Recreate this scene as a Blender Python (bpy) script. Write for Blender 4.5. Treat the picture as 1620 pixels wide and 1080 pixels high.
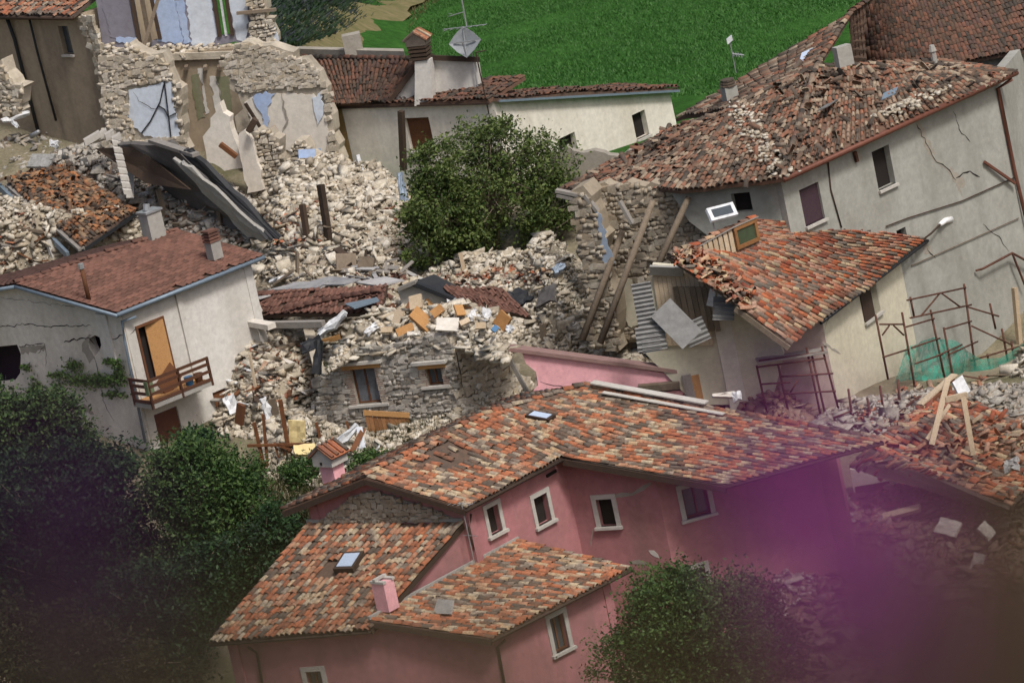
import bpy, bmesh, math, random
import numpy as np
from mathutils import Vector, Matrix
from mathutils.geometry import tessellate_polygon

# ------------------------------------------------------------------ camera, sky, sun, exposure
SC = bpy.context.scene
for o in list(bpy.data.objects): bpy.data.objects.remove(o)
COL = SC.collection
R = math.radians
PITCH, ROLL, FPX = R(14.5), R(12.0), 8000.0
CAM = Vector((0.0, -200*math.cos(PITCH), 200*math.sin(PITCH)))
c_f = Vector((0, math.cos(PITCH), -math.sin(PITCH))); c_r = Vector((1, 0, 0)); c_u = c_r.cross(c_f)
cam_x = c_r*math.cos(ROLL) - c_u*math.sin(ROLL); cam_y = c_r*math.sin(ROLL) + c_u*math.cos(ROLL)
cd = bpy.data.cameras.new('camera'); cam = bpy.data.objects.new('camera', cd); COL.objects.link(cam)
m = Matrix.Identity(4)
for i, v in enumerate((cam_x, cam_y, -c_f)): m.col[i][:3] = v
m.col[3][:3] = CAM; cam.matrix_world = m
cd.sensor_width = 36; cd.lens = 36*FPX/1620; cd.clip_start = 0.2; cd.clip_end = 3000
cd.dof.use_dof = True; cd.dof.focus_distance = 185; cd.dof.aperture_fstop = cd.lens/1000/0.050
SC.camera = cam
w = bpy.data.worlds.new('World'); SC.world = w; w.use_nodes = True
nt = w.node_tree; nt.nodes.clear()
wo = nt.nodes.new('ShaderNodeOutputWorld'); wb = nt.nodes.new('ShaderNodeBackground'); sk = nt.nodes.new('ShaderNodeTexSky')
SUN_EL, SUN_AZ = R(55), R(147)       # azimuth clockwise from +Y (away from the camera)
sk.sky_type = 'NISHITA'; sk.sun_disc = False; sk.sun_elevation = SUN_EL; sk.sun_rotation = SUN_AZ
sk.air_density = 1.0; sk.dust_density = 5.0; sk.ozone_density = 0.6
wb.inputs['Strength'].default_value = 0.095
nt.links.new(sk.outputs[0], wb.inputs['Color']); nt.links.new(wb.outputs[0], wo.inputs['Surface'])
sl = bpy.data.lights.new('sun', 'SUN'); sl.energy = 2.1; sl.angle = R(11); sl.color = (1, .97, .93)
so = bpy.data.objects.new('sun', sl); COL.objects.link(so)
sd = Vector((math.sin(SUN_AZ)*math.cos(SUN_EL), math.cos(SUN_AZ)*math.cos(SUN_EL), math.sin(SUN_EL)))
so.rotation_euler = sd.to_track_quat('Z', 'Y').to_euler(); so.location = (0, 0, 120)
vs = SC.view_settings; vs.view_transform = 'Standard'; vs.look = 'None'; vs.exposure = 0.38; vs.gamma = 1; vs.use_curve_mapping = False
SC.cycles.use_denoising = True
SC.cycles.max_bounces = 6; SC.cycles.transparent_max_bounces = 8

# ------------------------------------------------------------------ picture to place
def ray(px, py):
    dx, dy = px-810, 540-py
    c, s = math.cos(ROLL), math.sin(ROLL)
    return c_f + c_r*((dx*c+dy*s)/FPX) + c_u*((-dx*s+dy*c)/FPX)
def pz(px, py, z):
    d = ray(px, py); return CAM + d*((z-CAM.z)/d.z)
def pY(px, py, y):
    d = ray(px, py); return CAM + d*((y-CAM.y)/d.y)
def pg(px, py, h=0.0):                  # point standing h above the hill slope
    d = ray(px, py); k = 0.2
    t = (k*CAM.y - CAM.z + h)/(d.z - k*d.y); return CAM + d*t
def G(y): return 0.2*y
def dist(p): return (Vector(p)-CAM).length

# ------------------------------------------------------------------ objects
def link(name, me, mat=None, parent=None):
    o = bpy.data.objects.new(name, me); COL.objects.link(o)
    if mat is not None and me is not None and not me.materials: me.materials.append(mat)
    if parent is not None: o.parent = parent
    return o
def tag(o, label=None, cat=None, group=None, kind=None):
    if label: o['label'] = label
    if cat: o['category'] = cat
    if group: o['group'] = group
    if kind: o['kind'] = kind
    elif cat: o['kind'] = 'thing'
    return o
def thing(name, label, cat, loc=(0, 0, 0), group=None):
    o = bpy.data.objects.new(name, None); COL.objects.link(o); o.empty_display_size = .3
    o.location = loc
    return tag(o, label, cat, group)
def attach(o, parent):                 # parent, keeping the world coordinates of the mesh
    o.parent = parent
    m = Matrix.Identity(4); p = parent
    while p is not None:
        m = m @ p.matrix_basis.inverted() if False else p.matrix_basis @ p.matrix_parent_inverse @ m if False else m
        p = p.parent
    return o
class MB:
    """collects verts and faces in world coordinates and links ONE mesh object"""
    def __init__(s): s.v = []; s.f = []
    def add(s, v, f):
        n = len(s.v); s.v += [tuple(x) for x in v]; s.f += [tuple(i+n for i in q) for q in f]; return s
    def obox(s, c, ax, ay, az):       # centre and three half-axis vectors
        c, ax, ay, az = map(Vector, (c, ax, ay, az))
        v = [c+ax*i+ay*j+az*k for k in (-1, 1) for j in (-1, 1) for i in (-1, 1)]
        return s.add(v, [(0, 2, 3, 1), (4, 5, 7, 6), (0, 1, 5, 4), (2, 6, 7, 3), (0, 4, 6, 2), (1, 3, 7, 5)])
    def beam(s, a, b, w, h, up=(0, 0, 1)):
        a, b = Vector(a), Vector(b); d = (b-a); L = d.length; d.normalize()
        u = Vector(up); x = d.cross(u)
        if x.length < 1e-3: x = d.cross(Vector((1, 0, 0)))
        x.normalize(); z = x.cross(d)
        return s.obox((a+b)/2, x*w/2, d*L/2, z*h/2)
    def tube(s, pts, r, n=6, r2=None, caps=True):
        pts = [Vector(p) for p in pts]; N = len(pts); v = []; f = []
        rs = [r + ((r2 if r2 is not None else r)-r)*i/max(1, N-1) for i in range(N)]
        for i, p in enumerate(pts):
            d = (pts[min(i+1, N-1)]-pts[max(i-1, 0)]).normalized()
            x = d.cross(Vector((0.13, .31, .94))); 
            if x.length < .05: x = d.cross(Vector((1, 0, 0)))
            x.normalize(); y = d.cross(x)
            for k in range(n):
                a = 2*math.pi*k/n; v.append(p + (x*math.cos(a)+y*math.sin(a))*rs[i])
        for i in range(N-1):
            for k in range(n):
                f.append((i*n+k, i*n+(k+1) % n, (i+1)*n+(k+1) % n, (i+1)*n+k))
        if caps: f += [tuple(range(n))[::-1], tuple(range((N-1)*n, N*n))]
        return s.add(v, f)
    def slab(s, quad, t, nrm=None):   # quad (or polygon) thickened downwards along -normal
        q = [Vector(p) for p in quad]
        n = nrm or (q[1]-q[0]).cross(q[-1]-q[0]).normalized()
        if nrm is None and n.z < 0: n = -n
        k = len(q); b = [p-n*t for p in q]
        return s.add(q+b, [tuple(range(k)), tuple(range(2*k-1, k-1, -1))] + [(i, k+i, k+(i+1) % k, (i+1) % k) for i in range(k)])
    def build(s, name, mat, parent=None, smooth=False, loc=None):
        me = bpy.data.meshes.new(name)
        off = None
        if parent is not None:
            off = Vector((0, 0, 0)); p = parent
            while p is not None: off += p.location; p = p.parent
        if loc is not None: off = Vector(loc)
        v = s.v
        if off is not None and off.length > 0: v = [(a-off.x, b-off.y, c-off.z) for a, b, c in v]
        me.from_pydata(v, [], s.f); me.update()
        if smooth: me.polygons.foreach_set('use_smooth', [True]*len(me.polygons))
        o = link(name, me, mat, parent)
        if loc is not None: o.location = loc
        return o
def np_mesh(name, V, F, mat, parent=None, smooth=False):
    """V (n,3), F (m,k) arrays, world coordinates"""
    me = bpy.data.meshes.new(name); k = F.shape[1]
    off = np.zeros(3); p = parent
    while p is not None: off += np.array(p.location); p = p.parent
    me.vertices.add(len(V)); me.vertices.foreach_set('co', (V-off).astype(np.float32).ravel())
    me.loops.add(F.size); me.loops.foreach_set('vertex_index', F.astype(np.int32).ravel())
    me.polygons.add(len(F)); me.polygons.foreach_set('loop_start', np.arange(0, F.size, k, dtype=np.int32))
    me.polygons.foreach_set('loop_total', np.full(len(F), k, dtype=np.int32))
    me.update(calc_edges=True); me.validate()
    if smooth: me.polygons.foreach_set('use_smooth', [True]*len(me.polygons))
    return link(name, me, mat, parent)
def merge_inst(protos, mats):
    """protos: list of (V,F); mats: list of (proto index, 3x3, loc) -> V,F"""
    Vs, Fs, n = [], [], 0
    for k, M, t in mats:
        V, F = protos[k]; Vs.append(V @ np.asarray(M).T + np.asarray(t)); Fs.append(F+n); n += len(V)
    return np.concatenate(Vs), np.concatenate(Fs)

# ------------------------------------------------------------------ materials
def new_mat(name, rough=.85, spec=.25):
    m = bpy.data.materials.new(name); m.use_nodes = True
    b = m.node_tree.nodes['Principled BSDF']; b.inputs['Roughness'].default_value = rough
    b.inputs['Specular IOR Level'].default_value = spec
    return m, m.node_tree, b
def N(nt, t, **kw):
    n = nt.nodes.new('ShaderNode'+t)
    for k, v in kw.items():
        if k in n.inputs: n.inputs[k].default_value = v
        else: setattr(n, k, v)
    return n
def ramp(nt, stops, interp='LINEAR'):
    r = nt.nodes.new('ShaderNodeValToRGB'); e = r.color_ramp; e.interpolation = interp
    while len(e.elements) < len(stops): e.elements.new(.5)
    for el, (p, c) in zip(e.elements, stops):
        el.position = p; el.color = tuple(c)+(1,) if len(c) == 3 else c
    return r
def noise(nt, scale, detail=6, rough=.6, vec=None, dist=0):
    n = nt.nodes.new('ShaderNodeTexNoise'); n.inputs['Scale'].default_value = scale
    n.inputs['Detail'].default_value = detail; n.inputs['Roughness'].default_value = rough; n.inputs['Distortion'].default_value = dist
    if vec is not None: nt.links.new(vec, n.inputs['Vector'])
    return n
def worldpos(nt):
    return nt.nodes.new('ShaderNodeNewGeometry').outputs['Position']
def mix(nt, a, b, fac, mode='MIX'):
    n = nt.nodes.new('ShaderNodeMix'); n.data_type = 'RGBA'; n.blend_type = mode
    for s, x in ((6, a), (7, b), (0, fac)):
        if hasattr(x, 'links'): nt.links.new(x, n.inputs[s])
        else: n.inputs[s].default_value = x if s == 0 else (tuple(x)+(1,))[:4]
    return n.outputs[2]
def bump(nt, b, h, strength=.3, distance=.03):
    n = nt.nodes.new('ShaderNodeBump'); n.inputs['Strength'].default_value = strength; n.inputs['Distance'].default_value = distance
    nt.links.new(h, n.inputs['Height']); nt.links.new(n.outputs[0], b.inputs['Normal'])
def rnd(nt):                            # one random number per object and per loose piece
    oi = nt.nodes.new('ShaderNodeObjectInfo'); ge = nt.nodes.new('ShaderNodeNewGeometry')
    a = N(nt, 'Math', operation='ADD'); f = N(nt, 'Math', operation='FRACT')
    nt.links.new(oi.outputs['Random'], a.inputs[0]); nt.links.new(ge.outputs['Random Per Island'], a.inputs[1])
    nt.links.new(a.outputs[0], f.inputs[0]); return f.outputs[0]
def mat_pieces(name, cols, stain=(.05, .045, .035), stain_amt=.5, scale=.5, rough=.9, bscale=25, bstr=.25, pat=.25):
    """pieces with one colour each (tiles, stones, boards), large patches and stains on top"""
    m, nt, b = new_mat(name, rough)
    pos = worldpos(nt)
    r = rnd(nt); n1 = noise(nt, scale, 3, .5, pos)
    a = N(nt, 'Math', operation='MULTIPLY_ADD'); nt.links.new(n1.outputs[0], a.inputs[0]); a.inputs[1].default_value = pat*4; a.inputs[2].default_value = -pat*2
    a2 = N(nt, 'Math', operation='ADD', use_clamp=True); nt.links.new(r, a2.inputs[0]); nt.links.new(a.outputs[0], a2.inputs[1])
    k = len(cols); rp = ramp(nt, [((i+.5)/k, c) for i, c in enumerate(cols)])
    nt.links.new(a2.outputs[0], rp.inputs[0])
    n2 = noise(nt, 4.5, 9, .75, pos); st = ramp(nt, [(.42, (0, 0, 0)), (.66, (1, 1, 1))]); nt.links.new(n2.outputs[0], st.inputs[0])
    am = N(nt, 'Math', operation='MULTIPLY'); nt.links.new(st.outputs[0], am.inputs[0]); am.inputs[1].default_value = stain_amt
    col = mix(nt, rp.outputs[0], stain, am.outputs[0])
    n3 = noise(nt, bscale, 5, .7, pos); v = ramp(nt, [(.25, (.7, .7, .7)), (.75, (1.25, 1.25, 1.25))]); nt.links.new(n3.outputs[0], v.inputs[0])
    col = mix(nt, col, v.outputs[0], .8, 'MULTIPLY')
    nt.links.new(col, b.inputs['Base Color']); bump(nt, b, n3.outputs[0], bstr, .03)
    return m
def mat_plaster(name, base, stain, stain2=None, amt=.6, rough=.9, streak=True, bstr=.25, sc=.35):
    m, nt, b = new_mat(name, rough)
    pos = worldpos(nt)
    n1 = noise(nt, sc, 8, .65, pos, .6); r1 = ramp(nt, [(.38, (0, 0, 0)), (.7, (1, 1, 1))]); nt.links.new(n1.outputs[0], r1.inputs[0])
    mp = nt.nodes.new('ShaderNodeMapping'); mp.inputs['Scale'].default_value = (.7, .7, .11); nt.links.new(pos, mp.inputs['Vector'])
    n2 = noise(nt, 1.0, 3, .55, mp.outputs[0], .4); r2 = ramp(nt, [(.45, (0, 0, 0)), (.75, (1, 1, 1))]); nt.links.new(n2.outputs[0], r2.inputs[0])
    f1 = N(nt, 'Math', operation='MULTIPLY'); nt.links.new(r1.outputs[0], f1.inputs[0]); f1.inputs[1].default_value = amt
    col = mix(nt, base, stain, f1.outputs[0])
    f2 = N(nt, 'Math', operation='MULTIPLY'); nt.links.new(r2.outputs[0], f2.inputs[0]); f2.inputs[1].default_value = amt*.8 if streak else 0
    col = mix(nt, col, stain2 or stain, f2.outputs[0])
    n3 = noise(nt, 4, 9, .75, pos); v = ramp(nt, [(.3, (.76, .76, .76)), (.7, (1.14, 1.14, 1.14))]); nt.links.new(n3.outputs[0], v.inputs[0])
    col = mix(nt, col, v.outputs[0], .8, 'MULTIPLY')
    nt.links.new(col, b.inputs['Base Color']); bump(nt, b, n3.outputs[0], bstr, .03)
    return m
def mat_wood(name, c1, c2, rough=.8, sc=3):
    m, nt, b = new_mat(name, rough)
    tc = nt.nodes.new('ShaderNodeTexCoord')
    pos = worldpos(nt); n1 = noise(nt, sc, 7, .7, pos, 1.5)
    r = rnd(nt); a = N(nt, 'Math', operation='MULTIPLY_ADD'); nt.links.new(r, a.inputs[0]); a.inputs[1].default_value = .6
    nt.links.new(n1.outputs[0], a.inputs[2])
    rp = ramp(nt, [(.35, c1), (1.0, c2)]); nt.links.new(a.outputs[0], rp.inputs[0])
    n3 = noise(nt, 20, 5, .7, pos); v = ramp(nt, [(.3, (.7, .7, .7)), (.7, (1.15, 1.15, 1.15))]); nt.links.new(n3.outputs[0], v.inputs[0])
    nt.links.new(mix(nt, rp.outputs[0], v.outputs[0], .7, 'MULTIPLY'), b.inputs['Base Color']); bump(nt, b, n3.outputs[0], .25, .02)
    return m
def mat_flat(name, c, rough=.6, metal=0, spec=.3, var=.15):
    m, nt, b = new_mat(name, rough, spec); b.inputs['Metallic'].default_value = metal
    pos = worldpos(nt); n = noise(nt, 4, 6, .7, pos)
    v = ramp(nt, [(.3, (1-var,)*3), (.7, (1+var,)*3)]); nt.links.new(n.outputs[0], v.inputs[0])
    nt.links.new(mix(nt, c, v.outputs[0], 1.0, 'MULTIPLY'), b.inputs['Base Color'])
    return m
def mat_leaf(name, cols, trans=.25):
    m, nt, b = new_mat(name, .6, .3)
    r = rnd(nt); pos = worldpos(nt); n1 = noise(nt, .9, 3, .5, pos)
    a = N(nt, 'Math', operation='MULTIPLY_ADD'); nt.links.new(n1.outputs[0], a.inputs[0]); a.inputs[1].default_value = 1.0; a.inputs[2].default_value = -.5
    a2 = N(nt, 'Math', operation='ADD', use_clamp=True); nt.links.new(r, a2.inputs[0]); nt.links.new(a.outputs[0], a2.inputs[1])
    k = len(cols); rp = ramp(nt, [((i+.5)/k, c) for i, c in enumerate(cols)]); nt.links.new(a2.outputs[0], rp.inputs[0])
    nt.links.new(rp.outputs[0], b.inputs['Base Color'])
    tr = nt.nodes.new('ShaderNodeBsdfTranslucent'); nt.links.new(rp.outputs[0], tr.inputs['Color'])
    ms = nt.nodes.new('ShaderNodeMixShader'); ms.inputs[0].default_value = trans
    out = nt.nodes['Material Output']
    nt.links.new(b.outputs[0], ms.inputs[1]); nt.links.new(tr.outputs[0], ms.inputs[2]); nt.links.new(ms.outputs[0], out.inputs['Surface'])
    return m
M = {}
OR, RED, CRM, PNK, GRY, DRK, BRN = (.44, .13, .055), (.27, .075, .045), (.52, .40, .25), (.42, .27, .20), (.17, .14, .115), (.06, .048, .04), (.20, .10, .065)
M['tile'] = mat_pieces('front_tiles', [(.12, .09, .07), (.19, .10, .065), (.30, .11, .06), (.40, .14, .065), (.43, .16, .08), (.40, .17, .095), (.42, .23, .145), (.46, .32, .19), (.48, .39, .27), (.29, .23, .18), (.15, .11, .085)], stain_amt=.75, pat=.22, scale=.8)
M['tile_mid'] = mat_pieces('mid_tiles', [DRK, GRY, BRN, (.30, .11, .065), (.42, .15, .075), (.36, .16, .09), (.40, .25, .17), (.42, .33, .23), GRY], stain_amt=.5, pat=.14)
M['tile_old'] = mat_pieces('old_tiles', [(.07, .055, .045), (.11, .085, .065), (.16, .10, .07), (.22, .11, .07), (.30, .13, .08), (.20, .13, .09), (.30, .21, .15), (.36, .29, .21), (.12, .09, .07)], stain_amt=.5, pat=.17)
M['tile_far'] = mat_pieces('far_tiles', [DRK, (.09, .06, .045), (.11, .065, .045), (.14, .075, .05), (.19, .085, .055), (.10, .06, .05)], stain_amt=.5, pat=.15)
M['tile_conc'] = mat_pieces('brown_tiles', [(.115, .058, .044), (.14, .07, .052), (.165, .08, .06), (.185, .092, .068)], stain_amt=.25, pat=.1)
M['deck'] = mat_pieces('roof_deck', [(.16, .09, .06), (.10, .075, .06)], stain_amt=.6)
M['pink'] = mat_plaster('pink_plaster', (.42, .185, .195), (.32, .15, .15), (.23, .135, .125), amt=.85, sc=.45)
M['pink_pale'] = mat_plaster('pale_pink_plaster', (.76, .40, .43), (.68, .34, .37), amt=.4)
M['white'] = mat_plaster('white_plaster', (.62, .60, .56), (.45, .42, .37), (.40, .37, .32), amt=.55)
M['offwhite'] = mat_plaster('offwhite_plaster', (.64, .60, .54), (.50, .46, .40), (.44, .40, .33), amt=.6)
M['creamwhite'] = mat_plaster('cream_white_plaster', (.74, .69, .61), (.60, .55, .47), (.48, .42, .33), amt=.6)
M['grey'] = mat_plaster('grey_plaster', (.36, .36, .325), (.27, .265, .235), (.22, .215, .185), amt=.85, sc=.5)
M['cream'] = mat_plaster('cream_plaster', (.58, .54, .42), (.46, .42, .32), (.44, .40, .30), amt=.5)
M['beige'] = mat_plaster('beige_plaster', (.38, .305, .215), (.24, .19, .135), (.13, .105, .08), amt=.8)
M['ochre'] = mat_plaster('ochre_plaster', (.30, .20, .08), (.22, .15, .07), amt=.5)
M['blue'] = mat_plaster('blue_plaster', (.34, .45, .68), (.46, .54, .68), (.5, .5, .5), amt=.5)
M['paleblue'] = mat_plaster('pale_blue_plaster', (.62, .68, .76), (.5, .54, .6), (.5, .48, .44), amt=.5)
M['mauve'] = mat_plaster('mauve_plaster', (.25, .24, .29), (.17, .16, .18), (.15, .14, .14), amt=.6)
M['stonecore'] = mat_plaster('rubble_core', (.50, .445, .355), (.34, .29, .22), (.22, .19, .15), amt=.9, bstr=1.0, sc=.9)
M['mortar'] = mat_plaster('mortar', (.34, .31, .265), (.25, .225, .185), amt=.7, bstr=.8, sc=.8)
M['stone'] = mat_pieces('pale_stones', [(.30, .26, .20), (.42, .37, .29), (.50, .45, .36), (.57, .52, .43), (.63, .585, .50), (.45, .38, .28)], stain=(.16, .13, .09), stain_amt=.35, pat=.1, bscale=12, bstr=.5)
M['stone_gr'] = mat_pieces('grey_stones', [(.27, .245, .215), (.34, .315, .275), (.40, .375, .33), (.46, .43, .385), (.36, .31, .25)], stain=(.1, .09, .07), stain_amt=.35, pat=.1, bscale=12, bstr=.5)
M['earth'] = mat_plaster('rubble_earth', (.33, .285, .215), (.2, .17, .125), (.24, .2, .15), amt=.9, bstr=1.0, sc=1.2, streak=False)
M['frame'] = mat_plaster('stone_frames', (.48, .46, .42), (.38, .35, .31), amt=.5, bstr=.3)
M['dark'] = mat_flat('painted_dark_interior', (.018, .014, .012), .9)  # near-black colour stands for the shade inside rooms and holes
M['darkwood'] = mat_wood('dark_wood', (.03, .022, .016), (.075, .05, .035))
M['oldwood'] = mat_wood('old_wood', (.11, .085, .06), (.24, .19, .14))
M['palewood'] = mat_wood('pale_wood', (.38, .29, .19), (.56, .45, .32))
M['orangewood'] = mat_wood('orange_wood', (.30, .145, .05), (.46, .25, .10))
M['brownwood'] = mat_wood('brown_wood', (.085, .035, .018), (.16, .068, .03))
M['greywood'] = mat_wood('grey_wood', (.16, .145, .13), (.27, .25, .225))
M['fascia'] = mat_wood('fascia_wood', (.035, .024, .018), (.07, .045, .033))
M['glass'] = mat_flat('window_glass', (.06, .07, .08), .12, 0, .6)
M['skylight'] = mat_flat('skylight_glass', (.42, .50, .62), .15, 0, .6, .05)
M['steel'] = mat_flat('blue_grey_metal', (.17, .22, .27), .5, .2)
M['greymetal'] = mat_flat('grey_metal', (.36, .37, .38), .45, .5)
M['rust'] = mat_flat('rusty_metal', (.10, .045, .03), .8, .2, var=.4)
M['rustpink'] = mat_flat('copper_gutter', (.15, .06, .04), .6, .2)
M['whitepaint'] = mat_flat('white_paint', (.58, .59, .60), .6, var=.3)
M['yellow'] = mat_flat('yellow_foam', (.62, .50, .25), .9)
M['concrete'] = mat_plaster('concrete', (.36, .35, .32), (.25, .24, .22), amt=.7, bstr=.4)
M['slabdark'] = mat_plaster('dark_slab', (.075, .07, .07), (.13, .12, .11), amt=.8, bstr=.4)
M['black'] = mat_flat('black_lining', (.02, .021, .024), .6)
M['bluegrey'] = mat_flat('blue_grey_sheet', (.27, .33, .41), .6)
M['corr'] = mat_flat('fibre_cement', (.19, .19, .185), .85, var=.25)
M['net'] = None
M['stone_dk'] = mat_pieces('dim_stones', [(.29, .245, .185), (.33, .285, .22), (.37, .325, .255), (.41, .37, .30), (.32, .26, .185)], stain=(.1, .08, .06), stain_amt=.4, pat=.1, bscale=12, bstr=.5)
M['ruin_tan'] = mat_plaster('tan_core', (.36, .305, .23), (.25, .21, .155), amt=.8, bstr=1.0, sc=.9)
# ------------------------------------------------------------------ building helpers
class Plane:
    """vertical wall plane through A, running towards B (left to right seen from outside)"""
    def __init__(s, A, B=None, yaw=None):
        s.A = Vector((A[0], A[1], 0))
        if yaw is None: yaw = math.atan2(B[1]-A[1], B[0]-A[0])
        else: yaw = R(yaw)
        s.d = Vector((math.cos(yaw), math.sin(yaw), 0)); s.n = Vector((math.sin(yaw), -math.cos(yaw), 0))
    def shift(s, out): return Plane(s.A+s.n*out, s.A+s.n*out+s.d)
    def sh(s, px, py):
        r = ray(px, py); t = (s.A-CAM).dot(s.n)/r.dot(s.n); p = CAM+r*t
        return ((p-s.A).dot(s.d), p.z)
    def P(s, px, py, out=0): a, h = s.sh(px, py); return s.pt(a, h, out)
    def pt(s, a, h, out=0): v = s.A+s.d*a+s.n*out; return Vector((v.x, v.y, h))
    def poly(s, pts): return [s.sh(*p) for p in pts]
    def rect(s, q):      # tl, tr, br, bl in the picture -> (s0, s1, h0, h1)
        a = [s.sh(*p) for p in q]
        return ((a[0][0]+a[3][0])/2, (a[1][0]+a[2][0])/2, (a[2][1]+a[3][1])/2, (a[0][1]+a[1][1])/2)
def hole(r): return [(r[0], r[2]), (r[1], r[2]), (r[1], r[3]), (r[0], r[3])]
def wall(parent, pl, outline, holes=(), thick=.4, mat='white', name='wall', z_min=None):
    loops = [list(outline)] + [list(h) for h in holes]
    area = sum(a[0]*b[1]-b[0]*a[1] for a, b in zip(loops[0], loops[0][1:]+loops[0][:1]))
    if area < 0: loops[0].reverse()
    flat = [p for l in loops for p in l]
    tris = tessellate_polygon([[Vector((x, y, 0)) for x, y in l] for l in loops])
    n = len(flat); v = [pl.pt(a, h) for a, h in flat]+[pl.pt(a, h, -thick) for a, h in flat]
    f = []
    for t in tris:
        (ax, ay), (bx, by), (cx, cy) = (flat[i] for i in t)
        if (bx-ax)*(cy-ay)-(cx-ax)*(by-ay) < 0: t = t[::-1]
        f.append(tuple(t)); f.append(tuple(i+n for i in t[::-1]))
    k = 0
    for l in loops:
        m_ = len(l)
        for i in range(m_):
            a, b = k+i, k+(i+1) % m_; f.append((a, a+n, b+n, b))
        k += m_
    mb = MB(); mb.add(v, f)
    return mb.build(name, M[mat] if isinstance(mat, str) else mat, parent)
def wall_ab(parent, A, B, z0, zA, zB=None, holes=(), thick=.4, mat='white', extra=()):
    pl = Plane(A, B); L = (Vector((B[0], B[1], 0))-pl.A).length
    zB = zA if zB is None else zB
    out = [(0, z0), (L, z0), (L, zB)]+list(extra)+[(0, zA)]
    o = wall(parent, pl, out, holes, thick, mat); return pl, o
def window(parent, pl, r, fw=.14, pane='glass', frame='frame', depth=.2, sill=True, bars=True, name='window', proud=.035, lintel=None):
    s0, s1, h0, h1 = r
    mb = MB(); c = pl.pt((s0+s1)/2, (h0+h1)/2, -depth)
    mb.obox(c, pl.d*(s1-s0)*.5, pl.n*.02, Vector((0, 0, (h1-h0)*.5)))
    w_ = mb.build(name, M[pane], parent)
    if bars:
        mb = MB()
        for a in (s0+.04, (s0+s1)/2, s1-.04): mb.beam(pl.pt(a, h0, -depth+.04), pl.pt(a, h1, -depth+.04), .06, .05, pl.n)
        for h in (h0+.04, h1-.04): mb.beam(pl.pt(s0, h, -depth+.043), pl.pt(s1, h, -depth+.043), .06, .05, pl.n)
        mb.build('casement', M['brownwood'], w_)
    if fw:
        mb = MB()
        mb.beam(pl.pt(s0-fw/2, h0, .002), pl.pt(s0-fw/2, h1, .002), fw, proud*2, pl.n)
        mb.beam(pl.pt(s1+fw/2, h0, .002), pl.pt(s1+fw/2, h1, .002), fw, proud*2, pl.n)
        mb.beam(pl.pt(s0-fw, h1+fw/2, .006), pl.pt(s1+fw, h1+fw/2, .006), fw, proud*2+.006, pl.n)
        mb.build('frame', M[frame], w_)
    if sill:
        mb = MB(); e = fw+.05
        mb.obox(pl.pt((s0+s1)/2, h0-.05, .0), pl.d*((s1-s0)/2+e), pl.n*.13, Vector((0, 0, .05)))
        mb.build('sill', M[frame], w_)
    if lintel:
        mb = MB(); mb.obox(pl.pt((s0+s1)/2, h1+.12, .0), pl.d*((s1-s0)/2+.35), pl.n*.06, Vector((0, 0, .1)))
        mb.build('lintel', M[lintel], w_)
    return w_
rng = random.Random(5)
def _tile_proto(r1, r0, L, seg=5, t=.02, sq=.85):
    v = []; f = []
    rows = [(-L/2, r0, 0), (L/2, r1, .035), (L/2, r1-t, .03)]
    for y, r, z in rows:
        for k in range(seg+1):
            a = math.pi*(1-k/seg); v.append((r*math.cos(a), y, z+r*math.sin(a)*sq-.03))
    n = seg+1
    for j in (0, 1):
        for k in range(seg): f.append((j*n+k, (j+1)*n+k, (j+1)*n+k+1, j*n+k+1))
    return np.array(v), np.array(f)
def _flat_proto(w, L):
    prof = [(-.5, 0), (-.36, .05), (-.2, .06), (-.08, .015), (.2, .01), (.5, .012)]
    v = []; f = []; n = len(prof)
    for y, z in ((-L/2, 0), (L/2, .03), (L/2, .005)):
        for x, h in prof: v.append((x*w, y, z+h))
    for j in (0, 1):
        for k in range(n-1): f.append((j*n+k, (j+1)*n+k, (j+1)*n+k+1, j*n+k+1))
    return np.array(v), np.array(f)
TP = {'coppo': [_tile_proto(.105, .085, .47), _tile_proto(.11, .09, .45, sq=.95), _tile_proto(.1, .085, .46, sq=.75)], 'flat': [_flat_proto(.29, .38)]}
TPM = {}
def proto_mesh(kind, k, mat):
    key = (kind, k, mat.name)
    if key not in TPM:
        V, F = TP[kind][k]; me = bpy.data.meshes.new('tile'); me.from_pydata([tuple(x) for x in V], [], [tuple(int(i) for i in q) for q in F]); me.update()
        nq = len(F)//2; me.polygons.foreach_set('use_smooth', [i < nq for i in range(len(F))]); me.materials.append(mat); TPM[key] = me
    return TPM[key]
def plerp(poly, v):
    L = [0]
    for a, b in zip(poly, poly[1:]): L.append(L[-1]+(b-a).length)
    t = v*L[-1]
    for i in range(len(poly)-1):
        if t <= L[i+1] or i == len(poly)-2:
            return poly[i].lerp(poly[i+1], (t-L[i])/max(1e-6, L[i+1]-L[i]))
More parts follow.
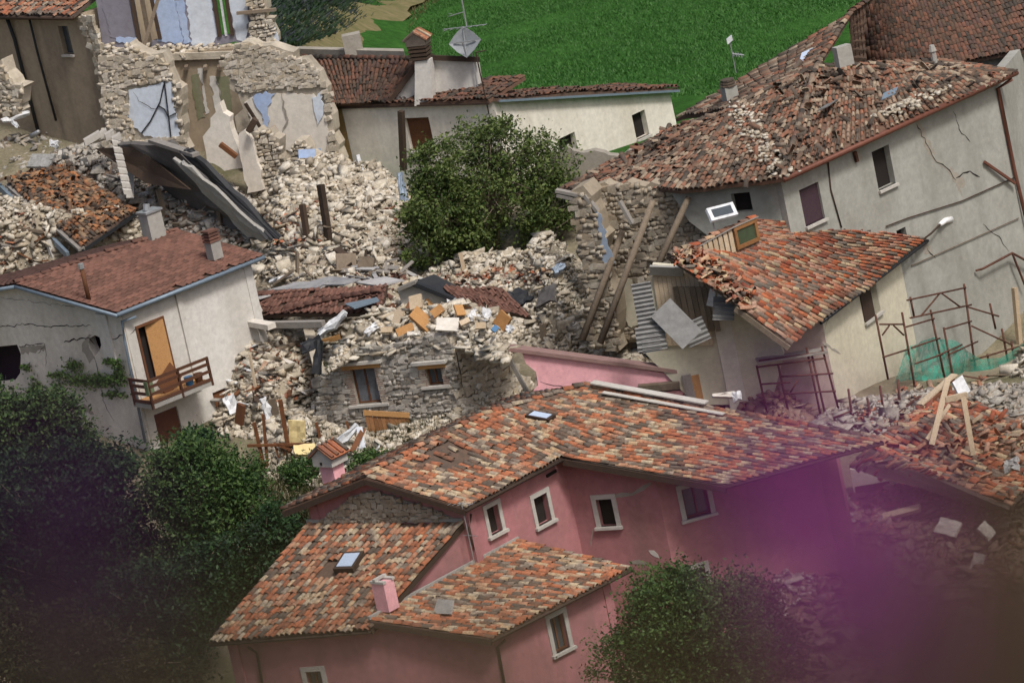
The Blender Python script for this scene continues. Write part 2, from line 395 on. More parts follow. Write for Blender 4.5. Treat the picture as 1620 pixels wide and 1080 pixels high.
class Roofs:
    """all tiled slopes of one thing: near tiles become objects, the rest one part"""
    def __init__(s, parent, mat, kind='coppo', limit=300): s.parent = parent; s.mat = M[mat]; s.kind = kind; s.T = []; s.limit = limit
    def slope(s, left, right, du=.215, dv=.36, jit=1.0, miss=0.0, show=True, deck=.14, sag=0, seed=0, skip=None, deckmat='deck', name='roof', lift=.0):
        """left and right: point lists from the ridge down to the eave"""
        rg = random.Random(seed*77+len(s.T))
        left = [Vector(p) for p in left]; right = [Vector(p) for p in right]
        wid = ((left[0]-right[0]).length+(left[-1]-right[-1]).length)/2
        ln = (sum((a-b).length for a, b in zip(left, left[1:]))+sum((a-b).length for a, b in zip(right, right[1:])))/2
        nu, nv = max(2, round(wid/du)), max(2, round(ln/dv))
        ph = [rg.uniform(0, 6) for _ in range(4)]
        def f(u, v):
            p = plerp(left, v).lerp(plerp(right, v), u)
            if sag: p.z += sag*(math.sin(u*5+ph[0])*math.sin(v*4+ph[1])+.6*math.sin(u*11+ph[2]+v*7)+.4*math.sin(u*3-v*13+ph[3]))*min(1, 6*u, 6*(1-u), 8*v+.2)
            return p
        # deck as a grid so it follows the sag
        gu, gv = (10, 8) if sag or len(left) > 2 or len(right) > 2 else (2, 2)
        V = []; F = []
        for j in range(gv+1):
            for i in range(gu+1): V.append(f(i/gu, j/gv))
        n0 = len(V)
        nr = ((V[gu]-V[0]).cross(V[-1]-V[0])).normalized(); nr = -nr if nr.z < 0 else nr
        top = [p - nr*.03 for p in V]; bot = [p-nr*(.03+deck) for p in V]
        for j in range(gv):
            for i in range(gu):
                a = j*(gu+1)+i; q = (a, a+1, a+gu+2, a+gu+1); F.append(q[::-1]); F.append(tuple(x+n0 for x in q))
        ring = [i for i in range(gu+1)]+[j*(gu+1)+gu for j in range(1, gv+1)]+[gv*(gu+1)+i for i in range(gu-1, -1, -1)]+[j*(gu+1) for j in range(gv-1, 0, -1)]
        for a, b in zip(ring, ring[1:]+ring[:1]): F.append((a, b, b+n0, a+n0))
        mb = MB(); mb.add(top+bot, F); ro = mb.build(name, M[deckmat], s.parent)
        for i in range(nu):
            for j in range(nv):
                if rg.random() < miss: continue
                u, v = (i+.5)/nu, (j+.5)/nv
                if skip and skip(u, v, rg): continue
                p = f(u, v); X = f(min(1, u+.02), v)-f(max(0, u-.02), v); Y = f(u, min(1, v+.02))-f(u, max(0, v-.02))
                X.normalize(); Y.normalize(); Z = X.cross(Y)
                if Z.z < 0: Z = -Z
                X = Y.cross(Z) if True else X
                a = rg.gauss(0, .035*jit); X2 = X*math.cos(a)+Y*math.sin(a); Y2 = Y*math.cos(a)-X*math.sin(a)
                t2 = rg.gauss(0, .03*jit); Y2 = (Y2+Z*t2).normalized(); Z2 = X2.cross(Y2); Z2 = -Z2 if Z2.z < 0 else Z2
                sx = wid/nu/du if False else 1.0
                loc = p+X*rg.gauss(0, .012*jit)+Y*rg.gauss(0, .02*jit)+Z*(lift+.015+abs(rg.gauss(0, .012*jit)))
                sc = rg.uniform(.94, 1.06)
                Mx = np.array([list(X2*sc*(wid/nu)/du), list(Y2*sc), list(Z2*sc)]).T
                s.T.append((dist(loc) if show else 1e6, rg.randrange(len(TP[s.kind])), Mx, np.array(loc), ro))
        s.f = f
        return ro
    def ridge(s, a, b, ro, sc=1.25, show=True, jit=1.0):
        a, b = Vector(a), Vector(b); d = (b-a); n = max(1, round(d.length/.4)); Y = d.normalized(); X = Y.cross(Vector((0, 0, 1))).normalized(); Z = X.cross(Y)
        for i in range(n):
            p = a+d*((i+.5)/n)+Z*.06+X*rng.gauss(0, .015*jit)+Z*abs(rng.gauss(0, .015*jit)); q = rng.gauss(0, .04*jit)
            X2 = X*math.cos(q)+Y*math.sin(q); Y2 = Y*math.cos(q)-X*math.sin(q)
            s.T.append((dist(p) if show else 1e6, rng.randrange(len(TP['coppo'])), np.array([list(X2*sc), list(Y2), list(Z*sc)]).T, np.array(p), ro, 'coppo'))
    def loose(s, pts, ro, show=True):     # tiles tossed at random angles
        for p in pts:
            q = Matrix.Rotation(rng.uniform(0, 6.28), 3, 'Z') @ Matrix.Rotation(rng.gauss(0, .45), 3, 'X') @ Matrix.Rotation(rng.gauss(0, .45), 3, 'Y')
            s.T.append((dist(p) if show else 1e6, rng.randrange(len(TP[s.kind])), np.array(q), np.array(p), ro))
    def finish(s):
        s.T.sort(key=lambda t: t[0])
        off0 = Vector((0, 0, 0)); p = s.parent
        while p is not None: off0 += p.location; p = p.parent
        for t in s.T[:s.limit]:
            kind = t[5] if len(t) > 5 else s.kind
            o = bpy.data.objects.new('tile', proto_mesh(kind, t[1], s.mat)); COL.objects.link(o); o.parent = t[4]
            m_ = Matrix.Identity(4)
            for i in range(3):
                for j in range(3): m_[i][j] = t[2][i, j]
            m_.col[3][:3] = Vector(t[3])-off0; o.matrix_basis = m_
        rest = s.T[s.limit:]
        if rest:
            ks = []; protos = []
            idx = {}
            for kd in TP:
                for i, pr in enumerate(TP[kd]): idx[(kd, i)] = len(protos); protos.append(pr)
            V, F = merge_inst(protos, [(idx[(t[5] if len(t) > 5 else s.kind, t[1])], t[2], t[3]) for t in rest])
            o = np_mesh('roof_tiles', V, F, s.mat, s.parent); o['kind'] = 'stuff'
def inpoly(x, y, P):
    c = False; n = len(P)
    for i in range(n):
        x1, y1 = P[i][:2]; x2, y2 = P[(i+1) % n][:2]
        if (y1 > y) != (y2 > y) and x < (x2-x1)*(y-y1)/(y2-y1)+x1: c = not c
    return c
def edge_dist(x, y, P):
    d = 1e9; n = len(P)
    for i in range(n):
        x1, y1 = P[i][:2]; x2, y2 = P[(i+1) % n][:2]; l = (x2-x1)**2+(y2-y1)**2
        t = max(0, min(1, ((x-x1)*(x2-x1)+(y-y1)*(y2-y1))/max(l, 1e-9))); d = min(d, math.hypot(x-x1-t*(x2-x1), y-y1-t*(y2-y1)))
    return d
def _hull(seed, k=13, box=.5):
    rg = np.random.default_rng(seed); p = rg.normal(size=(k, 3)); p /= np.linalg.norm(p, axis=1)[:, None]
    p = np.sign(p)*np.abs(p)**box * .5
    bm = bmesh.new(); [bm.verts.new(x) for x in p]; bmesh.ops.convex_hull(bm, input=bm.verts[:])
    for v in [v for v in bm.verts if not v.link_faces]: bm.verts.remove(v)
    bmesh.ops.triangulate(bm, faces=bm.faces[:]); bm.verts.index_update()
    V = np.array([tuple(v.co) for v in bm.verts]); F = np.array([[v.index for v in f.verts] for f in bm.faces]); bm.free(); return V, F
def _block(seed):
    rg = np.random.default_rng(seed); c = np.array([(x, y, z) for z in (-1, 1) for y in (-1, 1) for x in (-1, 1)])*.5
    c = c*(1-.38*rg.random((8, 1)))+rg.normal(size=(8, 3))*.07
    bm = bmesh.new(); [bm.verts.new(x) for x in c]; bmesh.ops.convex_hull(bm, input=bm.verts[:])
    for v in [v for v in bm.verts if not v.link_faces]: bm.verts.remove(v)
    bmesh.ops.triangulate(bm, faces=bm.faces[:]); bm.verts.index_update()
    V = np.array([tuple(v.co) for v in bm.verts]); F = np.array([[v.index for v in f.verts] for f in bm.faces]); bm.free(); return V, F
STONES = [_block(i) for i in range(8)]+[_hull(20+i, 9, .7) for i in range(4)]
SME = {}
def stone_mesh(k, mat):
    if (k, mat) not in SME:
        V, F = STONES[k]; me = bpy.data.meshes.new('stone'); me.from_pydata([tuple(x) for x in V], [], [tuple(int(i) for i in q) for q in F]); me.update(); me.materials.append(M[mat]); SME[(k, mat)] = me
    return SME[(k, mat)]
def facing(parent, pl, outline, holes=(), size=(.3, .17), mat='stone_gr', limit=300, proud=.05, seed=1, gap=.85, rough=.35, stuffname='stone_facing'):
    """stones laid in rough courses on a wall face"""
    rg = random.Random(seed); S = []
    a0 = min(p[0] for p in outline); a1 = max(p[0] for p in outline); h0 = min(p[1] for p in outline); h1 = max(p[1] for p in outline)
    h = h0
    while h < h1:
        ch = size[1]*rg.uniform(.7, 1.35); a = a0-rg.uniform(0, .3)
        while a < a1:
            cw = size[0]*rg.uniform(.5, 1.45); ca, chh = a+cw/2, h+ch/2+rg.gauss(0, .02)
            if inpoly(ca, chh, outline) and not any(q[0]-.05 < ca < q[1]+.05 and q[2]-.05 < chh < q[3]+.05 for q in holes):
                S.append((ca, chh, cw, ch*rg.uniform(.85, 1.1)))
            a += cw
        h += ch
    S.sort(key=lambda t: -t[2]*t[3]); off = Vector((0, 0, 0)); p = parent
    while p is not None: off += p.location; p = p.parent
    rest = []
    for i, (a, h, cw, ch) in enumerate(S):
        k = rg.randrange(8); q = Matrix.Rotation(rg.gauss(0, .12*rough*3), 3, pl.n)
        B = Matrix((pl.d*cw*1.25*gap, Vector((0, 0, ch*1.25*gap)), pl.n*(proud*2+.16*rg.uniform(.7, 1.3)))).transposed()
        Mx = q @ B; loc = pl.pt(a, h, proud*.3+rg.gauss(0, .03*rough))
        if i < limit:
            o = bpy.data.objects.new('stone', stone_mesh(k, mat)); COL.objects.link(o); o.parent = parent
            m_ = Mx.to_4x4(); m_.col[3][:3] = loc-off; o.matrix_basis = m_
        else: rest.append((k, np.array(Mx), np.array(loc)))
    if rest:
        V, F = merge_inst(STONES, rest); o = np_mesh(stuffname, V, F, M[mat], parent); o['kind'] = 'stuff'
def hn(x, y, s=0):      # cheap smooth noise
    return (math.sin(x*1.3+s)*math.cos(y*1.7-s*2)+.5*math.sin(x*2.9-y*2.3+s*3)+.3*math.sin(x*5.3+y*4.1+s*5)+.2*math.cos(x*9.1-y*8.3+s))/2
HEAPS = []
def heap(label, pts, H, n, size=(.1, .5), mats=('earth', 'stone'), fall=2.0, seed=1, base=None, bump_amp=.25, name='rubble_heap', extra=None, flat=1.0):
    """mound over a polygon given in the picture on the hill slope; stones of all sizes lie on it"""
    rg = random.Random(seed); P = [pg(*p) for p in pts] if not hasattr(pts[0], 'x') else pts
    P = [(p.x, p.y) for p in P]; base = base or terrain_z
    x0, x1 = min(p[0] for p in P), max(p[0] for p in P); y0, y1 = min(p[1] for p in P), max(p[1] for p in P)
    def z(x, y):
        d = edge_dist(x, y, P); t = min(1, d/fall); t = t*t*(3-2*t)
        hh = H(x, y) if callable(H) else H
        return base(x, y)+hh*t+(bump_amp*hn(x, y, seed)+.22*hn(x*2.3, y*2.3, seed+3))*t-.02
    st = .35; nx, ny = max(3, int((x1-x0)/st)), max(3, int((y1-y0)/st))
    V = []; idx = {}; F = []
    for j in range(ny+1):
        for i in range(nx+1):
            x, y = x0+(x1-x0)*i/nx, y0+(y1-y0)*j/ny
            if inpoly(x, y, P): idx[(i, j)] = len(V); V.append((x, y, z(x, y)+rg.gauss(0, .09)))
    for j in range(ny):
        for i in range(nx):
            q = [idx.get(k) for k in ((i, j), (i+1, j), (i+1, j+1), (i, j+1))]
            if None not in q: F += [(q[0], q[1], q[2]), (q[0], q[2], q[3])]
    inst = []
    n = int(n*1.7)
    while len(inst) < n:
        x, y = rg.uniform(x0, x1), rg.uniform(y0, y1)
        if not inpoly(x, y, P): continue
        s_ = .72*size[0]*(size[1]/size[0])**(rg.random()**1.9)
        q = Matrix.Rotation(rg.uniform(0, 6.28), 3, 'Z') @ Matrix.Rotation(rg.uniform(-1, 1), 3, 'X') @ Matrix.Rotation(rg.uniform(-.6, .6), 3, 'Y')
        D = Matrix.Diagonal((s_*rg.uniform(.8, 1.5), s_*rg.uniform(.7, 1.1), s_*rg.uniform(.5, .85)*flat))
        if rg.random() < .05: s_ = rg.uniform(.25, .6); D = Matrix.Diagonal((s_*1.5, s_, .09)); q = Matrix.Rotation(rg.uniform(0, 6.28), 3, 'Z') @ Matrix.Rotation(rg.gauss(0, .7), 3, 'X')
        inst.append((rg.randrange(len(STONES)), np.array(q @ D), np.array((x, y, z(x, y)+s_*.1+abs(rg.gauss(0, .07))))))
    nb = len(F); V = np.array(V) if len(V) else np.zeros((0, 3)); F = np.array(F) if F else np.zeros((0, 3), int)
    V2, F2 = merge_inst(STONES, inst)
    Vt = np.concatenate([V, V2]); Ft = np.concatenate([F, F2+len(V)])
    o = np_mesh(name, Vt, Ft, M[mats[0]]); o.data.materials.append(M[mats[1]])
    mi = np.zeros(len(o.data.polygons), np.int32); mi[nb:] = 1; o.data.polygons.foreach_set('material_index', mi)
    tag(o, label, 'rubble', kind='stuff'); HEAPS.append((P, z, (x0, x1, y0, y1))); return z
def heap_z(x, y):
    zz = terrain_z(x, y)
    for P, z, (bx0, bx1, by0, by1) in HEAPS:
        if bx0 < x < bx1 and by0 < y < by1 and inpoly(x, y, P): zz = max(zz, z(x, y))
    return zz
def on_heap(px, py):     # first heap or hill surface met along the ray
    d = ray(px, py); t = max(150.0, (pg(px, py)-CAM).length/d.length-14); st = .8
    while t < 260:
        p = CAM+d*t
        if p.z <= heap_z(p.x, p.y):
            if st < .2: return p
            t -= st; st *= .25
        t += st
    return pg(px, py)
def tree(name, label, base, blobs, n_clu, per, leaf, mat, trunk_r=.12, seed=1, cl_r=.4, bark='oldwood', stems=1, gaps=.35, cat='tree', limb_frac=.25, group=None):
    rg = np.random.default_rng(seed); base = Vector(base)
    t = thing(name, label, cat, base, group)
    C = []
    wts = np.array([b[1][0]*b[1][1]*b[1][2] for b in blobs]); wts = wts/wts.sum()
    while len(C) < n_clu:
        bi = rg.choice(len(blobs), p=wts); c, r = blobs[bi]
        q = rg.normal(size=3); q /= np.linalg.norm(q); q *= rg.random()**.33*.55+.45
        lobe = .86+.42*hn(q[0]/np.linalg.norm(q)*2.6+bi, q[1]*2.2+q[2]/np.linalg.norm(q)*3.1, seed)
        p = np.array(c)+q*np.array(r)*lobe
        if p[2] < .1 or hn(p[0]*.9+p[2]*.7, p[1]*.9-p[2]*.5, seed) < -gaps: continue
        C.append(p)
    C = np.array(C)
    n = n_clu*per; ci = np.repeat(np.arange(n_clu), per)
    q = rg.normal(size=(n, 3)); crad = cl_r*(.6+.8*rg.random(n_clu))[ci]
    L = C[ci]+q*crad[:, None]*.55*np.array([1, 1, .75])
    # leaves: rhombs facing mostly up and outwards
    nd = rg.normal(size=(n, 3))+np.array([0, 0, .9]); nd /= np.linalg.norm(nd, axis=1)[:, None]
    ax = np.cross(nd, rg.normal(size=(n, 3))); ax /= np.linalg.norm(ax, axis=1)[:, None]; ay = np.cross(nd, ax)
    s = (leaf*(.45+1.0*rg.random(n)))[:, None]
    V = np.stack([L-ax*s, L+ay*s*.5, L+ax*s, L-ay*s*.5], 1).reshape(-1, 3)+np.array(base)
    F = np.arange(n*4).reshape(-1, 4)
    cr = np_mesh('crown', V, F, M[mat], t)
    mb = MB(); top = max(b[0][2] for b in blobs)
    cen = np.mean([b[0] for b in blobs], axis=0)
    for k in range(stems):
        a = 6.28*k/max(1, stems)+rg.random(); sp = .25 if stems > 1 else 0
        b0 = base+Vector((math.cos(a)*sp, math.sin(a)*sp, -.3)); e = base+Vector((cen[0]*.7+math.cos(a)*sp*3, cen[1]*.7+math.sin(a)*sp*3, top*.75))
        mid = b0.lerp(e, .5)+Vector(rg.normal(size=3)*.2); mb.tube([b0, mid, e], trunk_r, 7, trunk_r*.35)
    tk = mb.build('trunk', M[bark], t, smooth=True)
    mb = MB()
    for i in rg.choice(n_clu, int(n_clu*limb_frac), replace=False):
        c = base+Vector(C[i]); f = rg.uniform(.25, .8); s0 = base+Vector((cen[0]*.7*f, cen[1]*.7*f, top*.75*f))
        mid = s0.lerp(c, .5)+Vector(rg.normal(size=3)*.15)+Vector((0, 0, .1)); mb.tube([s0, mid, c], trunk_r*.3, 4, .012, caps=False)
    mb.build('limbs', M[bark], t)
    return t
def single(name, label, cat, mb, mat, group=None, loc=None, smooth=False):
    if loc is None:
        a = np.array(mb.v); loc = Vector((a[:, 0].mean(), a[:, 1].mean(), a[:, 2].min()))
    o = mb.build(name, M[mat], None, smooth, loc); return tag(o, label, cat, group)

def proj(p):
    d = Vector(p)-CAM; f = d.dot(c_f); a, b_ = d.dot(c_r)/f*FPX, d.dot(c_u)/f*FPX; c, s = math.cos(ROLL), math.sin(ROLL)
    return 810+a*c-b_*s, 540-(a*s+b_*c)
def on_patch(f, px, py, k=70):
    best = None
    for i in range(k+1):
        for j in range(k+1):
            p = f(i/k, j/k); x, y = proj(p); e = (x-px)**2+(y-py)**2
            if best is None or e < best[0]: best = (e, p)
    return best[1]

def bumpy(parent, name, quad, t, amp, mat, k=7, seed=1):
    """a broken slab: uneven faces and ragged edges"""
    rg = random.Random(seed); q = [Vector(x) for x in quad]; n = (q[1]-q[0]).cross(q[3]-q[0]).normalized(); n = n if n.z > 0 else -n; v = []; f = []
    for i in range(k+1):
        for j in range(k+1):
            p = q[0].lerp(q[1], i/k).lerp(q[3].lerp(q[2], i/k), j/k); e = (i in (0, k)) or (j in (0, k))
            v.append(p+n*rg.gauss(0, amp)+((q[1]-q[0]).normalized()*rg.gauss(0, amp*2)+(q[3]-q[0]).normalized()*rg.gauss(0, amp*2) if e else Vector()))
    m0 = len(v); v += [x-n*t for x in v]
    for i in range(k):
        for j in range(k): a = i*(k+1)+j; f += [(a, a+k+1, a+k+2, a+1), (m0+a, m0+a+1, m0+a+k+2, m0+a+k+1)]
    rim = [i*(k+1) for i in range(k+1)]+[k*(k+1)+j for j in range(1, k+1)]+[i*(k+1)+k for i in range(k-1, -1, -1)]+[j for j in range(k-1, 0, -1)]
    f += [(a, b_, b_+m0, a+m0) for a, b_ in zip(rim, rim[1:]+rim[:1])]
    mb = MB(); mb.add(v, f); return mb.build(name, M[mat], parent)
# ------------------------------------------------------------------ ground and field
def crest(x):           # the village ridge runs further back on the left
    t = max(0, min(1, (-3-x)/8)); u = max(0, min(1, (-15-x)/7)); return 10+16*t*t*(3-2*t)+12*u*u*(3-2*u)
def terrain_z(x, y):
    dip = -3.6*math.exp(-((x-18)/6.5)**2-((y+1)/8)**2); c = crest(x)
    if y < -140: return -28+1.46*(-140-y) if y > -193.5 else 50.1-.25*(-193.5-y)
    if y < c: return .2*y+dip
    if y < c+8: t = (y-c)/8; return .2*c+1.6*t*(1-t*.825)+dip
    z0 = .2*c+1.6*.175; k = y-c-8
    return z0-.13*k+dip if k < 150 else z0-.13*150+.0009*(k-150)**2
def grid(name, xs, ys, zf, mat, wy=lambda x, y: y):
    V = np.array([(x, wy(x, y), zf(x, wy(x, y))) for y in ys for x in xs]); n = len(xs)
    F = np.array([(j*n+i, j*n+i+1, (j+1)*n+i+1, (j+1)*n+i) for j in range(len(ys)-1) for i in range(n-1)])
    o = np_mesh(name, V, F, mat, smooth=True); o['kind'] = 'structure'; return o
m, nt, b = new_mat('ground_mix', .95); pos = worldpos(nt)
n1 = noise(nt, .25, 8, .6, pos); r1 = ramp(nt, [(.3, (.085, .085, .04)), (.45, (.17, .15, .095)), (.75, (.32, .27, .195))]); nt.links.new(n1.outputs[0], r1.inputs[0])
n2 = noise(nt, 7, 6, .7, pos); v = ramp(nt, [(.3, (.6, .6, .6)), (.7, (1.3, 1.3, 1.3))]); nt.links.new(n2.outputs[0], v.inputs[0])
nt.links.new(mix(nt, r1.outputs[0], v.outputs[0], .8, 'MULTIPLY'), b.inputs['Base Color']); bump(nt, b, n2.outputs[0], .6, .08)
M['ground'] = m
grid('ground', np.linspace(-90, 90, 91), np.concatenate([np.concatenate([np.linspace(-260, -194, 12), np.linspace(-193, -141, 40), np.linspace(-139, -60, 20)]), np.linspace(-58, 12, 70)]), lambda x, y: terrain_z(x, y)+(.15*hn(x*.4, y*.4, 2) if -60 < y < 30 else 0), M['ground'], lambda x, y: y if y < -20 else y+(crest(x)-5)*(y+20)/32)
m, nt, b = new_mat('field_green', .95, .1); pos = worldpos(nt)
mp = nt.nodes.new('ShaderNodeMapping'); mp.inputs['Scale'].default_value = (1, .35, 1); mp.inputs['Rotation'].default_value = (0, 0, R(25)); nt.links.new(pos, mp.inputs['Vector'])
n1 = noise(nt, .2, 8, .7, mp.outputs[0]); r1 = ramp(nt, [(.3, (.026, .085, .014)), (.7, (.05, .145, .026))]); nt.links.new(n1.outputs[0], r1.inputs[0])
n2 = noise(nt, 1.6, 9, .8, mp.outputs[0]); v = ramp(nt, [(.35, (.5, .55, .5)), (.65, (1.4, 1.35, 1.25))]); nt.links.new(n2.outputs[0], v.inputs[0])
nt.links.new(mix(nt, r1.outputs[0], v.outputs[0], .7, 'MULTIPLY'), b.inputs['Base Color']); bump(nt, b, n2.outputs[0], .8, .3)
M['field'] = m
grid('field', np.concatenate([np.linspace(-400, -70, 12), np.linspace(-60, 90, 40), np.linspace(110, 500, 12)]), np.concatenate([np.linspace(-3.5, 150, 92), np.linspace(160, 900, 40)]), lambda x, y: terrain_z(x, y)+.06+.12*hn(x*.15, y*.12, 4)*min(1, max(0, y-crest(x)-7)/6), M['field'], lambda x, y: y+crest(x)+7.2)
# ------------------------------------------------------------------ pink house in front
def down(p, z): return Vector((p.x, p.y, z))
def strip(parent, name, a, b, w_, h_, mat, up=(0, 0, 1)):
    mb = MB(); mb.beam(a, b, w_, h_, up); return mb.build(name, M[mat], parent)
def pipe(parent, name, pts, r, mat, n=6): 
    mb = MB(); mb.tube(pts, r, n); return mb.build(name, M[mat], parent, smooth=True)
def pink_house():
    zE, rise = 2.3, 1.15
    E1, D = pz(735, 803, zE), pz(889, 722, zE); L1 = pz(446, 806, zE); Pk = pz(577, 754, zE+rise); R2 = pz(764, 657, zE+rise)
    A = pz(925, 611, zE+rise); C = pz(1147, 766, zE-1.35); B = pz(1397, 696, zE-1.35)
    t = thing('pink_house', 'long pink plastered house with stone gable panel and mottled terracotta roofs', 'house', down(D, G(D.y)))
    rf = Roofs(t, 'tile')
    L2 = L1+(R2-Pk)
    r1 = rf.slope([Pk, E1], [R2, D], sag=.03, seed=1, skip=lambda u, v, g: .30 < u < .62 and .12 < v < .42 and g.random() < .75)
    r2 = rf.slope([R2, D, C], [A, A.lerp(B, .45), B], sag=.035, seed=2)
    r3 = rf.slope([L1, Pk][::-1], [L2, R2][::-1], sag=.03, seed=3)
    Ab = A+(A-B)*.5+Vector((0, 0, -1.0)); R2b = R2+(L2-R2)*.8
    r4 = rf.slope([R2, L2], [A, A+Vector((-2.5, 5.5, -1.3))], show=False, seed=4)
    rf.ridge(R2, Pk, r1); rf.ridge(A, R2, r2); rf.ridge(B, A, r2, 1.0)
    # lean-to against the gable, lean-to against the long wall
    gp = Plane(L1, E1).shift(-.45)
    TL, TR = gp.P(487, 829), gp.P(732, 825); zt = (TL.z+TR.z)/2; TL.z = TR.z = zt
    BL, BR = pz(330, 1015, zt-1.75), pz(586, 994, zt-1.75)
    r5 = rf.slope([TL, BL], [TR, BR], sag=.03, seed=5, skip=lambda u, v, g: (.36 < u < .5 and .33 < v < .52) or (.55 < u < .8 and v < .08 and g.random() < .5))
    rf.ridge(TR, BR, r5, 1.0)
    m1 = Plane(E1, D).shift(-.5)
    T2, T1 = m1.P(820, 853), m1.P(584, 981); z2 = T2.z; T1.z = z2
    b1, b2 = pz(776, 1009, z2-.95), pz(998, 897, z2-.95)
    r6 = rf.slope([T1, b1], [T2, b2], sag=.03, seed=6)
    rf.finish()
    zg = G(-32)-1.5
    # long wall M1 with two windows
    ic = m1.P(892, 735); e0 = m1.P(738, 815)
    w1, w2 = m1.rect([(768, 806), (784, 797), (797, 838), (778, 846)]), m1.rect([(843, 789), (862, 779), (874, 822), (852, 832)])
    s_ic = m1.sh(892, 735)[0]; s_e = m1.sh(738, 815)[0]
    wall(t, m1, [(s_e, zg), (s_ic+.3, zg), (s_ic+.3, zE-.12), (s_e, zE-.12)], [hole(w1), hole(w2)], mat='pink')
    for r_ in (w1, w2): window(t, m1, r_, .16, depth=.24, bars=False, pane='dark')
    # M2 under the sloping verge, M3 to the right
    m2 = Plane(ic, yaw=-28); K = m2.pt(m2.sh(1045, 800)[0], 0)
    w3 = m2.rect([(943, 791), (966, 787), (977, 830), (951, 834)])
    sk_ = m2.sh(1045, 800)[0]; slope_ = (C.z-D.z)/(Vector((C.x, C.y))-Vector((D.x, D.y))).length
    wall(t, m2, [(0, zg), (sk_, zg), (sk_, zE-.15+slope_*sk_), (0, zE-.15)], [hole(w3)], mat='pink')
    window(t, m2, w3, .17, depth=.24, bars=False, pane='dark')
    m3 = Plane(K, yaw=11); s_r = m3.sh(1335, 760)[0]
    w4 = m3.rect([(1076, 772), (1117, 766), (1124, 810), (1088, 822)])
    w5 = m3.rect([(1085, 905), (1112, 893), (1124, 935), (1095, 950)])
    z3 = zE-.15+slope_*sk_
    wall(t, m3, [(0, zg), (s_r, zg), (s_r, C.z-.1), (2.2, C.z-.05), (0, z3)], [hole(w4), hole(w5)], mat='pink')
    window(t, m3, w4, .17, pane='glass'); window(t, m3, w5, .17, pane='glass')
    # far side walls
    e3 = m3.pt(s_r, 0); bk = A+(R2-A)*.08; bk = bk-Vector((.2, .6, 0)); wall_ab(t, e3, bk, zg, C.z-.2, A.z-.35, mat='pink')
    # gable of the left wing: pink rim, stone triangle
    g0, g1, gk = gp.sh(487, 800), gp.sh(738, 806), gp.sh(578, 772)
    gl = [(g0[0], zg), (g1[0], zg), (g1[0], zE-.05), (gk[0], zE+rise-.25), (g0[0], zE-.02)]
    wall(t, gp, gl, mat='pink')
    tri = gp.poly([(503, 826), (722, 821), (690, 806), (590, 775), (560, 783)])
    wall(t, gp.shift(.02), tri, thick=.03, mat='mortar', name='stone_panel')
    facing(t, gp.shift(.02), tri, size=(.2, .14), mat='stone_dk', limit=120, seed=4, gap=1.0, proud=.01)
    lw = [g0[0], None]
    pL = gp.pt(g0[0], 0); pLb = pL+(R2-Pk); wall_ab(t, pLb, pL, zg, zE-.02, mat='pink')
    # lean-to walls
    ll = Plane(BL, BR).shift(-.45); wA = ll.rect([(484, 1062), (508, 1060), (518, 1110), (494, 1112)])
    s0, s1 = ll.sh(362, 1030)[0], ll.sh(600, 1005)[0]
    wall(t, ll, [(s0, zg-2), (s1, zg-2), (s1, zt-1.85), (s0, zt-1.85)], [hole(wA)], mat='pink'); window(t, ll, wA, .17)
    pa = ll.pt(s0, 0); pb = down(gp.pt(g0[0], 0), 0); wall_ab(t, Vector((TL.x+.3, TL.y, 0)), pa, zg-2, zt-.15, zt-1.85, mat='pink')
    lr = Plane(b1, b2).shift(-.45); wB = lr.rect([(868, 979), (888, 969), (903, 1022), (880, 1034)])
    s0, s1 = lr.sh(782, 1020)[0], lr.sh(966, 925)[0]
    wall(t, lr, [(s0, zg-2), (s1, zg-2), (s1, z2-1.05), (s0, z2-1.05)], [hole(wB)], mat='pink'); window(t, lr, wB, .17)
    p0 = lr.pt(s0, 0); q0 = ll.pt(ll.sh(598, 1005)[0], 0)
    wall_ab(t, q0, p0, zg-2, z2-.2, z2-1.05, mat='pink'); wall_ab(t, lr.pt(s1, 0), m1.pt(m1.sh(815, 870)[0], 0), zg-2, z2-1.05, z2-.15, mat='pink')
    # lean-to side wall (pink triangle between lean-to and long wall)
    wall_ab(t, ll.pt(s_x := ll.sh(590, 1005)[0], 0), gp.pt(g1[0]-.3, 0), zg-2, zt-1.85, zt-.12, mat='pink')
    # fascia boards, gutters, downpipes
    up = Vector((0, 0, 1))
    for a, b_ in ((Pk, E1), (L1, Pk)): strip(t, 'bargeboard', a-up*.18, b_-up*.18, .06, .2, 'fascia')
    strip(t, 'bargeboard', D-up*.2, C-up*.2, .06, .22, 'fascia')
    for a, b_, r_ in ((E1, D, .065), (C, B, .06), (BL, BR, .06), (b1, b2, .06)):
        pipe(t, 'gutter', [a-up*.12, b_-up*.12], r_, 'fascia')
    strip(t, 'bargeboard', T1-up*.15, b1-up*.15, .06, .2, 'fascia'); strip(t, 'bargeboard', T2-up*.12, b2-up*.12, .06, .14, 'fascia')
    strip(t, 'bargeboard', TR-up*.12, BR-up*.12, .06, .2, 'fascia')
    strip(t, 'flashing', T1+up*.06, T2+up*.06, .1, .12, 'concrete'); strip(t, 'flashing', TL+up*.1, TR+up*.1, .12, .12, 'concrete')
    pipe(t, 'downpipe', [m1.P(740, 812, .15), m1.P(738, 838, .12), m1.P(752, 885, .1)], .05, 'fascia')
    pipe(t, 'downpipe', [lr.P(790, 1010, .3), lr.P(784, 1022, .1), lr.P(800, 1110, .1)], .05, 'fascia')
    pipe(t, 'downpipe', [ll.P(398, 1018, .3), ll.P(408, 1030, .1), ll.P(425, 1120, .1)], .05, 'fascia')
    strip(t, 'vent_slot', m1.P(864, 753, .02), m1.P(879, 744, .02), .06, .1, 'dark')
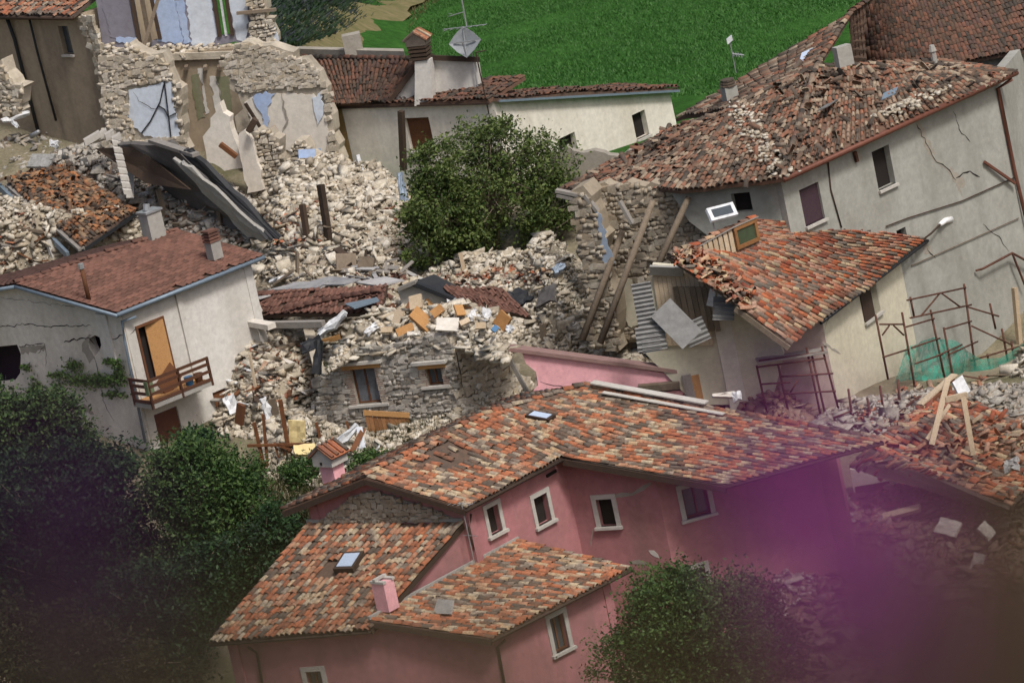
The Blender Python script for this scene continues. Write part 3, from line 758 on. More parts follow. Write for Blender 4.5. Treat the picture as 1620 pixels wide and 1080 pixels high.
    # cracks with bared stone in the plaster
    for pl, pts in ((m2, [(968, 786), (985, 783), (1000, 782), (1018, 772), (1030, 764)]), (m1, [(812, 800), (818, 822), (824, 850)]), (m2, [(995, 890), (1012, 889), (1026, 893)]), (m2, [(938, 838), (935, 862)])):
        mb = MB(); pp = [pl.P(*q) for q in pts]
        v = []; 
        for i, p in enumerate(pp): w_ = .05+.06*(i % 2); v += [p+pl.n*.008+up*w_, p+pl.n*.008-up*w_*.6]
        mb.add(v, [(2*i, 2*i+1, 2*i+3, 2*i+2) for i in range(len(pp)-1)]); mb.build('crack', M['mortar'], t)
    mb = MB(); q = [m2.P(1026, 870), m2.P(1034, 870), m2.P(1041, 876), m2.P(1043, 882), m2.P(1036, 880), m2.P(1030, 876)]; mb.slab([p+m2.n*.012 for p in q], .01, m2.n); mb.build('bare_patch', M['white'], t)
    # chimneys
    cb = rf_point(L1, Pk, L2, R2, 530, 762)
    ch = MB(); wv = (R2-Pk); wv.z = 0; wv.normalize(); xv = Vector((wv.y, -wv.x, 0))
    ctop = cb+up*1.0; ch.obox(cb+up*.1, xv*.32, wv*.28, up*.6); c_ = ch.build('chimney', M['pink_pale'], t)
    h_ = cb+up*.7
    mb = MB(); v = [h_+xv*i*.46+wv*j*.42 for i, j in ((-1, -1), (1, -1), (1, 1), (-1, 1))]+[h_+up*.34+xv*i*.46+wv*j*.42 for i, j in ((-1, -1), (1, -1), (1, 1), (-1, 1))]+[h_+up*.68+wv*j*.42 for j in (-1, 1)]
    mb.add(v, [(3, 2, 1, 0), (0, 1, 5, 8, 4), (2, 3, 7, 9, 6), (0, 4, 7, 3), (1, 2, 6, 5), (4, 8, 9, 7), (5, 6, 9, 8)]); mb.build('chimney_cap', M['frame'], c_)
    mb = MB()
    for s_ in (-1, 1): 
        e = h_+up*.33+xv*s_*.6; k = h_+up*.74; mb.slab([k-wv*.5, k+wv*.5, e+wv*.5, e-wv*.5], .05)
    mb.build('cap_roof', M['tile'], c_)
    mb = MB()
    for s_ in (-1, 1):
        for j in range(4): e = h_+up*.36+xv*s_*.58+wv*(.36*s_*0-.4+j*.26); mb.tube([h_+up*.78+wv*(-.4+j*.26), e+up*.03], .07, 6)
    mb.build('cap_tile', M['tile_mid'], c_)
    mb = MB(); mb.obox(h_+up*.12-wv*.425-xv*.05, xv*.05, wv*.01, up*.05); mb.build('vent_hole', M['dark'], c_)
    cb = gp_hit = rf_point(TL, TR, BL, BR, 612, 952)
    ch = MB(); ch.obox(cb+up*.25, xv*.28, wv*.26, up*.5); c2 = ch.build('chimney', M['pink_pale'], t)
    mb = MB()
    for s_ in (-1, 1): mb.beam(cb+up*.79+wv*.22*s_-xv*.32, cb+up*.79+wv*.22*s_+xv*.32, .14, .08); 
    mb.beam(cb+up*.87-xv*.1-wv*.3, cb+up*.87-xv*.1+wv*.3, .12, .08); mb.build('chimney_cap', M['frame'], c2)
    # skylights
    for quad, cor in (((TL, TR, BL, BR), [(546, 879), (578, 877), (560, 905), (529, 906)]), ((R2, A, C, B), [(843, 655), (880, 662), (868, 670), (831, 663)])):
        q = [rf_point(*quad, *c_) for c_ in cor]; n = (q[1]-q[0]).cross(q[3]-q[0]).normalized(); n = n if n.z > 0 else -n
        mb = MB(); mb.slab([p+n*.17 for p in q], .2, n); s_ = mb.build('skylight', M['fascia'], t)
        c0 = sum(q, Vector())/4; mb = MB(); mb.slab([c0+(p-c0)*.76+n*.19 for p in q], .02, n); mb.build('pane', M['skylight'], s_)
    # pale metal capping on the back edge of the roof
    n_ = Vector((0, 0, 1)); q = [A.lerp(B, .03)+up*.22, A.lerp(B, .42)+up*.22]
    strip(t, 'metal_capping', q[0], q[1], .34, .05, 'frame'); strip(t, 'metal_capping', A.lerp(B, .06)+up*.12-Vector((0, .45, .1)), A.lerp(B, .47)+up*.12-Vector((0, .45, .1)), .2, .04, 'frame')
    # mast aerial by the eave corner
    base = rf_point(TL, TR, BL, BR, 733, 832)
    an = thing('roof_aerial', 'thin grey mast aerial by the eave corner of the pink house', 'aerial', base)
    b0 = m1.P(736, 885, .4); tp = b0+up*2.1
    mb = MB(); mb.tube([b0-up*.1, tp], .02, 5); mb.build('mast', M['greymetal'], an)
    mb = MB(); mb.tube([tp-up*.05-xv*.5, tp-up*.05+xv*.5], .012, 4)
    for j in range(5): mb.tube([tp-up*.05+xv*(-.45+j*.22)-wv*.22, tp-up*.05+xv*(-.45+j*.22)+wv*.22], .008, 4)
    mb.tube([tp-up*1.2-xv*.25, tp-up*1.2+xv*.4], .012, 4); mb.build('antenna_rods', M['greymetal'], an)
    # broken slab leaning on the front lean-to
    pb_ = rf_point(T1, T2, b1, b2, 700, 975); mb = MB(); mb.slab([pb_+up*.1-xv*.4, pb_+up*.12+xv*.4, pb_+up*.5+xv*.35+wv*.3, pb_+up*.5-xv*.35+wv*.3], .08)
    single('roof_slab_piece', 'broken grey slab with two ridge tiles lying on the small front pink roof', 'slab', mb, 'concrete')
def rf_point(a, b, c, d_, px, py):
    """where the line of sight meets the plane of a slope"""
    n = (Vector(b)-Vector(a)).cross(Vector(c)-Vector(a)).normalized(); r = ray(px, py)
    t = (Vector(a)-CAM).dot(n)/r.dot(n); return CAM+r*t
pink_house()
# ------------------------------------------------------------------ white house on the left
UP = Vector((0, 0, 1))
def crack(parent, pl, pts, w_=.05, mat='dark', out=.006):
    pp = [pl.P(*q) for q in pts]; v = []
    # subdivide and jitter
    fine = []
    for a, b_ in zip(pp, pp[1:]):
        k = max(2, int((b_-a).length/.18))
        for i in range(k): fine.append(a.lerp(b_, i/k)+(pl.d*rng.gauss(0, .03)+UP*rng.gauss(0, .03)))
    fine.append(pp[-1])
    for i, p in enumerate(fine):
        d = (fine[min(i+1, len(fine)-1)]-fine[max(0, i-1)]).normalized(); sd_ = d.cross(pl.n).normalized()
        t = w_*rng.uniform(.35, 1.0)*(.3 if i in (0, len(fine)-1) else 1); v += [p+pl.n*out+sd_*t/2, p+pl.n*out-sd_*t/2]
    mb = MB(); mb.add(v, [(2*i, 2*i+1, 2*i+3, 2*i+2) for i in range(len(fine)-1)]); return mb.build('crack', M[mat], parent)
def patch(parent, pl, pts, mat, name='plaster_patch', out=.02, rag=.035):
    a = pl.poly(pts); o = []
    for p, q in zip(a, a[1:]+a[:1]):
        k = max(1, int(math.hypot(q[0]-p[0], q[1]-p[1])/.14))
        for i in range(k): o.append((p[0]+(q[0]-p[0])*i/k+rng.gauss(0, rag), p[1]+(q[1]-p[1])*i/k+rng.gauss(0, rag)))
    return wall(parent, pl.shift(out), o, thick=.03, mat=mat, name=name)
def ragged(pts, amp=.12, step=.3, lock=()):
    o = []
    n = len(pts)
    for i in range(n):
        p, q = pts[i], pts[(i+1) % n]
        if i in lock: o.append(p); continue
        k = max(1, int(math.hypot(q[0]-p[0], q[1]-p[1])/step))
        for j in range(k): o.append((p[0]+(q[0]-p[0])*j/k+rng.gauss(0, amp), p[1]+(q[1]-p[1])*j/k+rng.gauss(0, amp)))
    return o
def white_house():
    zE, rise = 5.3, .9
    e0, e1 = pz(185, 495, zE), pz(417, 404, zE); P0, P1 = pz(23, 449, zE+rise), pz(281, 364, zE+rise)
    f0 = P0+(P0-e0); f0.z = zE; f1 = P1+(P1-e1); f1.z = zE
    t = thing('white_house', 'white two-storey house with brown tiled roof, wooden balcony and cracked gable wall', 'house', down(e0, G(e0.y)))
    rf = Roofs(t, 'tile_conc', 'flat')
    r1 = rf.slope([P0, e0], [P1, e1], du=.29, dv=.33, jit=.25, seed=11, deckmat='fascia', skip=lambda u, v, g: v > .97 and g.random() < .1)
    r2 = rf.slope([P0, f0], [P1, f1], du=.29, dv=.33, jit=.25, seed=12, show=False, deckmat='fascia')
    rf.ridge(P1, P0, r1, 1.15); rf.finish()
    sp = Plane(e0, e1).shift(-.4); gp = Plane(f0, e0).shift(-.4); zg = G(-3)-2.5
    d1 = sp.rect([(220, 518), (256, 504), (274, 590), (233, 602)]); d2 = sp.rect([(245, 655), (281, 642), (292, 700), (254, 712)])
    d3 = sp.rect([(337, 625), (355, 610), (366, 650), (345, 662)])
    s0, s1 = sp.sh(196, 510)[0], sp.sh(402, 440)[0]
    so_ = sp.sh(330, 560)[0]
    out = [(s0, zg), (so_+.4, zg), (so_+.2, zE-2.2), (s1, zE-1.4), (s1, zE-.1), (s0, zE-.1)]
    out2 = [(s0, zg), (s1-.8, zg)]+ragged([(s1-.8, zg), (s1, zE-1.5)], .15, .35)+[(s1, zE-1.3), (s1, zE-.1), (s0, zE-.1)]
    wall(t, sp, out2, [hole(d1), hole(d2), hole(d3)], mat='white')
    # gable wall with a blown-out hole and a dark window gap at the left
    g0 = gp.sh(-90, 500)[0]; g1 = gp.sh(192, 510)[0]; gk = gp.sh(23, 460)[0]
    bh = [gp.sh(*p) for p in [(138, 537), (150, 530), (163, 536), (158, 553), (150, 565), (143, 552)]]
    big = [gp.sh(*p) for p in [(-40, 552), (27, 545), (33, 560), (32, 590), (22, 604), (-40, 610)]]
    wall(t, gp, [(g0, zg), (g1, zg), (g1, zE-.12), (gk, zE+rise-.18), (g0, zE-.3)], [bh, big], mat='offwhite')
    mb = MB(); c_ = gp.pt((g0+g1)/2, zE-2.5, -1.2); mb.obox(c_, gp.d*(g1-g0)*.42, gp.n*.05, UP*2.4); mb.build('inner_wall', M['dark'], t)  # near-black backing panel, painted darkness behind the gable openings
    bk0, bk1 = sp.pt(s1, 0), gp.pt(g0, 0); wall_ab(t, bk0, bk0+(f1-e1)*.93, zg, zE-.1, mat='white'); 
    # pilaster and corner strips
    a = gp.rect([(147, 497), (178, 503), (182, 530), (150, 527)]); mb = MB()
    mb.obox(gp.pt((a[0]+a[1])/2, zE-1.2, .03), gp.d*.35, gp.n*.05, UP*.95); mb.build('pilaster', M['white'], t)
    a = sp.sh(283, 480)[0]; mb = MB(); mb.obox(sp.pt(a, zE-2.2, .04), sp.d*.12, sp.n*.06, UP*2.0); mb.build('pilaster', M['white'], t)
    # doors
    for d_, mat, leaf in ((d1, 'orangewood', True), (d2, 'brownwood', False), (d3, 'brownwood', False)):
        mb = MB(); w_ = d_[1]-d_[0]
        if leaf:
            mb.obox(sp.pt(d_[0]+w_*.68, (d_[2]+d_[3])/2, -.02), sp.d*w_*.32+sp.n*.1, sp.n*.02, UP*(d_[3]-d_[2])*.5)
            dd = mb.build('door', M[mat], t)
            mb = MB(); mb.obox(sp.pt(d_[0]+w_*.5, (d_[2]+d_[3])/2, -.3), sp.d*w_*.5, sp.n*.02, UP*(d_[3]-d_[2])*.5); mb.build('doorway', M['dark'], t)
            mb = MB(); mb.beam(sp.pt(d_[0]-.05, d_[2], .02), sp.pt(d_[0]-.05, d_[3], .02), .1, .08, sp.n); mb.beam(sp.pt(d_[1]+.05, d_[2], .02), sp.pt(d_[1]+.05, d_[3], .02), .1, .08, sp.n); mb.beam(sp.pt(d_[0]-.1, d_[3]+.05, .025), sp.pt(d_[1]+.1, d_[3]+.05, .025), .1, .08, sp.n); mb.build('door_frame', M['brownwood'], dd)
        else:
            mb.obox(sp.pt(d_[0]+w_*.5, (d_[2]+d_[3])/2, -.12), sp.d*w_*.5, sp.n*.03, UP*(d_[3]-d_[2])*.5); mb.build('door', M[mat], t)
    # balcony
    bp = sp.shift(1.3); a0, zb = bp.sh(242, 645); a1, zb2 = bp.sh(337, 604); zb = (zb+zb2)/2
    mb = MB(); mb.obox(sp.pt((a0+a1)/2, zb, .65), sp.d*(a1-a0)/2, sp.n*.65, UP*.09); bal = mb.build('balcony', M['concrete'], t)
    mb = MB(); mb.obox(sp.pt((a0+a1)/2, zb+.1, .65), sp.d*((a1-a0)/2-.05), sp.n*.6, UP*.012); mb.build('floor', M['orangewood'], bal)
    for a in (a0+.03, (a0+a1)/2, a1-.03):
        mb = MB(); mb.beam(sp.pt(a, zb-.1, 1.28), sp.pt(a, zb+1.05, 1.28), .09, .09, sp.n); mb.build('post', M['balcony'], bal)
    for o in (.1,):
        mb = MB(); mb.beam(sp.pt(a0+.03, zb, o), sp.pt(a0+.03, zb+1.05, o), .09, .09, sp.n); mb.build('post', M['balcony'], bal)
    for h in (.18, .5, .8, 1.04):
        mb = MB(); mb.beam(sp.pt(a0, zb+h, 1.28+.02), sp.pt(a1, zb+h-.02, 1.3), .05, .12, UP); mb.build('rail', M['balcony'], bal)
        mb = MB(); mb.beam(sp.pt(a0+.01, zb+h, .05), sp.pt(a0+.01, zb+h, 1.26), .05, .12, UP); mb.build('rail', M['balcony'], bal)
    # gutters and downpipe
    pipe(t, 'gutter', [e0-UP*.08, e1-UP*.08], .09, 'steel', 8); pipe(t, 'gutter', [P0-UP*.12, e0-UP*.12], .08, 'steel', 8); pipe(t, 'gutter', [f0-UP*.12, P0-UP*.12], .08, 'steel', 8)
    pipe(t, 'downpipe', [sp.P(207, 500, .35), sp.P(190, 508, .12), sp.P(196, 540, .08), sp.P(228, 700, .08)], .06, 'steel')
    # chimneys and flue
    xv = (e1-e0).normalized(); wv = Vector((xv.y, -xv.x, 0))
    cb = P0.lerp(P1, .86); mb = MB(); mb.obox(cb+UP*.35, xv*.36, wv*.3, UP*.75); c_ = mb.build('chimney', M['concrete'], t)
    mb = MB(); mb.obox(cb+UP*1.12, xv*.42, wv*.36, UP*.04); mb.tube([cb+UP*1.16-xv*.12, cb+UP*1.42-xv*.05], .14, 8); mb.build('chimney_cap', M['greymetal'], c_)
    cb = rf_point(P0, P1, e0, e1, 341, 407); mb = MB(); mb.obox(cb+UP*.3, xv*.24, wv*.22, UP*.35); c_ = mb.build('chimney', M['concrete'], t)
    mb = MB()
    for k in range(4): mb.obox(cb+UP*(.7+k*.13), xv*.27, wv*.25, UP*.04)
    mb.obox(cb+UP*.9, xv*.2, wv*.18, UP*.25); mb.build('chimney_cap', M['tile_conc'], c_)
    cb = rf_point(P0, P1, e0, e1, 141, 475); pipe(t, 'flue_pipe', [cb-UP*.1, cb+UP*1.3], .09, 'brownwood', 8); 
    mb = MB(); mb.tube([cb+UP*1.3, cb+UP*1.5], .12, 8); mb.build('flue_cap', M['greymetal'], t)
    # cracks
    for pts, w_ in (([(0, 517), (40, 512), (80, 516), (145, 515)], .05), ([(100, 540), (140, 533), (150, 545)], .07), ([(163, 538), (185, 534), (195, 530)], .06), ([(30, 548), (70, 543)], .05), ([(150, 565), (155, 590), (165, 640), (180, 665)], .05), ([(60, 560), (72, 545), (72, 580)], .03), ([(0, 470), (60, 478), (120, 486)], .02), ([(90, 655), (110, 645), (135, 640)], .03)):
        crack(t, gp, pts, w_)
    crack(t, sp, [(205, 530), (215, 520), (222, 516)], .04)
    patch(t, gp, [(128, 545), (138, 532), (146, 528), (140, 545), (150, 568), (140, 572)], 'mortar', name='bare_patch', out=.004); patch(t, gp, [(30, 548), (70, 546), (72, 552), (34, 560)], 'mortar', name='bare_patch', out=.004); patch(t, gp, [(100, 645), (135, 640), (150, 655), (120, 652)], 'mortar', name='bare_patch', out=.004)
    # creeper on the gable
    rg = np.random.default_rng(8); C = []
    for (x, y, rx, ry, k) in ((118, 577, 13, 9, 90), (150, 601, 45, 10, 420), (95, 591, 16, 5, 70), (178, 570, 14, 5, 60), (190, 590, 10, 20, 90), (185, 622, 18, 5, 80), (57, 620, 10, 22, 160), (85, 630, 10, 12, 90), (45, 580, 8, 6, 40), (60, 650, 25, 22, 300)):
        for _ in range(k*2): C.append(gp.P(x+rg.normal()*rx*.55, y+rg.normal()*ry*.55, .04+rg.random()*.12))
    n = len(C); L = np.array([tuple(c) for c in C]); nd = rg.normal(size=(n, 3))*.5+np.array(gp.n); nd /= np.linalg.norm(nd, axis=1)[:, None]
    ax = np.cross(nd, rg.normal(size=(n, 3))); ax /= np.linalg.norm(ax, axis=1)[:, None]; ay = np.cross(nd, ax); s = (.07*(.6+.7*rg.random(n)))[:, None]
    V = np.stack([L-ax*s, L+ay*s*.7, L+ax*s, L-ay*s*.7], 1).reshape(-1, 3)
    iv = np_mesh('ivy', V, np.arange(n*4).reshape(-1, 4), M['leaf_ivy']); tag(iv, 'bright green creeper spreading on the cracked gable of the white house', 'ivy')
    # things on the balcony
    q = sp.pt(a0+.1, zb+.75, 1.2)
    mb = MB(); mb.obox(q, sp.d*.14, sp.n*.12, UP*.28); single('flowered_cloth', 'patterned cloth hanging on the near corner of the balcony rail', 'cloth', mb, 'cloth')
    for (dx, o, lab, mt) in ((a1-a0-.35, .9, 'round flowerpot with leaves on the far end of the balcony', 'brownwood'), (a1-a0-.75, .8, 'small blue bucket standing on the balcony floor', 'bucket')):
        b_ = sp.pt(a0+dx, zb+.12, o); mb = MB(); mb.tube([b_, b_+UP*.35], .14, 10, .19); single('flower_pot' if mt == 'brownwood' else 'bucket', lab, 'pot' if mt == 'brownwood' else 'bucket', mb, mt)
    p = sp.pt(a0+1.5, zb+.55, .55); mb = MB(); mb.obox(p, sp.d*.42+UP*.3, sp.n*.03, UP*.35-sp.d*.2); single('fallen_shutter', 'brown wooden shutter tilted on the balcony beside the open door', 'shutter', mb, 'brownwood')
M['leaf_ivy'] = mat_leaf('creeper_leaf', [(.05, .10, .02), (.09, .17, .035), (.13, .23, .05)])
M['balcony'] = mat_wood('balcony_wood', (.05, .022, .013), (.095, .042, .022))
M['cloth'] = mat_pieces('patterned_cloth', [(.4, .1, .1), (.5, .45, .35), (.15, .2, .1)], bscale=30)
M['bucket'] = mat_flat('blue_plastic', (.03, .12, .25), .4)
white_house()

# ------------------------------------------------------------------ beige house, far left
def beige_house():
    A = pY(130, 20, 26.5); pl = Plane(A, yaw=-50)
    t = thing('beige_house', 'weathered beige house with two dark downpipes and a small window', 'house', down(A, G(A.y)))
    out = pl.poly([(-60, 290), (200, 290), (186, 230), (165, 130), (150, 70), (133, 22), (-60, 12)])
    w_ = pl.rect([(92, 42), (106, 41), (117, 84), (101, 88)])
    wall(t, pl, out, [hole(w_)], mat='beige'); window(t, pl, w_, .0, depth=.25, pane='glass', bars=False)
    # ragged stone edge on the right where the wall broke off
    edge = pl.poly([(124, 22), (146, 25), (160, 70), (172, 130), (180, 180), (172, 180), (160, 130), (145, 75)])
    facing(t, pl.shift(.03), edge, size=(.28, .2), mat='stone', limit=80, seed=9, proud=.02, gap=1.08)
    rf = Roofs(t, 'tile_mid'); e0, e1 = pl.P(-40, 16, .5), pl.P(128, 22, .5); k = -pl.n*4+UP*1.2
    e1.z = e0.z = (e0.z+e1.z)/2
    r_ = rf.slope([e0+k, e0], [e1+k, e1], seed=21, jit=2); rf.finish()
    pipe(t, 'gutter', [e0-UP*.12, e1-UP*.12], .1, 'fascia', 8)
    pipe(t, 'downpipe', [pl.P(14, 20, .2), pl.P(26, 60, .12), pl.P(72, 240, .12)], .09, 'black'); pipe(t, 'downpipe', [pl.P(51, 24, .2), pl.P(62, 80, .12), pl.P(92, 190, .12)], .06, 'black')
    b2 = pl.P(133, 22); wall_ab(t, b2-pl.n*.4, b2-pl.n*7, b2.z-7, b2.z, mat='beige')
    # lamp
    q = pl.P(70, 215, .1); lp = thing('street_lamp', 'street lamp with glass head on a bracket at the beige wall', 'lamp', q)
    mb = MB(); mb.tube([q, q+pl.n*.5+pl.d*.3+UP*.25], .03, 6); mb.build('arm', M['fascia'], lp)
    h = q+pl.n*.7+pl.d*.5+UP*.35; mb = MB(); mb.tube([h-pl.d*.35-UP*.12, h, h+pl.d*.3+UP*.12], .13, 8, .09); mb.build('lamp_head', M['greymetal'], lp, smooth=True)
    mb = MB(); mb.tube([q+UP*-.3+pl.n*.6+pl.d*.6, h], .03, 5); mb.build('stay', M['greymetal'], lp)
beige_house()

# ------------------------------------------------------------------ tall ruin with blue rooms
M['stone_ruin'] = mat_pieces('ruin_stones', [(.42, .37, .295), (.50, .445, .36), (.56, .505, .42), (.62, .565, .48), (.45, .38, .28)], stain=(.25, .21, .15), stain_amt=.5, pat=.15, bscale=12, bstr=.6)
def tall_ruin():
    A = pY(300, 75, 25.5); bk = Plane(A, yaw=-14)
    t = thing('tall_ruin', 'torn-open stone building with exposed blue and white rooms', 'ruin', down(A, G(A.y)))
    # back wall of the upper room with two openings
    o1 = bk.poly([(204, -30), (234, -30), (254, 62), (222, 72)]); o2 = bk.poly([(336, -20), (356, -20), (368, 56), (348, 58)])
    outw = bk.poly([(146, -40), (402, -40), (400, 72), (372, 66), (330, 75), (180, 80), (163, 78)])
    wall(t, bk, outw, [o1, o2], thick=.35, mat='mauve')
    for pts, mt in (([(243, 2), (276, 0), (290, 60), (288, 70), (250, 66)], 'blue'), ([(276, 0), (292, 0), (300, 66), (290, 70)], 'blue'), ([(294, -5), (334, -5), (346, 55), (332, 74), (304, 73)], 'paleblue'), ([(360, -5), (390, -5), (392, 30), (389, 70), (374, 62)], 'paleblue'), ([(160, -5), (202, -5), (218, 66), (176, 60)], 'mauve')):
        patch(t, bk, pts, mt)
    patch(t, bk, [(182, 60), (216, 58), (219, 70), (190, 68)], 'blue', out=.05)
    for pts in (o1, o2):   # door and window frames of dark wood
        mb = MB()
        for (a, b_) in ((pts[0], pts[3]), (pts[1], pts[2])): mb.beam(bk.pt(*a, .03), bk.pt(*b_, .03), .16, .12, bk.n)
        mb.build('opening_frame', M['darkwood'], t)
    a, b_ = [((p[0]+q[0])/2, (p[1]+q[1])/2) for p, q in ((o2[0], o2[1]), (o2[3], o2[2]))]
    mb = MB(); mb.beam(bk.pt(*a), bk.pt(*b_), .09, .1, bk.n); mb.build('mullion', M['whitepaint'], t)
    mb = MB(); p = [bk.P(*q) for q in ((218, -10), (228, 0), (238, 62), (232, 66))]; mb.beam(bk.P(222, -20, .1), bk.P(238, 66, .1), .2, .06, bk.n); mb.build('door_leaf', M['oldwood'], t)
    # broken stone edge right of the room
    e = bk.poly([(398, -20), (420, -10), (424, 20), (436, 30), (440, 75), (455, 80), (430, 110), (395, 80)])
    wall(t, bk.shift(.25), ragged(e, .1, .3), thick=.7, mat='stonecore', name='broken_wall'); 
    patch(t, bk.shift(.25), [(422, 32), (434, 40), (440, 60), (438, 72), (425, 72)], 'paleblue')
    facing(t, bk.shift(.27), e, size=(.25, .17), mat='stone_ruin', limit=40, seed=31)
    # ragged floor edge of the room
    inst = []
    for _ in range(260):
        x = rng.uniform(165, 400); pt_ = bk.P(x, 76+rng.gauss(0, 4), rng.uniform(.1, 1.0)); s_ = rng.uniform(.08, .3); inst.append((rng.randrange(12), np.array(Matrix.Rotation(rng.uniform(0, 6), 3, 'Z') @ Matrix.Diagonal((s_*1.4, s_, s_*.7))), np.array(pt_)))
    V, F = merge_inst(STONES, inst); o_ = np_mesh('floor_rubble', V, F, M['stone_ruin'], t); o_['kind'] = 'stuff'
    mb = MB(); mb.slab([bk.P(165, 80, 1.1), bk.P(400, 72, 1.1), bk.P(400, 72, 0), bk.P(165, 80, 0)], .3); mb.build('floor_slab', M['stonecore'], t)
    for x in (250, 275, 300, 330, 352): mb = MB(); mb.beam(bk.P(x, 92, .2), bk.P(x+6, 98, 1.3), .16, .16); mb.build('joist', M['oldwood'], t)
    # left pier in front
    lp = Plane(pY(230, 220, 23.0), yaw=-22)
    o = lp.poly([(172, 262), (296, 262), (290, 200), (282, 140), (268, 112), (258, 92), (238, 88), (225, 85), (212, 74), (200, 72), (188, 78), (180, 88), (168, 96), (158, 112), (160, 150)])
    wall(t, lp, ragged(o, .09, .3), thick=.8, mat='stonecore', name='broken_wall')
    po = [(204, 144), (266, 128), (274, 130), (280, 180), (287, 222), (228, 214), (213, 200), (210, 198), (200, 180), (206, 165)]
    patch(t, lp, po, 'paleblue', out=.07)
    hs = [(lp.rect([(204, 140), (270, 128), (287, 222), (205, 210)]))]
    facing(t, lp.shift(.02), o, hs, size=(.25, .17), mat='stone_ruin', limit=150, seed=32, proud=.02, gap=1.08)
    for pts in ([(262, 128), (255, 160), (240, 190), (225, 210)], [(262, 130), (272, 215)], [(252, 166), (262, 172), (268, 184), (280, 178)]):
        mb = MB(); mb.tube([lp.P(*p, .12) for p in pts], .03, 5); mb.build('hanging_cable', M['black'], t)
    crack(t, lp.shift(.1), [(212, 146), (220, 160), (240, 172), (250, 172)], .04)
    # dark recess between the piers with mossy strips
    rc = Plane(pY(320, 200, 24.6), yaw=-14)
    wall(t, rc, rc.poly([(262, 85), (395, 75), (400, 260), (280, 270)]), thick=.3, mat='beige', name='recess_wall')
    patch(t, rc, [(314, 108), (320, 108), (328, 170), (332, 180), (326, 182)], 'white'); patch(t, rc, [(332, 120), (342, 122), (352, 165), (356, 200), (348, 200), (338, 160)], 'white')
    patch(t, rc, [(342, 122), (362, 118), (372, 220), (368, 235), (356, 205)], 'moss'); patch(t, rc, [(302, 118), (314, 118), (324, 185), (312, 190)], 'moss')
    patch(t, rc, [(280, 148), (292, 147), (297, 180), (286, 181)], 'dark', out=.03)  # near-black patch, painted as an unlit gap rather than plaster
    # right tall wall with plaster and blue patches
    rw = Plane(pY(450, 260, 21.0), yaw=-20)
    o = rw.poly([(385, 330), (430, 300), (470, 300), (545, 300), (548, 262), (528, 215), (520, 165), (512, 130), (498, 108), (470, 92), (462, 82), (448, 76), (420, 74), (396, 68), (380, 70), (362, 84), (356, 110), (368, 140), (372, 180), (380, 230)])
    wall(t, rw, ragged(o, .1, .3), thick=.8, mat='stonecore', name='broken_wall')
    zone = rw.poly([(385, 145), (500, 138), (512, 130), (498, 108), (470, 92), (420, 74), (380, 70), (360, 84), (358, 110)])
    facing(t, rw.shift(.02), zone, size=(.25, .17), mat='stone_ruin', limit=150, seed=33, proud=.02, gap=1.08)
    z2 = rw.poly([(505, 110), (520, 150), (526, 215), (545, 265), (530, 262), (518, 200), (512, 150)])
    facing(t, rw.shift(.04), z2, size=(.25, .17), mat='stone_ruin', limit=40, seed=34, proud=.02, gap=1.08)
    patch(t, rw, [(390, 160), (410, 150), (440, 148), (498, 150), (512, 170), (518, 200), (528, 245), (505, 250), (460, 238), (420, 235), (400, 200)], 'creamwhite', out=.05)
    patch(t, rw, [(400, 152), (416, 146), (436, 148), (424, 165), (428, 215), (420, 222), (416, 180), (404, 165)], 'blue', out=.1)
    patch(t, rw, [(495, 152), (508, 145), (514, 180), (504, 196), (498, 180)], 'paleblue', out=.1)
    patch(t, rw, [(474, 236), (508, 236), (511, 256), (480, 254)], 'blue', out=.1)
    crack(t, rw.shift(.1), [(446, 148), (450, 175), (455, 190), (447, 212)], .09, 'mortar')
    # two leaning plastered fragments and a lower stone stub in front
    f1 = Plane(pY(390, 300, 18.6), yaw=-20)
    o = f1.poly([(376, 212), (388, 205), (398, 222), (412, 270), (416, 300), (392, 306), (380, 250)]); wall(t, f1, ragged(o, .03), thick=.35, mat='creamwhite', name='wall_fragment')
    o = f1.poly([(320, 262), (314, 222), (326, 208), (324, 192), (334, 184), (332, 172), (340, 168), (346, 184), (354, 190), (359, 212), (368, 236), (376, 270), (350, 276)]); wall(t, f1.shift(-.6), ragged(o, .03), thick=.5, mat='creamwhite', name='wall_fragment')
    o = f1.poly([(400, 215), (420, 210), (440, 235), (445, 262), (465, 225), (478, 225), (490, 250), (520, 268), (530, 330), (400, 330)]); wall(t, f1.shift(-.4), ragged(o, .1), thick=.8, mat='stonecore', name='broken_wall')
    facing(t, f1.shift(-.37), o, size=(.25, .17), mat='stone_ruin', limit=90, seed=36, proud=.07)
    # crumbling stub at the left
    st_ = Plane(pY(10, 180, 22.0), yaw=-35); o = st_.poly([(-40, 110), (2, 100), (14, 128), (36, 140), (30, 180), (-40, 185)]); wall(t, st_, ragged(o, .1), thick=.8, mat='stonecore', name='broken_wall')
    facing(t, st_.shift(.02), o, size=(.25, .17), mat='stone_ruin', limit=40, seed=38, proud=.03, gap=1.08)
    # room floor slab, cross beams
    mb = MB(); mb.beam(bk.P(232, 92, 1.5), bk.P(262, -14, 1.2), .16, .16); single('leaning_pole', 'long pale pole leaning against the open blue room', 'pole', mb, 'oldwood')
    mb = MB(); mb.beam(rw.P(393, 160, .4), rw.P(440, 235, .4), .12, .12); single('roof_beam', 'thin dark stick propped across the plastered wall of the torn-open building', 'beam', mb, 'darkwood')
    mb = MB(); mb.beam(bk.P(378, 18, .4), bk.P(440, 12, .4), .14, .14); single('roof_beam', 'weathered beam end sticking out at the top of the torn-open building', 'beam', mb, 'oldwood')
    mb = MB(); mb.beam(f1.P(352, 225, .3), f1.P(378, 245, .3), .2, .2); single('roof_beam', 'short dark beam poking out between the plastered fragments', 'beam', mb, 'brownwood')
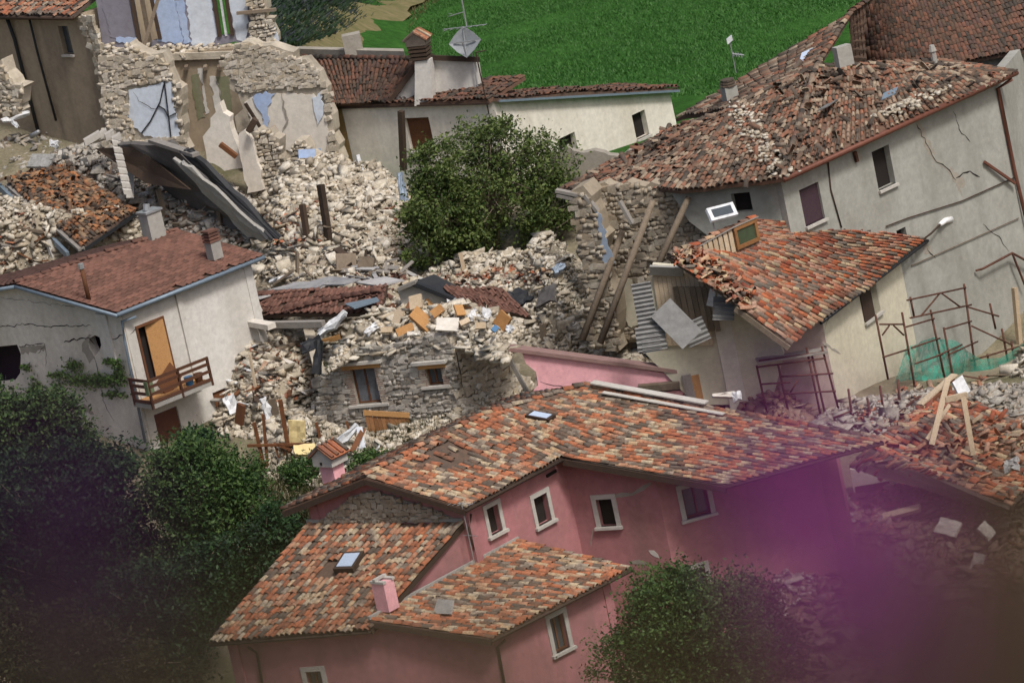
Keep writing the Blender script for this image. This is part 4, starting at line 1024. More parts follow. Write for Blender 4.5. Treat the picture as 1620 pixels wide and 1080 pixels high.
    mb = MB(); mb.beam(f1.P(397, 205, .3), f1.P(408, 186, .3), .25, .25); single('roof_beam', 'charred stub of beam above the tall plaster fragment', 'beam', mb, 'darkwood')
M['moss'] = mat_plaster('mossy_plaster', (.2, .2, .12), (.13, .13, .05), (.28, .27, .22), amt=.8)
tall_ruin()
# ------------------------------------------------------------------ long off-white house at the back
def back_house():
    zE = 6.3; a0, k0 = pz(540, 169, zE), pz(780, 157, zE)
    t = thing('long_house', 'off-white house with a slipping brick-capped chimney and mossy tiled roofs', 'house', down(k0, G(k0.y)))
    w1 = Plane(a0, k0); s1 = (k0-a0).length
    win = w1.rect([(638, 188), (678, 185), (688, 236), (652, 241)])
    wall(t, w1, [(0, 0), (s1, 0), (s1, zE-.05), (0, zE-.05)], [hole(win)], mat='creamwhite'); window(t, w1, win, .0, 'brownwood', depth=.2, bars=False)
    w2 = Plane(k0, yaw=47)
    out = w2.poly([(780, 290), (1080, 290), (1062, 146), (1059, 144), (781, 158)])
    wa, wb_ = w2.rect([(1000, 183), (1019, 173), (1028, 212), (1007, 222)]), w2.rect([(881, 222), (909, 208), (916, 245), (890, 258)])
    out = [(0, -2), (out[2][0], -2), (out[3][0], out[3][1]), (0, zE-.03)]
    wall(t, w2, out, [hole(wa), hole(wb_)], mat='creamwhite')
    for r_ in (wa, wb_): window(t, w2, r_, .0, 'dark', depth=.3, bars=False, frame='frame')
    l0 = a0+Vector((-4.0, 3.2, 0)); wall_ab(t, l0, a0-w1.d*.05, 0, zE-.05, mat='ochre')
    rf = Roofs(t, 'tile_far')
    e0, e1 = pz(521, 167, zE+.1), pz(760, 153, zE+.1)
    # upper gable wall and main roof slope
    TL, TR = pz(472, 92, 7.9), pz(665, 94, 7.9); BL, BR = pz(521, 166, 6.5), pz(618, 159, 6.5)
    r1 = rf.slope([TL, BL], [TR, BR], sag=.05, seed=41, jit=1.6)
    up_ = Plane(BR+Vector((.15, .1, 0)), yaw=-20)
    wall(t, up_, up_.poly([(622, 162), (666, 99), (688, 92), (752, 95), (761, 156)]), mat='white', thick=.5)
    strip(t, 'bargeboard', up_.P(684, 90, .15), up_.P(760, 93, .15), .1, .22, 'fascia'); strip(t, 'bargeboard', up_.P(618, 160, .15), up_.P(666, 96, .15), .1, .2, 'fascia')
    # roof top behind the boards
    # eave rows over the long walls
    bkv = -w1.n*2.5+UP*.2
    r2 = rf.slope([e0+bkv, e0], [k0+bkv+UP*.08, k0+w1.n*.3+UP*.08], seed=43, jit=2)
    v0, v1 = w2.pt(0, zE+.05, .3), w2.pt(out[2][0]+.3, out[2][1]+.05, .3); bk2 = -w2.n*2.8+UP*.15
    r3 = rf.slope([v0+bk2, v0], [v1+bk2, v1], seed=44, jit=2.5, sag=.06)
    rf.ridge(TR, TL, r1); rf.finish()
    strip(t, 'gutter', v0-UP*.14, v1-UP*.14, .1, .1, 'steel'); strip(t, 'gutter', e0-UP*.12, k0+w1.n*.3-UP*.1, .1, .08, 'fascia')
    # low ruined ridge behind the roof
    mb = MB(); p0, p1 = pz(470, 84, 8.3), pz(640, 88, 8.2); mb.obox((p0+p1)/2+Vector((0, 1.5, -.6)), (p1-p0)/2, Vector((0, .3, 0)), UP*.55); mb.build('rear_wall', M['mortar'], t)
    # chimney: white shaft and brick louvred cap that has slipped
    c = up_.P(678, 152, .35); xv, yv = up_.d, -up_.n
    mb = MB(); v = []
    for h, w_ in ((-.2, .42), (1.0, .36), (1.7, .34)): v += [c+UP*h+xv*(h*.17)+xv*i*w_+yv*j*w_*.9 for i, j in ((-1, -1), (1, -1), (1, 1), (-1, 1))]
    mb.add(v, [(0, 1, 5, 4), (1, 2, 6, 5), (2, 3, 7, 6), (3, 0, 4, 7), (4, 5, 9, 8), (5, 6, 10, 9), (6, 7, 11, 10), (7, 4, 8, 11), (8, 9, 10, 11)]); ch = mb.build('chimney', M['white'], t)
    b_ = c+UP*1.7+xv*.15
    tx = (xv-UP*.04).normalized(); tu = (UP+xv*.04).normalized()
    mb = MB()
    for k in range(4): mb.obox(b_+tu*(.1+k*.17), tx*.42, yv*.38, tu*.05)
    mb.obox(b_+tu*.34, tx*.3, yv*.27, tu*.34); mb.build('louvres', M['darkwood'], ch)
    mb = MB(); h_ = b_+tu*.68; v = [h_+tx*i*.44+yv*j*.4 for i, j in ((-1, -1), (1, -1), (1, 1), (-1, 1))]+[h_+tu*.26+tx*i*.44+yv*j*.4 for i, j in ((-1, -1), (1, -1), (1, 1), (-1, 1))]+[h_+tu*.58+yv*j*.4 for j in (-1, 1)]
    mb.add(v, [(3, 2, 1, 0), (0, 1, 5, 8, 4), (2, 3, 7, 9, 6), (0, 4, 7, 3), (1, 2, 6, 5), (4, 8, 9, 7), (5, 6, 9, 8)]); mb.build('chimney_hood', M['tile_mid'], ch)
    for k in range(5):
        for s_ in (-1, 1):
            q = h_+yv*(-.36+k*.18); mb = MB(); mb.tube([q+tu*.62, q+tu*.24+tx*s_*.54], .07, 6); mb.build('cap_tile', M['tile'], ch)
    # cowl between the roofs
    q = pz(562, 92, 8.0); mb = MB(); mb.obox(q+Vector((0, 1, .4)), Vector((.4, 0, 0)), Vector((0, .3, 0)), UP*.5); mb.build('chimney_stub', M['mortar'], t)
    # dish aerial
    base = up_.P(757, 135, .15); an = thing('dish_aerial', 'square mesh dish aerial on a mast beside the white chimney', 'aerial', base)
    mt = up_.P(727, -30, .15); mb = MB(); mb.tube([base, mt], .035, 6); mb.build('mast', M['greymetal'], an)
    c = up_.P(741, 63, .4); mb = MB(); r_ = .68
    n = (up_.n+UP*.3).normalized(); dx = n.cross(UP).normalized(); dz = dx.cross(n)
    # diamond shaped shallow dish, thick
    rim = [c+dx*r_*1.08*math.cos(a)+dz*r_*math.sin(a) for a in (0, .79, 1.57, 2.36, 3.14, 3.93, 4.71, 5.5)]
    rim = [c+(p-c)*(1.0 if i % 2 == 0 else .78)+n*.1 for i, p in enumerate(rim)]
    mb.add([c-n*.03]+rim+[c-n*.07]+[p-n*.04 for p in rim], [(0, i+1, (i+1) % 8+1) for i in range(8)]+[(9, (i+1) % 8+10, i+10) for i in range(8)]+[(i+1, i+10, (i+1) % 8+10, (i+1) % 8+1) for i in range(8)]); mb.build('dish', M['dish'], an)
    mb = MB(); mb.beam(c-dx*.5+n*.12, c+dx*.5+n*.12, .05, .05); mb.tube([c-dz*.55+n*.1, c+n*.5, ], .025, 5); mb.tube([c-dz*.6+n*.12, c+dz*.6+n*.12], .025, 5); mb.build('dish_arm', M['greymetal'], an)
    y0 = up_.P(738, 42, .2); mb = MB(); mb.tube([y0-dx*.95, y0+dx*1.0+UP*.05], .02, 4)
    for k in range(7): p = y0+dx*(-.9+k*.3); mb.tube([p-n*.28+UP*.05, p+n*.28-UP*.05], .015, 4)
    y1 = up_.P(732, 18, .2); mb.tube([y1-dx*.1, y1+dx*.6-UP*.1], .02, 4); mb.tube([y1+dx*.5-n*.2, y1+dx*.5+n*.2], .015, 4); mb.build('antenna_rods', M['greymetal'], an)
    q = w1.P(780, 178, .3); an2 = thing('bent_aerial', 'thin bent pole aerial at the corner of the off-white house', 'aerial', q)
    mb = MB(); tp = w1.P(759, 80, .3); mb.tube([q, tp], .03, 5); mb.build('mast', M['fascia'], an2); mb = MB(); mb.tube([tp, tp+xv*.45+UP*.02], .025, 5); mb.build('arm', M['fascia'], an2)
    return w1, w2
M['dish'] = mat_flat('dish_metal', (.30, .32, .33), .5, .3)
BW1, BW2 = back_house()
# post standing in front of the long house
p = BW1.P(660, 258, 1.0); q = BW1.P(656, 165, 1.0)
mb = MB(); mb.beam(p, q, .24, .22); single('standing_post', 'charred upright post in front of the red-shuttered window', 'post', mb, 'darkwood')

# ------------------------------------------------------------------ big grey house on the right
def grey_house():
    zE = 6.3
    A0 = pz(1239, 281, zE); A1 = pz(1608, 112, zE); T1, T2 = pz(1291, 108, 8.2), pz(1498, 97, 6.9)
    t = thing('grey_house', 'big grey plastered house with sagging broken tiled roofs and a long diagonal wall crack', 'house', down(A0, G(A0.y)))
    rf = Roofs(t, 'tile_old', limit=240)
    tm = lambda u, v, g: False
    rA = rf.slope([T1, A0], [T2, A1], sag=.06, jit=1.15, seed=51, miss=.05)
    P = pz(1165, 168, 7.6); BLb = pz(1072, 301, 6.2)
    rB = rf.slope([P, BLb], [T1, A0], sag=.05, jit=1.1, seed=52, miss=.03)
    C0, C1 = pz(1062, 205, 6.5), pz(888, 297, 5.5)
    rC = rf.slope([C0, C1], [P, BLb], sag=.08, jit=1.5, seed=53, miss=.06)
    S1 = pz(1345, 22, 9.1); B1 = pz(1068, 187, 6.8)
    rD = rf.slope([S1, B1], [T1, P], sag=.05, jit=1.2, seed=54, miss=.03)
    V2 = pz(1600, -150, 9.6); W0, W1_ = pz(1350, 122, 6.3), pz(1720, 66, 6.0)
    rf2 = Roofs(t, 'tile_far', limit=60); rE = rf2.slope([S1, W0], [V2, W1_], sag=.04, jit=1.0, seed=55); rf2.ridge(V2, S1, rE); rf2.finish()
    rf.ridge(T2, T1, rA); rf.ridge(A0, T1, rB); rf.ridge(BLb, P, rB, 1.1); rf.ridge(S1, T1, rD); rf.ridge(P, T1, rD, 1.0)
    # tossed tiles and stones along the broken hip
    pts = []
    for _ in range(60):
        f = rng.random(); p = T1.lerp(A0, f)+Vector((rng.gauss(0, .8), rng.gauss(0, .8), .1+rng.random()*.12)); pts.append(p)
    for _ in range(50): p = C0.lerp(BLb, rng.random()).lerp(C1.lerp(P, rng.random()), rng.random()); pts.append(p+UP*(.12+rng.random()*.1))
    for _ in range(50): p = T1.lerp(T2, rng.random()).lerp(A0.lerp(A1, rng.random()), rng.random()*.95); pts.append(p+UP*(.1+rng.random()*.1))
    rf.loose(pts, rA); rf.finish()
    inst = []
    for _ in range(330):
        f = rng.random(); p = P.lerp(A0, f)+Vector((rng.gauss(0, .3), rng.gauss(0, .3), .12))
        if rng.random() < .35: p = A0.lerp(A1, rng.uniform(.45, .72))+Vector((rng.gauss(-.5, .4), rng.gauss(.7, .4), .4))
        s_ = rng.uniform(.06, .2); inst.append((rng.randrange(12), np.array(Matrix.Rotation(rng.uniform(0, 6), 3, 'Z') @ Matrix.Diagonal((s_*1.3, s_, s_*.7))), np.array(p)))
    V, F = merge_inst(STONES, inst); o = np_mesh('fallen_mortar', V, F, M['stone'], t); o['kind'] = 'stuff'
    # fallen cement sheets and a roof pane on the slope
    for px, py, w_, h_, mt, nm in ((1312, 178, .35, 1.1, 'corr', 'fallen_sheet'), (1410, 160, .45, .3, 'steel', 'metal_scrap'), (1277, 94, .4, .55, 'skylight', 'skylight')):
        q = rf_point(T1, T2, A0, A1, px, py) if nm != 'skylight' else rf_point(S1, T1, B1, P, px, py)
        d1 = (A0-T1).normalized(); d2 = (A1-A0).normalized(); mb = MB()
        mb.obox(q+UP*(.3 if nm != 'skylight' else .12), d2*w_, (d1*h_+UP*(.35 if nm == 'fallen_sheet' else 0)), Vector((.0, -.01, .025))); mb.build(nm, M[mt], t)
    # walls
    wp = Plane(A0, A1).shift(-.5); L = wp.sh(1577, 140)[0]; s0 = wp.sh(1238, 300)[0]
    wA, wB = wp.rect([(1378, 241), (1405, 229), (1418, 290), (1391, 301)]), wp.rect([(1263, 302), (1294, 287), (1306, 345), (1276, 358)])
    wC = wp.rect([(1418, 366), (1432, 358), (1436, 378), (1422, 386)])
    wall(t, wp, [(s0, -6), (L, -6), (L, zE-.1), (s0, zE-.1)], [hole(wA), hole(wB), hole(wC)], mat='grey')
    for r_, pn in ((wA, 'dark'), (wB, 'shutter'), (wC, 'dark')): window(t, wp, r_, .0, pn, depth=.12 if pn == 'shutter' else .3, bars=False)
    pe = wp.pt(L, 0); wall_ab(t, pe, pe+Vector((2.5, 6.5, 0)), -6, zE-.1, mat='grey')
    pipe(t, 'gutter', [A0-UP*.08, A1-UP*.08], .11, 'rustpink', 8)
    pipe(t, 'downpipe', [wp.P(1586, 125, .5), wp.P(1576, 140, .1), wp.P(1602, 270, .1), wp.P(1650, 470, .1)], .08, 'rustpink')
    pipe(t, 'cable', [wp.P(1308, 252, .05), wp.P(1313, 300, .05), wp.P(1330, 360, .05)], .03, 'fascia')
    pipe(t, 'cable', [wp.P(1400, 358, .06), wp.P(1434, 345, .06), wp.P(1520, 318, .06), wp.P(1605, 280, .06)], .025, 'fascia')
    pipe(t, 'cable', [wp.P(1440, 420, .06), wp.P(1520, 385, .06), wp.P(1610, 345, .06)], .02, 'oldwood')
    mb = MB(); mb.beam(wp.P(1554, 256, .1), wp.P(1600, 290, .2), .1, .1); mb.build('bracket', M['rustpink'], t)
    mb = MB(); mb.tube([wp.P(1540, 428, .1), wp.P(1545, 425, .3), wp.P(1592, 400, .3), wp.P(1620, 415, .3)], .05, 6); mb.tube([wp.P(1592, 400, .3), wp.P(1612, 450, .3)], .05, 6); mb.build('lamp_bracket', M['rust'], t)
    strip(t, 'tie_bracket', wp.P(1349, 240, .1), wp.P(1353, 256, .1), .12, .12, 'rust')
    for pts, w_ in (([(1450, 195), (1465, 225), (1478, 250), (1500, 270), (1512, 285), (1522, 312)], .14), ([(1508, 176), (1518, 205), (1535, 225)], .05), ([(1512, 280), (1535, 272), (1550, 280)], .08), ([(1465, 390), (1480, 408)], .05), ([(1555, 355), (1580, 375), (1596, 398)], .04)): crack(t, wp, pts, w_, 'mortar' if w_ > .1 else 'dark')
    crack(t, wp, [(1450, 195), (1465, 225), (1478, 250), (1500, 270), (1512, 285)], .05, 'dark', .012)
    for pts in ([(1448, 192), (1458, 198), (1470, 222), (1480, 244), (1472, 246), (1460, 226)], [(1500, 268), (1514, 274), (1526, 284), (1524, 300), (1514, 296), (1508, 286)], [(1345, 232), (1358, 236), (1366, 250), (1352, 252)], [(1456, 372), (1470, 384), (1476, 400), (1462, 398)]): patch(t, wp, pts, 'mortar', name='bare_patch', out=.004, rag=.05)
    # front wall on the left and the ruined stone end
    fp = Plane(pz(1072, 301, 6.2), pz(1239, 283, 6.2)).shift(-.45)
    wD = fp.rect([(1155, 308), (1184, 303), (1193, 333), (1163, 338)])
    fo = fp.poly([(1060, 302), (1232, 285), (1262, 420), (1180, 420), (1090, 350)])
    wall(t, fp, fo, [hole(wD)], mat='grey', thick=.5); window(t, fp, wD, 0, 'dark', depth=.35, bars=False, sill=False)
    so_ = fp.poly([(916, 300), (1070, 298), (1100, 345), (1190, 400), (1190, 470), (1060, 540), (1020, 545), (950, 540), (938, 440), (925, 350)])
    wall(t, fp.shift(-.5), ragged(so_, .1, .35), thick=.6, mat='ruin_tan', name='stone_wall')
    facing(t, fp.shift(-.48), so_, size=(.26, .18), mat='stone_dk', limit=230, seed=57, proud=.02, gap=1.04)
    o = fp.poly([(916, 300), (935, 296), (956, 330), (968, 400), (985, 480), (988, 545), (944, 540), (932, 420)])
    wall(t, fp.shift(.7), ragged(o, .1, .3), thick=1.2, mat='ruin_tan', name='broken_wall')
    facing(t, fp.shift(.73), o, size=(.26, .18), mat='stone_dk', limit=60, seed=58, proud=.02, gap=1.05)
    patch(t, fp.shift(.75), [(942, 330), (952, 340), (962, 385), (972, 415), (968, 420), (956, 420), (950, 380)], 'bluegrey', out=.05)
    patch(t, fp.shift(-.4), [(972, 440), (1000, 440), (1010, 470), (1030, 500), (1000, 520), (985, 500)], 'cream', out=.05)
    # eave overhang scraps at the torn edge
    for (a, b_) in (((890, 293), (925, 300)), ((892, 300), (918, 306)), ((935, 300), (955, 325)), ((990, 310), (1010, 345))):
        mb = MB(); mb.beam(fp.P(*a, .7), fp.P(*b_, .7), .25, .12); mb.build('rafter_end', M['greywood'], t)
    # props
    for (a, b_), nm in ((((988, 362), (952, 510)), 'left'), (((1036, 315), (980, 515)), 'right'), (((1092, 310), (1070, 395)), 'short')):
        lab = {'left': 'round timber prop leaning left of the longest prop', 'right': 'longest timber prop shoring the ruined stone wall under the grey house', 'short': 'short timber prop high on the stone wall near the dormer'}[nm]
        mb = MB(); mb.tube([fp.P(*b_, 2.2), fp.P(*a, .2)], .14, 8, .12); single('timber_prop', lab, 'prop', mb, 'oldwood', 'props against the ruined wall', smooth=True)
    # far wall piece under the dark roof
    w3 = Plane(W0+Vector((0, .6, 0)), W1_+Vector((0, .6, 0))); wall(t, w3, w3.poly([(1420, 160), (1720, 160), (1720, 50), (1640, 68), (1555, 92), (1440, 118)]), mat='offwhite')
    # chimneys
    q = rf_point(S1, T1, B1, P, 1158, 166); c_ = None
    mb = MB(); mb.obox(q+UP*.25, Vector((.25, .08, 0)), Vector((-.08, .25, 0)), UP*.5); c_ = mb.build('chimney', M['grey'], t)
    mb = MB(); 
    for k in range(3): mb.tube([q+UP*(.78+k*.1), q+UP*(.85+k*.1)], .34-.03*k, 10)
    mb.build('chimney_cap', M['tile_old'], c_)
    q = T1.lerp(T2, .9)+Vector((0, -.3, 0)); mb = MB(); mb.tube([q-UP*.2, q+UP*.5], .12, 8); c_ = mb.build('chimney', M['concrete'], t); mb = MB(); mb.tube([q+UP*.5, q+UP*.75], .17, 8, .1); mb.build('chimney_cap', M['concrete'], c_)
    q = rf_point(S1, T1, B1, P, 1336, 100); mb = MB(); mb.obox(q+UP*.3, Vector((.3, .12, 0)), Vector((-.08, .15, 0)), UP*.4); mb.build('parapet_stub', M['concrete'], t)
    # aerial on the ridge
    q = pz(1166, 112, 7.6)+Vector((0, 1.0, 0)); an = thing('ridge_aerial', 'small aerial with white head standing against the green field', 'aerial', q)
    mb = MB(); mb.tube([q-UP*.3, q+UP*1.1], .025, 5); mb.build('mast', M['greymetal'], an); mb = MB(); mb.obox(q+UP*1.1, Vector((.12, .02, .06)), Vector((0, .1, 0)), UP*.1); mb.build('aerial_head', M['whitepaint'], an)
    mb = MB(); mb.tube([q+UP*.5, q+UP*.35+Vector((.45, 0, 0))], .03, 5)
    for k in range(4): p = q+UP*(.48-.04*k)+Vector((.1*k+.05, 0, 0)); mb.tube([p-Vector((0, .15, .06)), p+Vector((0, .15, .06))], .015, 4)
    mb.build('antenna_rods', M['greymetal'], an)
    return wp, fp
M['shutter'] = mat_wood('plum_shutter', (.035, .02, .03), (.06, .035, .045))
GW, GF = grey_house()

# ------------------------------------------------------------------ cream house below it
def cream_house():
    TL, TR, BR, BL = pz(1058, 408, 5.0), pz(1195, 346, 5.0), pz(1467, 376, 1.45), pz(1247, 543, 1.3)
    t = thing('cream_house', 'cream plastered house with half-collapsed orange tiled roof and a wooden dormer', 'house', down(BL, G(BL.y)))
    rf = Roofs(t, 'tile_mid2')
    r1 = rf.slope([TL, TL.lerp(BL, .5)+UP*.1, BL], [TR, TR.lerp(BR, .5)+UP*.1, BR], sag=.08, jit=1.5, seed=61, miss=.02, skip=lambda u, v, g: u < .2 and v < .55 and g.random() < .75)
    rf.ridge(TR, TL, r1, jit=2)
    pts = [TL.lerp(BL, rng.random()*.7).lerp(TR, rng.random()*.25)+UP*(.1+rng.random()*.2) for _ in range(140)]
    rf.loose(pts, r1); rf.finish()
    sp = Plane(BL, BR).shift(-.5); ec = sp.sh(1299, 500)[0]; L = sp.sh(1446, 420)[0]
    wn = sp.rect([(1354, 441), (1382, 430), (1394, 495), (1367, 507)])
    wall(t, sp, [(ec, -6), (L+1.2, -6), (L+1.2, 1.3), (ec, 1.3)], [hole(wn)], mat='cream'); window(t, sp, wn, 0, 'oldwood', depth=.22, bars=False)
    mb = MB(); w_ = wn[1]-wn[0]; mb.obox(sp.pt(wn[0]+w_*.3, (wn[2]+wn[3])/2, .03), sp.d*w_*.3, sp.n*.02, UP*(wn[3]-wn[2])*.5); mb.build('shutter', M['fascia'], t)
    fp = Plane(sp.pt(ec, 0)+Vector((-5.2, -.2, 0)), sp.pt(ec, 0)); 
    wall(t, fp, [(1.5, -6), (5.2, -6), (5.2, 1.3), (1.5, 1.9)], mat='mauvepink', thick=.3)
    pipe(t, 'gutter', [BL.lerp(BR, .22)-UP*.15, BR-UP*.12], .07, 'black')
    strip(t, 'eave_board', BL-UP*.2, TL.lerp(BL, .55)-UP*.15, .08, .2, 'oldwood')
    crack(t, sp, [(1300, 540), (1320, 555), (1330, 560)], .12, 'mortar'); crack(t, sp, [(1317, 480), (1310, 505), (1304, 525)], .03)
    # interior walls bared on the left: planks and plaster
    ip = Plane(pY(1100, 480, -10.6), yaw=-12)
    wall(t, ip, ip.poly([(1022, 560), (1032, 418), (1110, 425), (1200, 450), (1240, 560), (1220, 640), (1100, 640)]), thick=.3, mat='cream', name='inner_wall')
    for k in range(11):
        x = 1036+k*7.2; mb = MB(); mb.beam(ip.P(x, 432, .1), ip.P(x+18, 545, .1), .16, .05, ip.n); mb.build('wall_board', M['palewood'], t)
    for k in range(7):
        x = 1070+k*9; mb = MB(); mb.beam(ip.P(x, 450, .3), ip.P(x+14, 520, .3), .19, .05, ip.n); mb.build('wall_board', M['oldwood'], t)
    for k in range(4):
        x = 1125+k*14; mb = MB(); mb.beam(ip.P(x+8, 442, .5), ip.P(x, 478, .5), .25, .06, ip.n); mb.build('white_panel', M['whitepaint'], t)
    mb = MB(); mb.slab([ip.P(1030, 416, .5), ip.P(1082, 418, .5), ip.P(1082, 434, .3), ip.P(1030, 432, .3)], .25, ip.n); mb.build('lintel_block', M['concrete'], t)
    # corner pier
    cp = fp; mb = MB(); mb.obox(fp.pt(1.5, -.5, .1), fp.d*.35, fp.n*.3, UP*2.6); mb.build('corner_pier', M['offwhite'], t)
    # dormer of upright boards with an orange framed window
    nrm = (BR-TR).cross(TL-TR).normalized(); nrm = nrm if nrm.z > 0 else -nrm
    on = lambda x, y: on_patch(rf.f, x, y)+UP*.08
    q = [on(1103, 397), on(1166, 402), on(1202, 386), on(1139, 381)]
    tw = q[1]+UP*.95; tr = q[2]+UP*.95
    bk_ = on(1120, 388)
    n_front = (q[2]-q[1]).cross(UP).normalized()
    mb = MB(); mb.add([q[0], q[1], tw, q[2], tr, q[3]], [(0, 1, 2), (1, 3, 4, 2), (3, 5, 4), (0, 2, 4, 5)]); dm = mb.build('dormer', M['oldwood'], t)
    for k in range(7):
        f = k/7+.07; b0 = q[0].lerp(q[1], f); h0 = q[0].lerp(tw, f); sd_ = (q[1]-q[0]).cross(UP).normalized()
        if sd_.y > 0: sd_ = -sd_
        mb = MB(); mb.beam(b0+sd_*.03, h0+sd_*.03, .17, .04, sd_); mb.build('board', M['palewood'], dm)
    mid = (q[1]+q[2])/2+UP*.52; xx = (q[2]-q[1]).normalized(); nf = xx.cross(UP); nf = nf if nf.y < 0 else -nf
    hw = (q[2]-q[1]).length/2
    mb = MB(); mb.obox(mid+nf*.04, xx*(hw-.12), nf*.02, UP*.3); wn_ = mb.build('window', M['glassgreen'], dm)
    mb = MB()
    for s_ in (-1, 1): mb.obox(mid+nf*.07+xx*s_*(hw-.08), xx*.07, nf*.04, UP*.42); mb.obox(mid+nf*.075+UP*s_*.36, xx*hw, nf*.04, UP*.07)
    mb.build('frame', M['framewood'], wn_)
    mb = MB(); mb.slab([tw+nf*.12-xx*.05+UP*.06, tr+nf*.12+xx*.1+UP*.06, q[3]+xx*.1+UP*.1, q[0]-xx*.02+UP*.06], .05); mb.build('dormer_roof', M['greywood'], dm)
    # white roof window lying open above the dormer
    c = tw+xx*.2-nf*.5+UP*.55
    sk_ = thing('roof_window', 'white framed roof window tipped open above the wooden dormer', 'window', c-UP*.5)
    mb = MB(); nn = (UP*.75+nf*.65).normalized(); xd = (GW.d*.3+Vector((.95, 0, 0))).normalized(); yd = nn.cross(xd)
    mb.obox(c, xd*.52, yd*.36, nn*.06); fr = mb.build('frame', M['whitepaint'], sk_); mb = MB(); mb.obox(c+nn*.055, xd*.38, yd*.22, nn*.02); mb.build('pane', M['glass'], sk_)
    mb = MB(); mb.beam(c-xd*.4-UP*.05, c-xd*.4-UP*.6, .05, .05); mb.build('stay', M['greymetal'], sk_)
    # street lamp over the roof edge
    q = sp.P(1440, 384, .4); lp = thing('street_lamp', 'bright white street lamp head above the cream house eave', 'lamp', q)
    mb = MB(); a, b_ = sp.P(1444, 371, .8), sp.P(1458, 357, .8); mb.tube([q, a, b_], .04, 6); mb.build('arm', M['fascia'], lp); mb = MB(); mb.tube([b_, sp.P(1466, 351, .8), sp.P(1475, 349, .8)], .09, 8, .14); mb.build('lamp_head', M['lampwhite'], lp, smooth=True)
    return sp, fp
M['tile_mid2'] = mat_pieces('orange_tiles', [GRY, BRN, RED, OR, (.42, .16, .09), PNK, (.40, .2, .12), CRM, (.2, .15, .12)], stain_amt=.4, pat=.1)
M['mauvepink'] = mat_plaster('faded_pink_plaster', (.42, .33, .30), (.34, .26, .24), amt=.5)
M['framewood'] = mat_wood('dormer_frame_wood', (.2, .09, .035), (.3, .15, .06))
M['glassgreen'] = mat_flat('dim_glass', (.05, .07, .04), .2, 0, .5)
M['lampwhite'] = mat_flat('lamp_white', (.8, .8, .8), .3)
CS, CF = cream_house()
# ------------------------------------------------------------------ stone cottage ruin in the middle
TZ = lambda x, y: terrain_z(x, y)
def stone_cottage():
    pl = Plane(pz(620, 690, -1.2), yaw=-26)
    t = thing('stone_cottage', 'roofless grey stone cottage wall with two windows in the middle of the rubble', 'ruin', pz(620, 690, -1.2))
    w1, w2 = pl.rect([(554, 584), (592, 580), (604, 635), (567, 641)]), pl.rect([(673, 583), (697, 580), (703, 607), (679, 611)])
    o = pl.poly([(500, 600), (520, 590), (534, 575), (540, 556), (575, 548), (620, 545), (660, 540), (706, 530), (716, 560), (726, 620), (735, 670), (740, 740), (560, 760), (520, 690), (505, 650)])
    o = ragged(o, .06, .35, lock=(10, 11, 12)); wall(t, pl, o, [hole(w1), hole(w2)], thick=.5, mat='mortar')
    facing(t, pl, o, [(w1[0]-.12, w1[1]+.12, w1[2]-.12, w1[3]+.25), (w2[0]-.12, w2[1]+.12, w2[2]-.12, w2[3]+.25)], size=(.26, .15), mat='stone_gr', limit=290, seed=71, proud=.012, gap=1.02)
    for r_, e in ((w1, .42), (w2, .35)):
        w_ = window(t, pl, r_, .0, 'curtain' if e > .4 else 'glass', depth=.18, bars=True, sill=False)
        # brick jambs, timber lintel, stone slab above, sill
        for s_ in (r_[0]-.14, r_[1]+.14):
            h = r_[2]
            while h < r_[3]-.02:
                mb = MB(); mb.obox(pl.pt(s_+rng.gauss(0, .01), h+.035, .03), pl.d*.13, pl.n*.05, UP*.03); mb.build('brick', M['brickpale'], t); h += .085
        c = (r_[0]+r_[1])/2; hw = (r_[1]-r_[0])/2
        mb = MB(); mb.obox(pl.pt(c, r_[3]+.1, .06), pl.d*(hw+e*.75), pl.n*.09, UP*.09); mb.build('lintel', M['orangewood'], w_)
        mb = MB(); mb.obox(pl.pt(c-.05, r_[3]+.26, .1), pl.d*(hw+e*1.15), pl.n*.18, UP*.06); mb.build('drip_slab', M['frame'], w_)
        mb = MB(); mb.obox(pl.pt(c, r_[2]-.05, .06), pl.d*(hw+e*.8), pl.n*.12, UP*.05); mb.build('sill', M['frame'], w_)
    # torn side wall running back on the right
    A = pl.pt(pl.sh(718, 600)[0], 0, -.1); sp = Plane(A, yaw=24)
    o = sp.poly([(712, 534), (740, 522), (765, 525), (790, 555), (815, 590), (842, 600), (846, 620), (800, 650), (770, 690), (735, 720)])
    o = ragged(o, .1, .3); wall(t, sp, o, thick=.7, mat='stonecore', name='broken_wall'); facing(t, sp.shift(.02), o, size=(.27, .19), mat='stone_ruin', limit=200, seed=72, proud=.06, rough=1.0, gap=1.05)
    crack(t, pl.shift(.1), [(720, 548), (726, 580), (733, 615)], .05)
    B = pl.pt(pl.sh(505, 620)[0], 0); wall_ab(t, B+Vector((-.3, 5.5, 0)), B, -3, 2.2, 1.5, mat='stonecore')
    return pl
M['curtain'] = mat_pieces('dusty_curtain', [(.13, .14, .16), (.2, .21, .23)], bscale=4, pat=.3)
M['brickpale'] = mat_pieces('pale_bricks', [(.32, .24, .2), (.38, .3, .25), (.42, .36, .3)], stain_amt=.3)
SCW = stone_cottage()
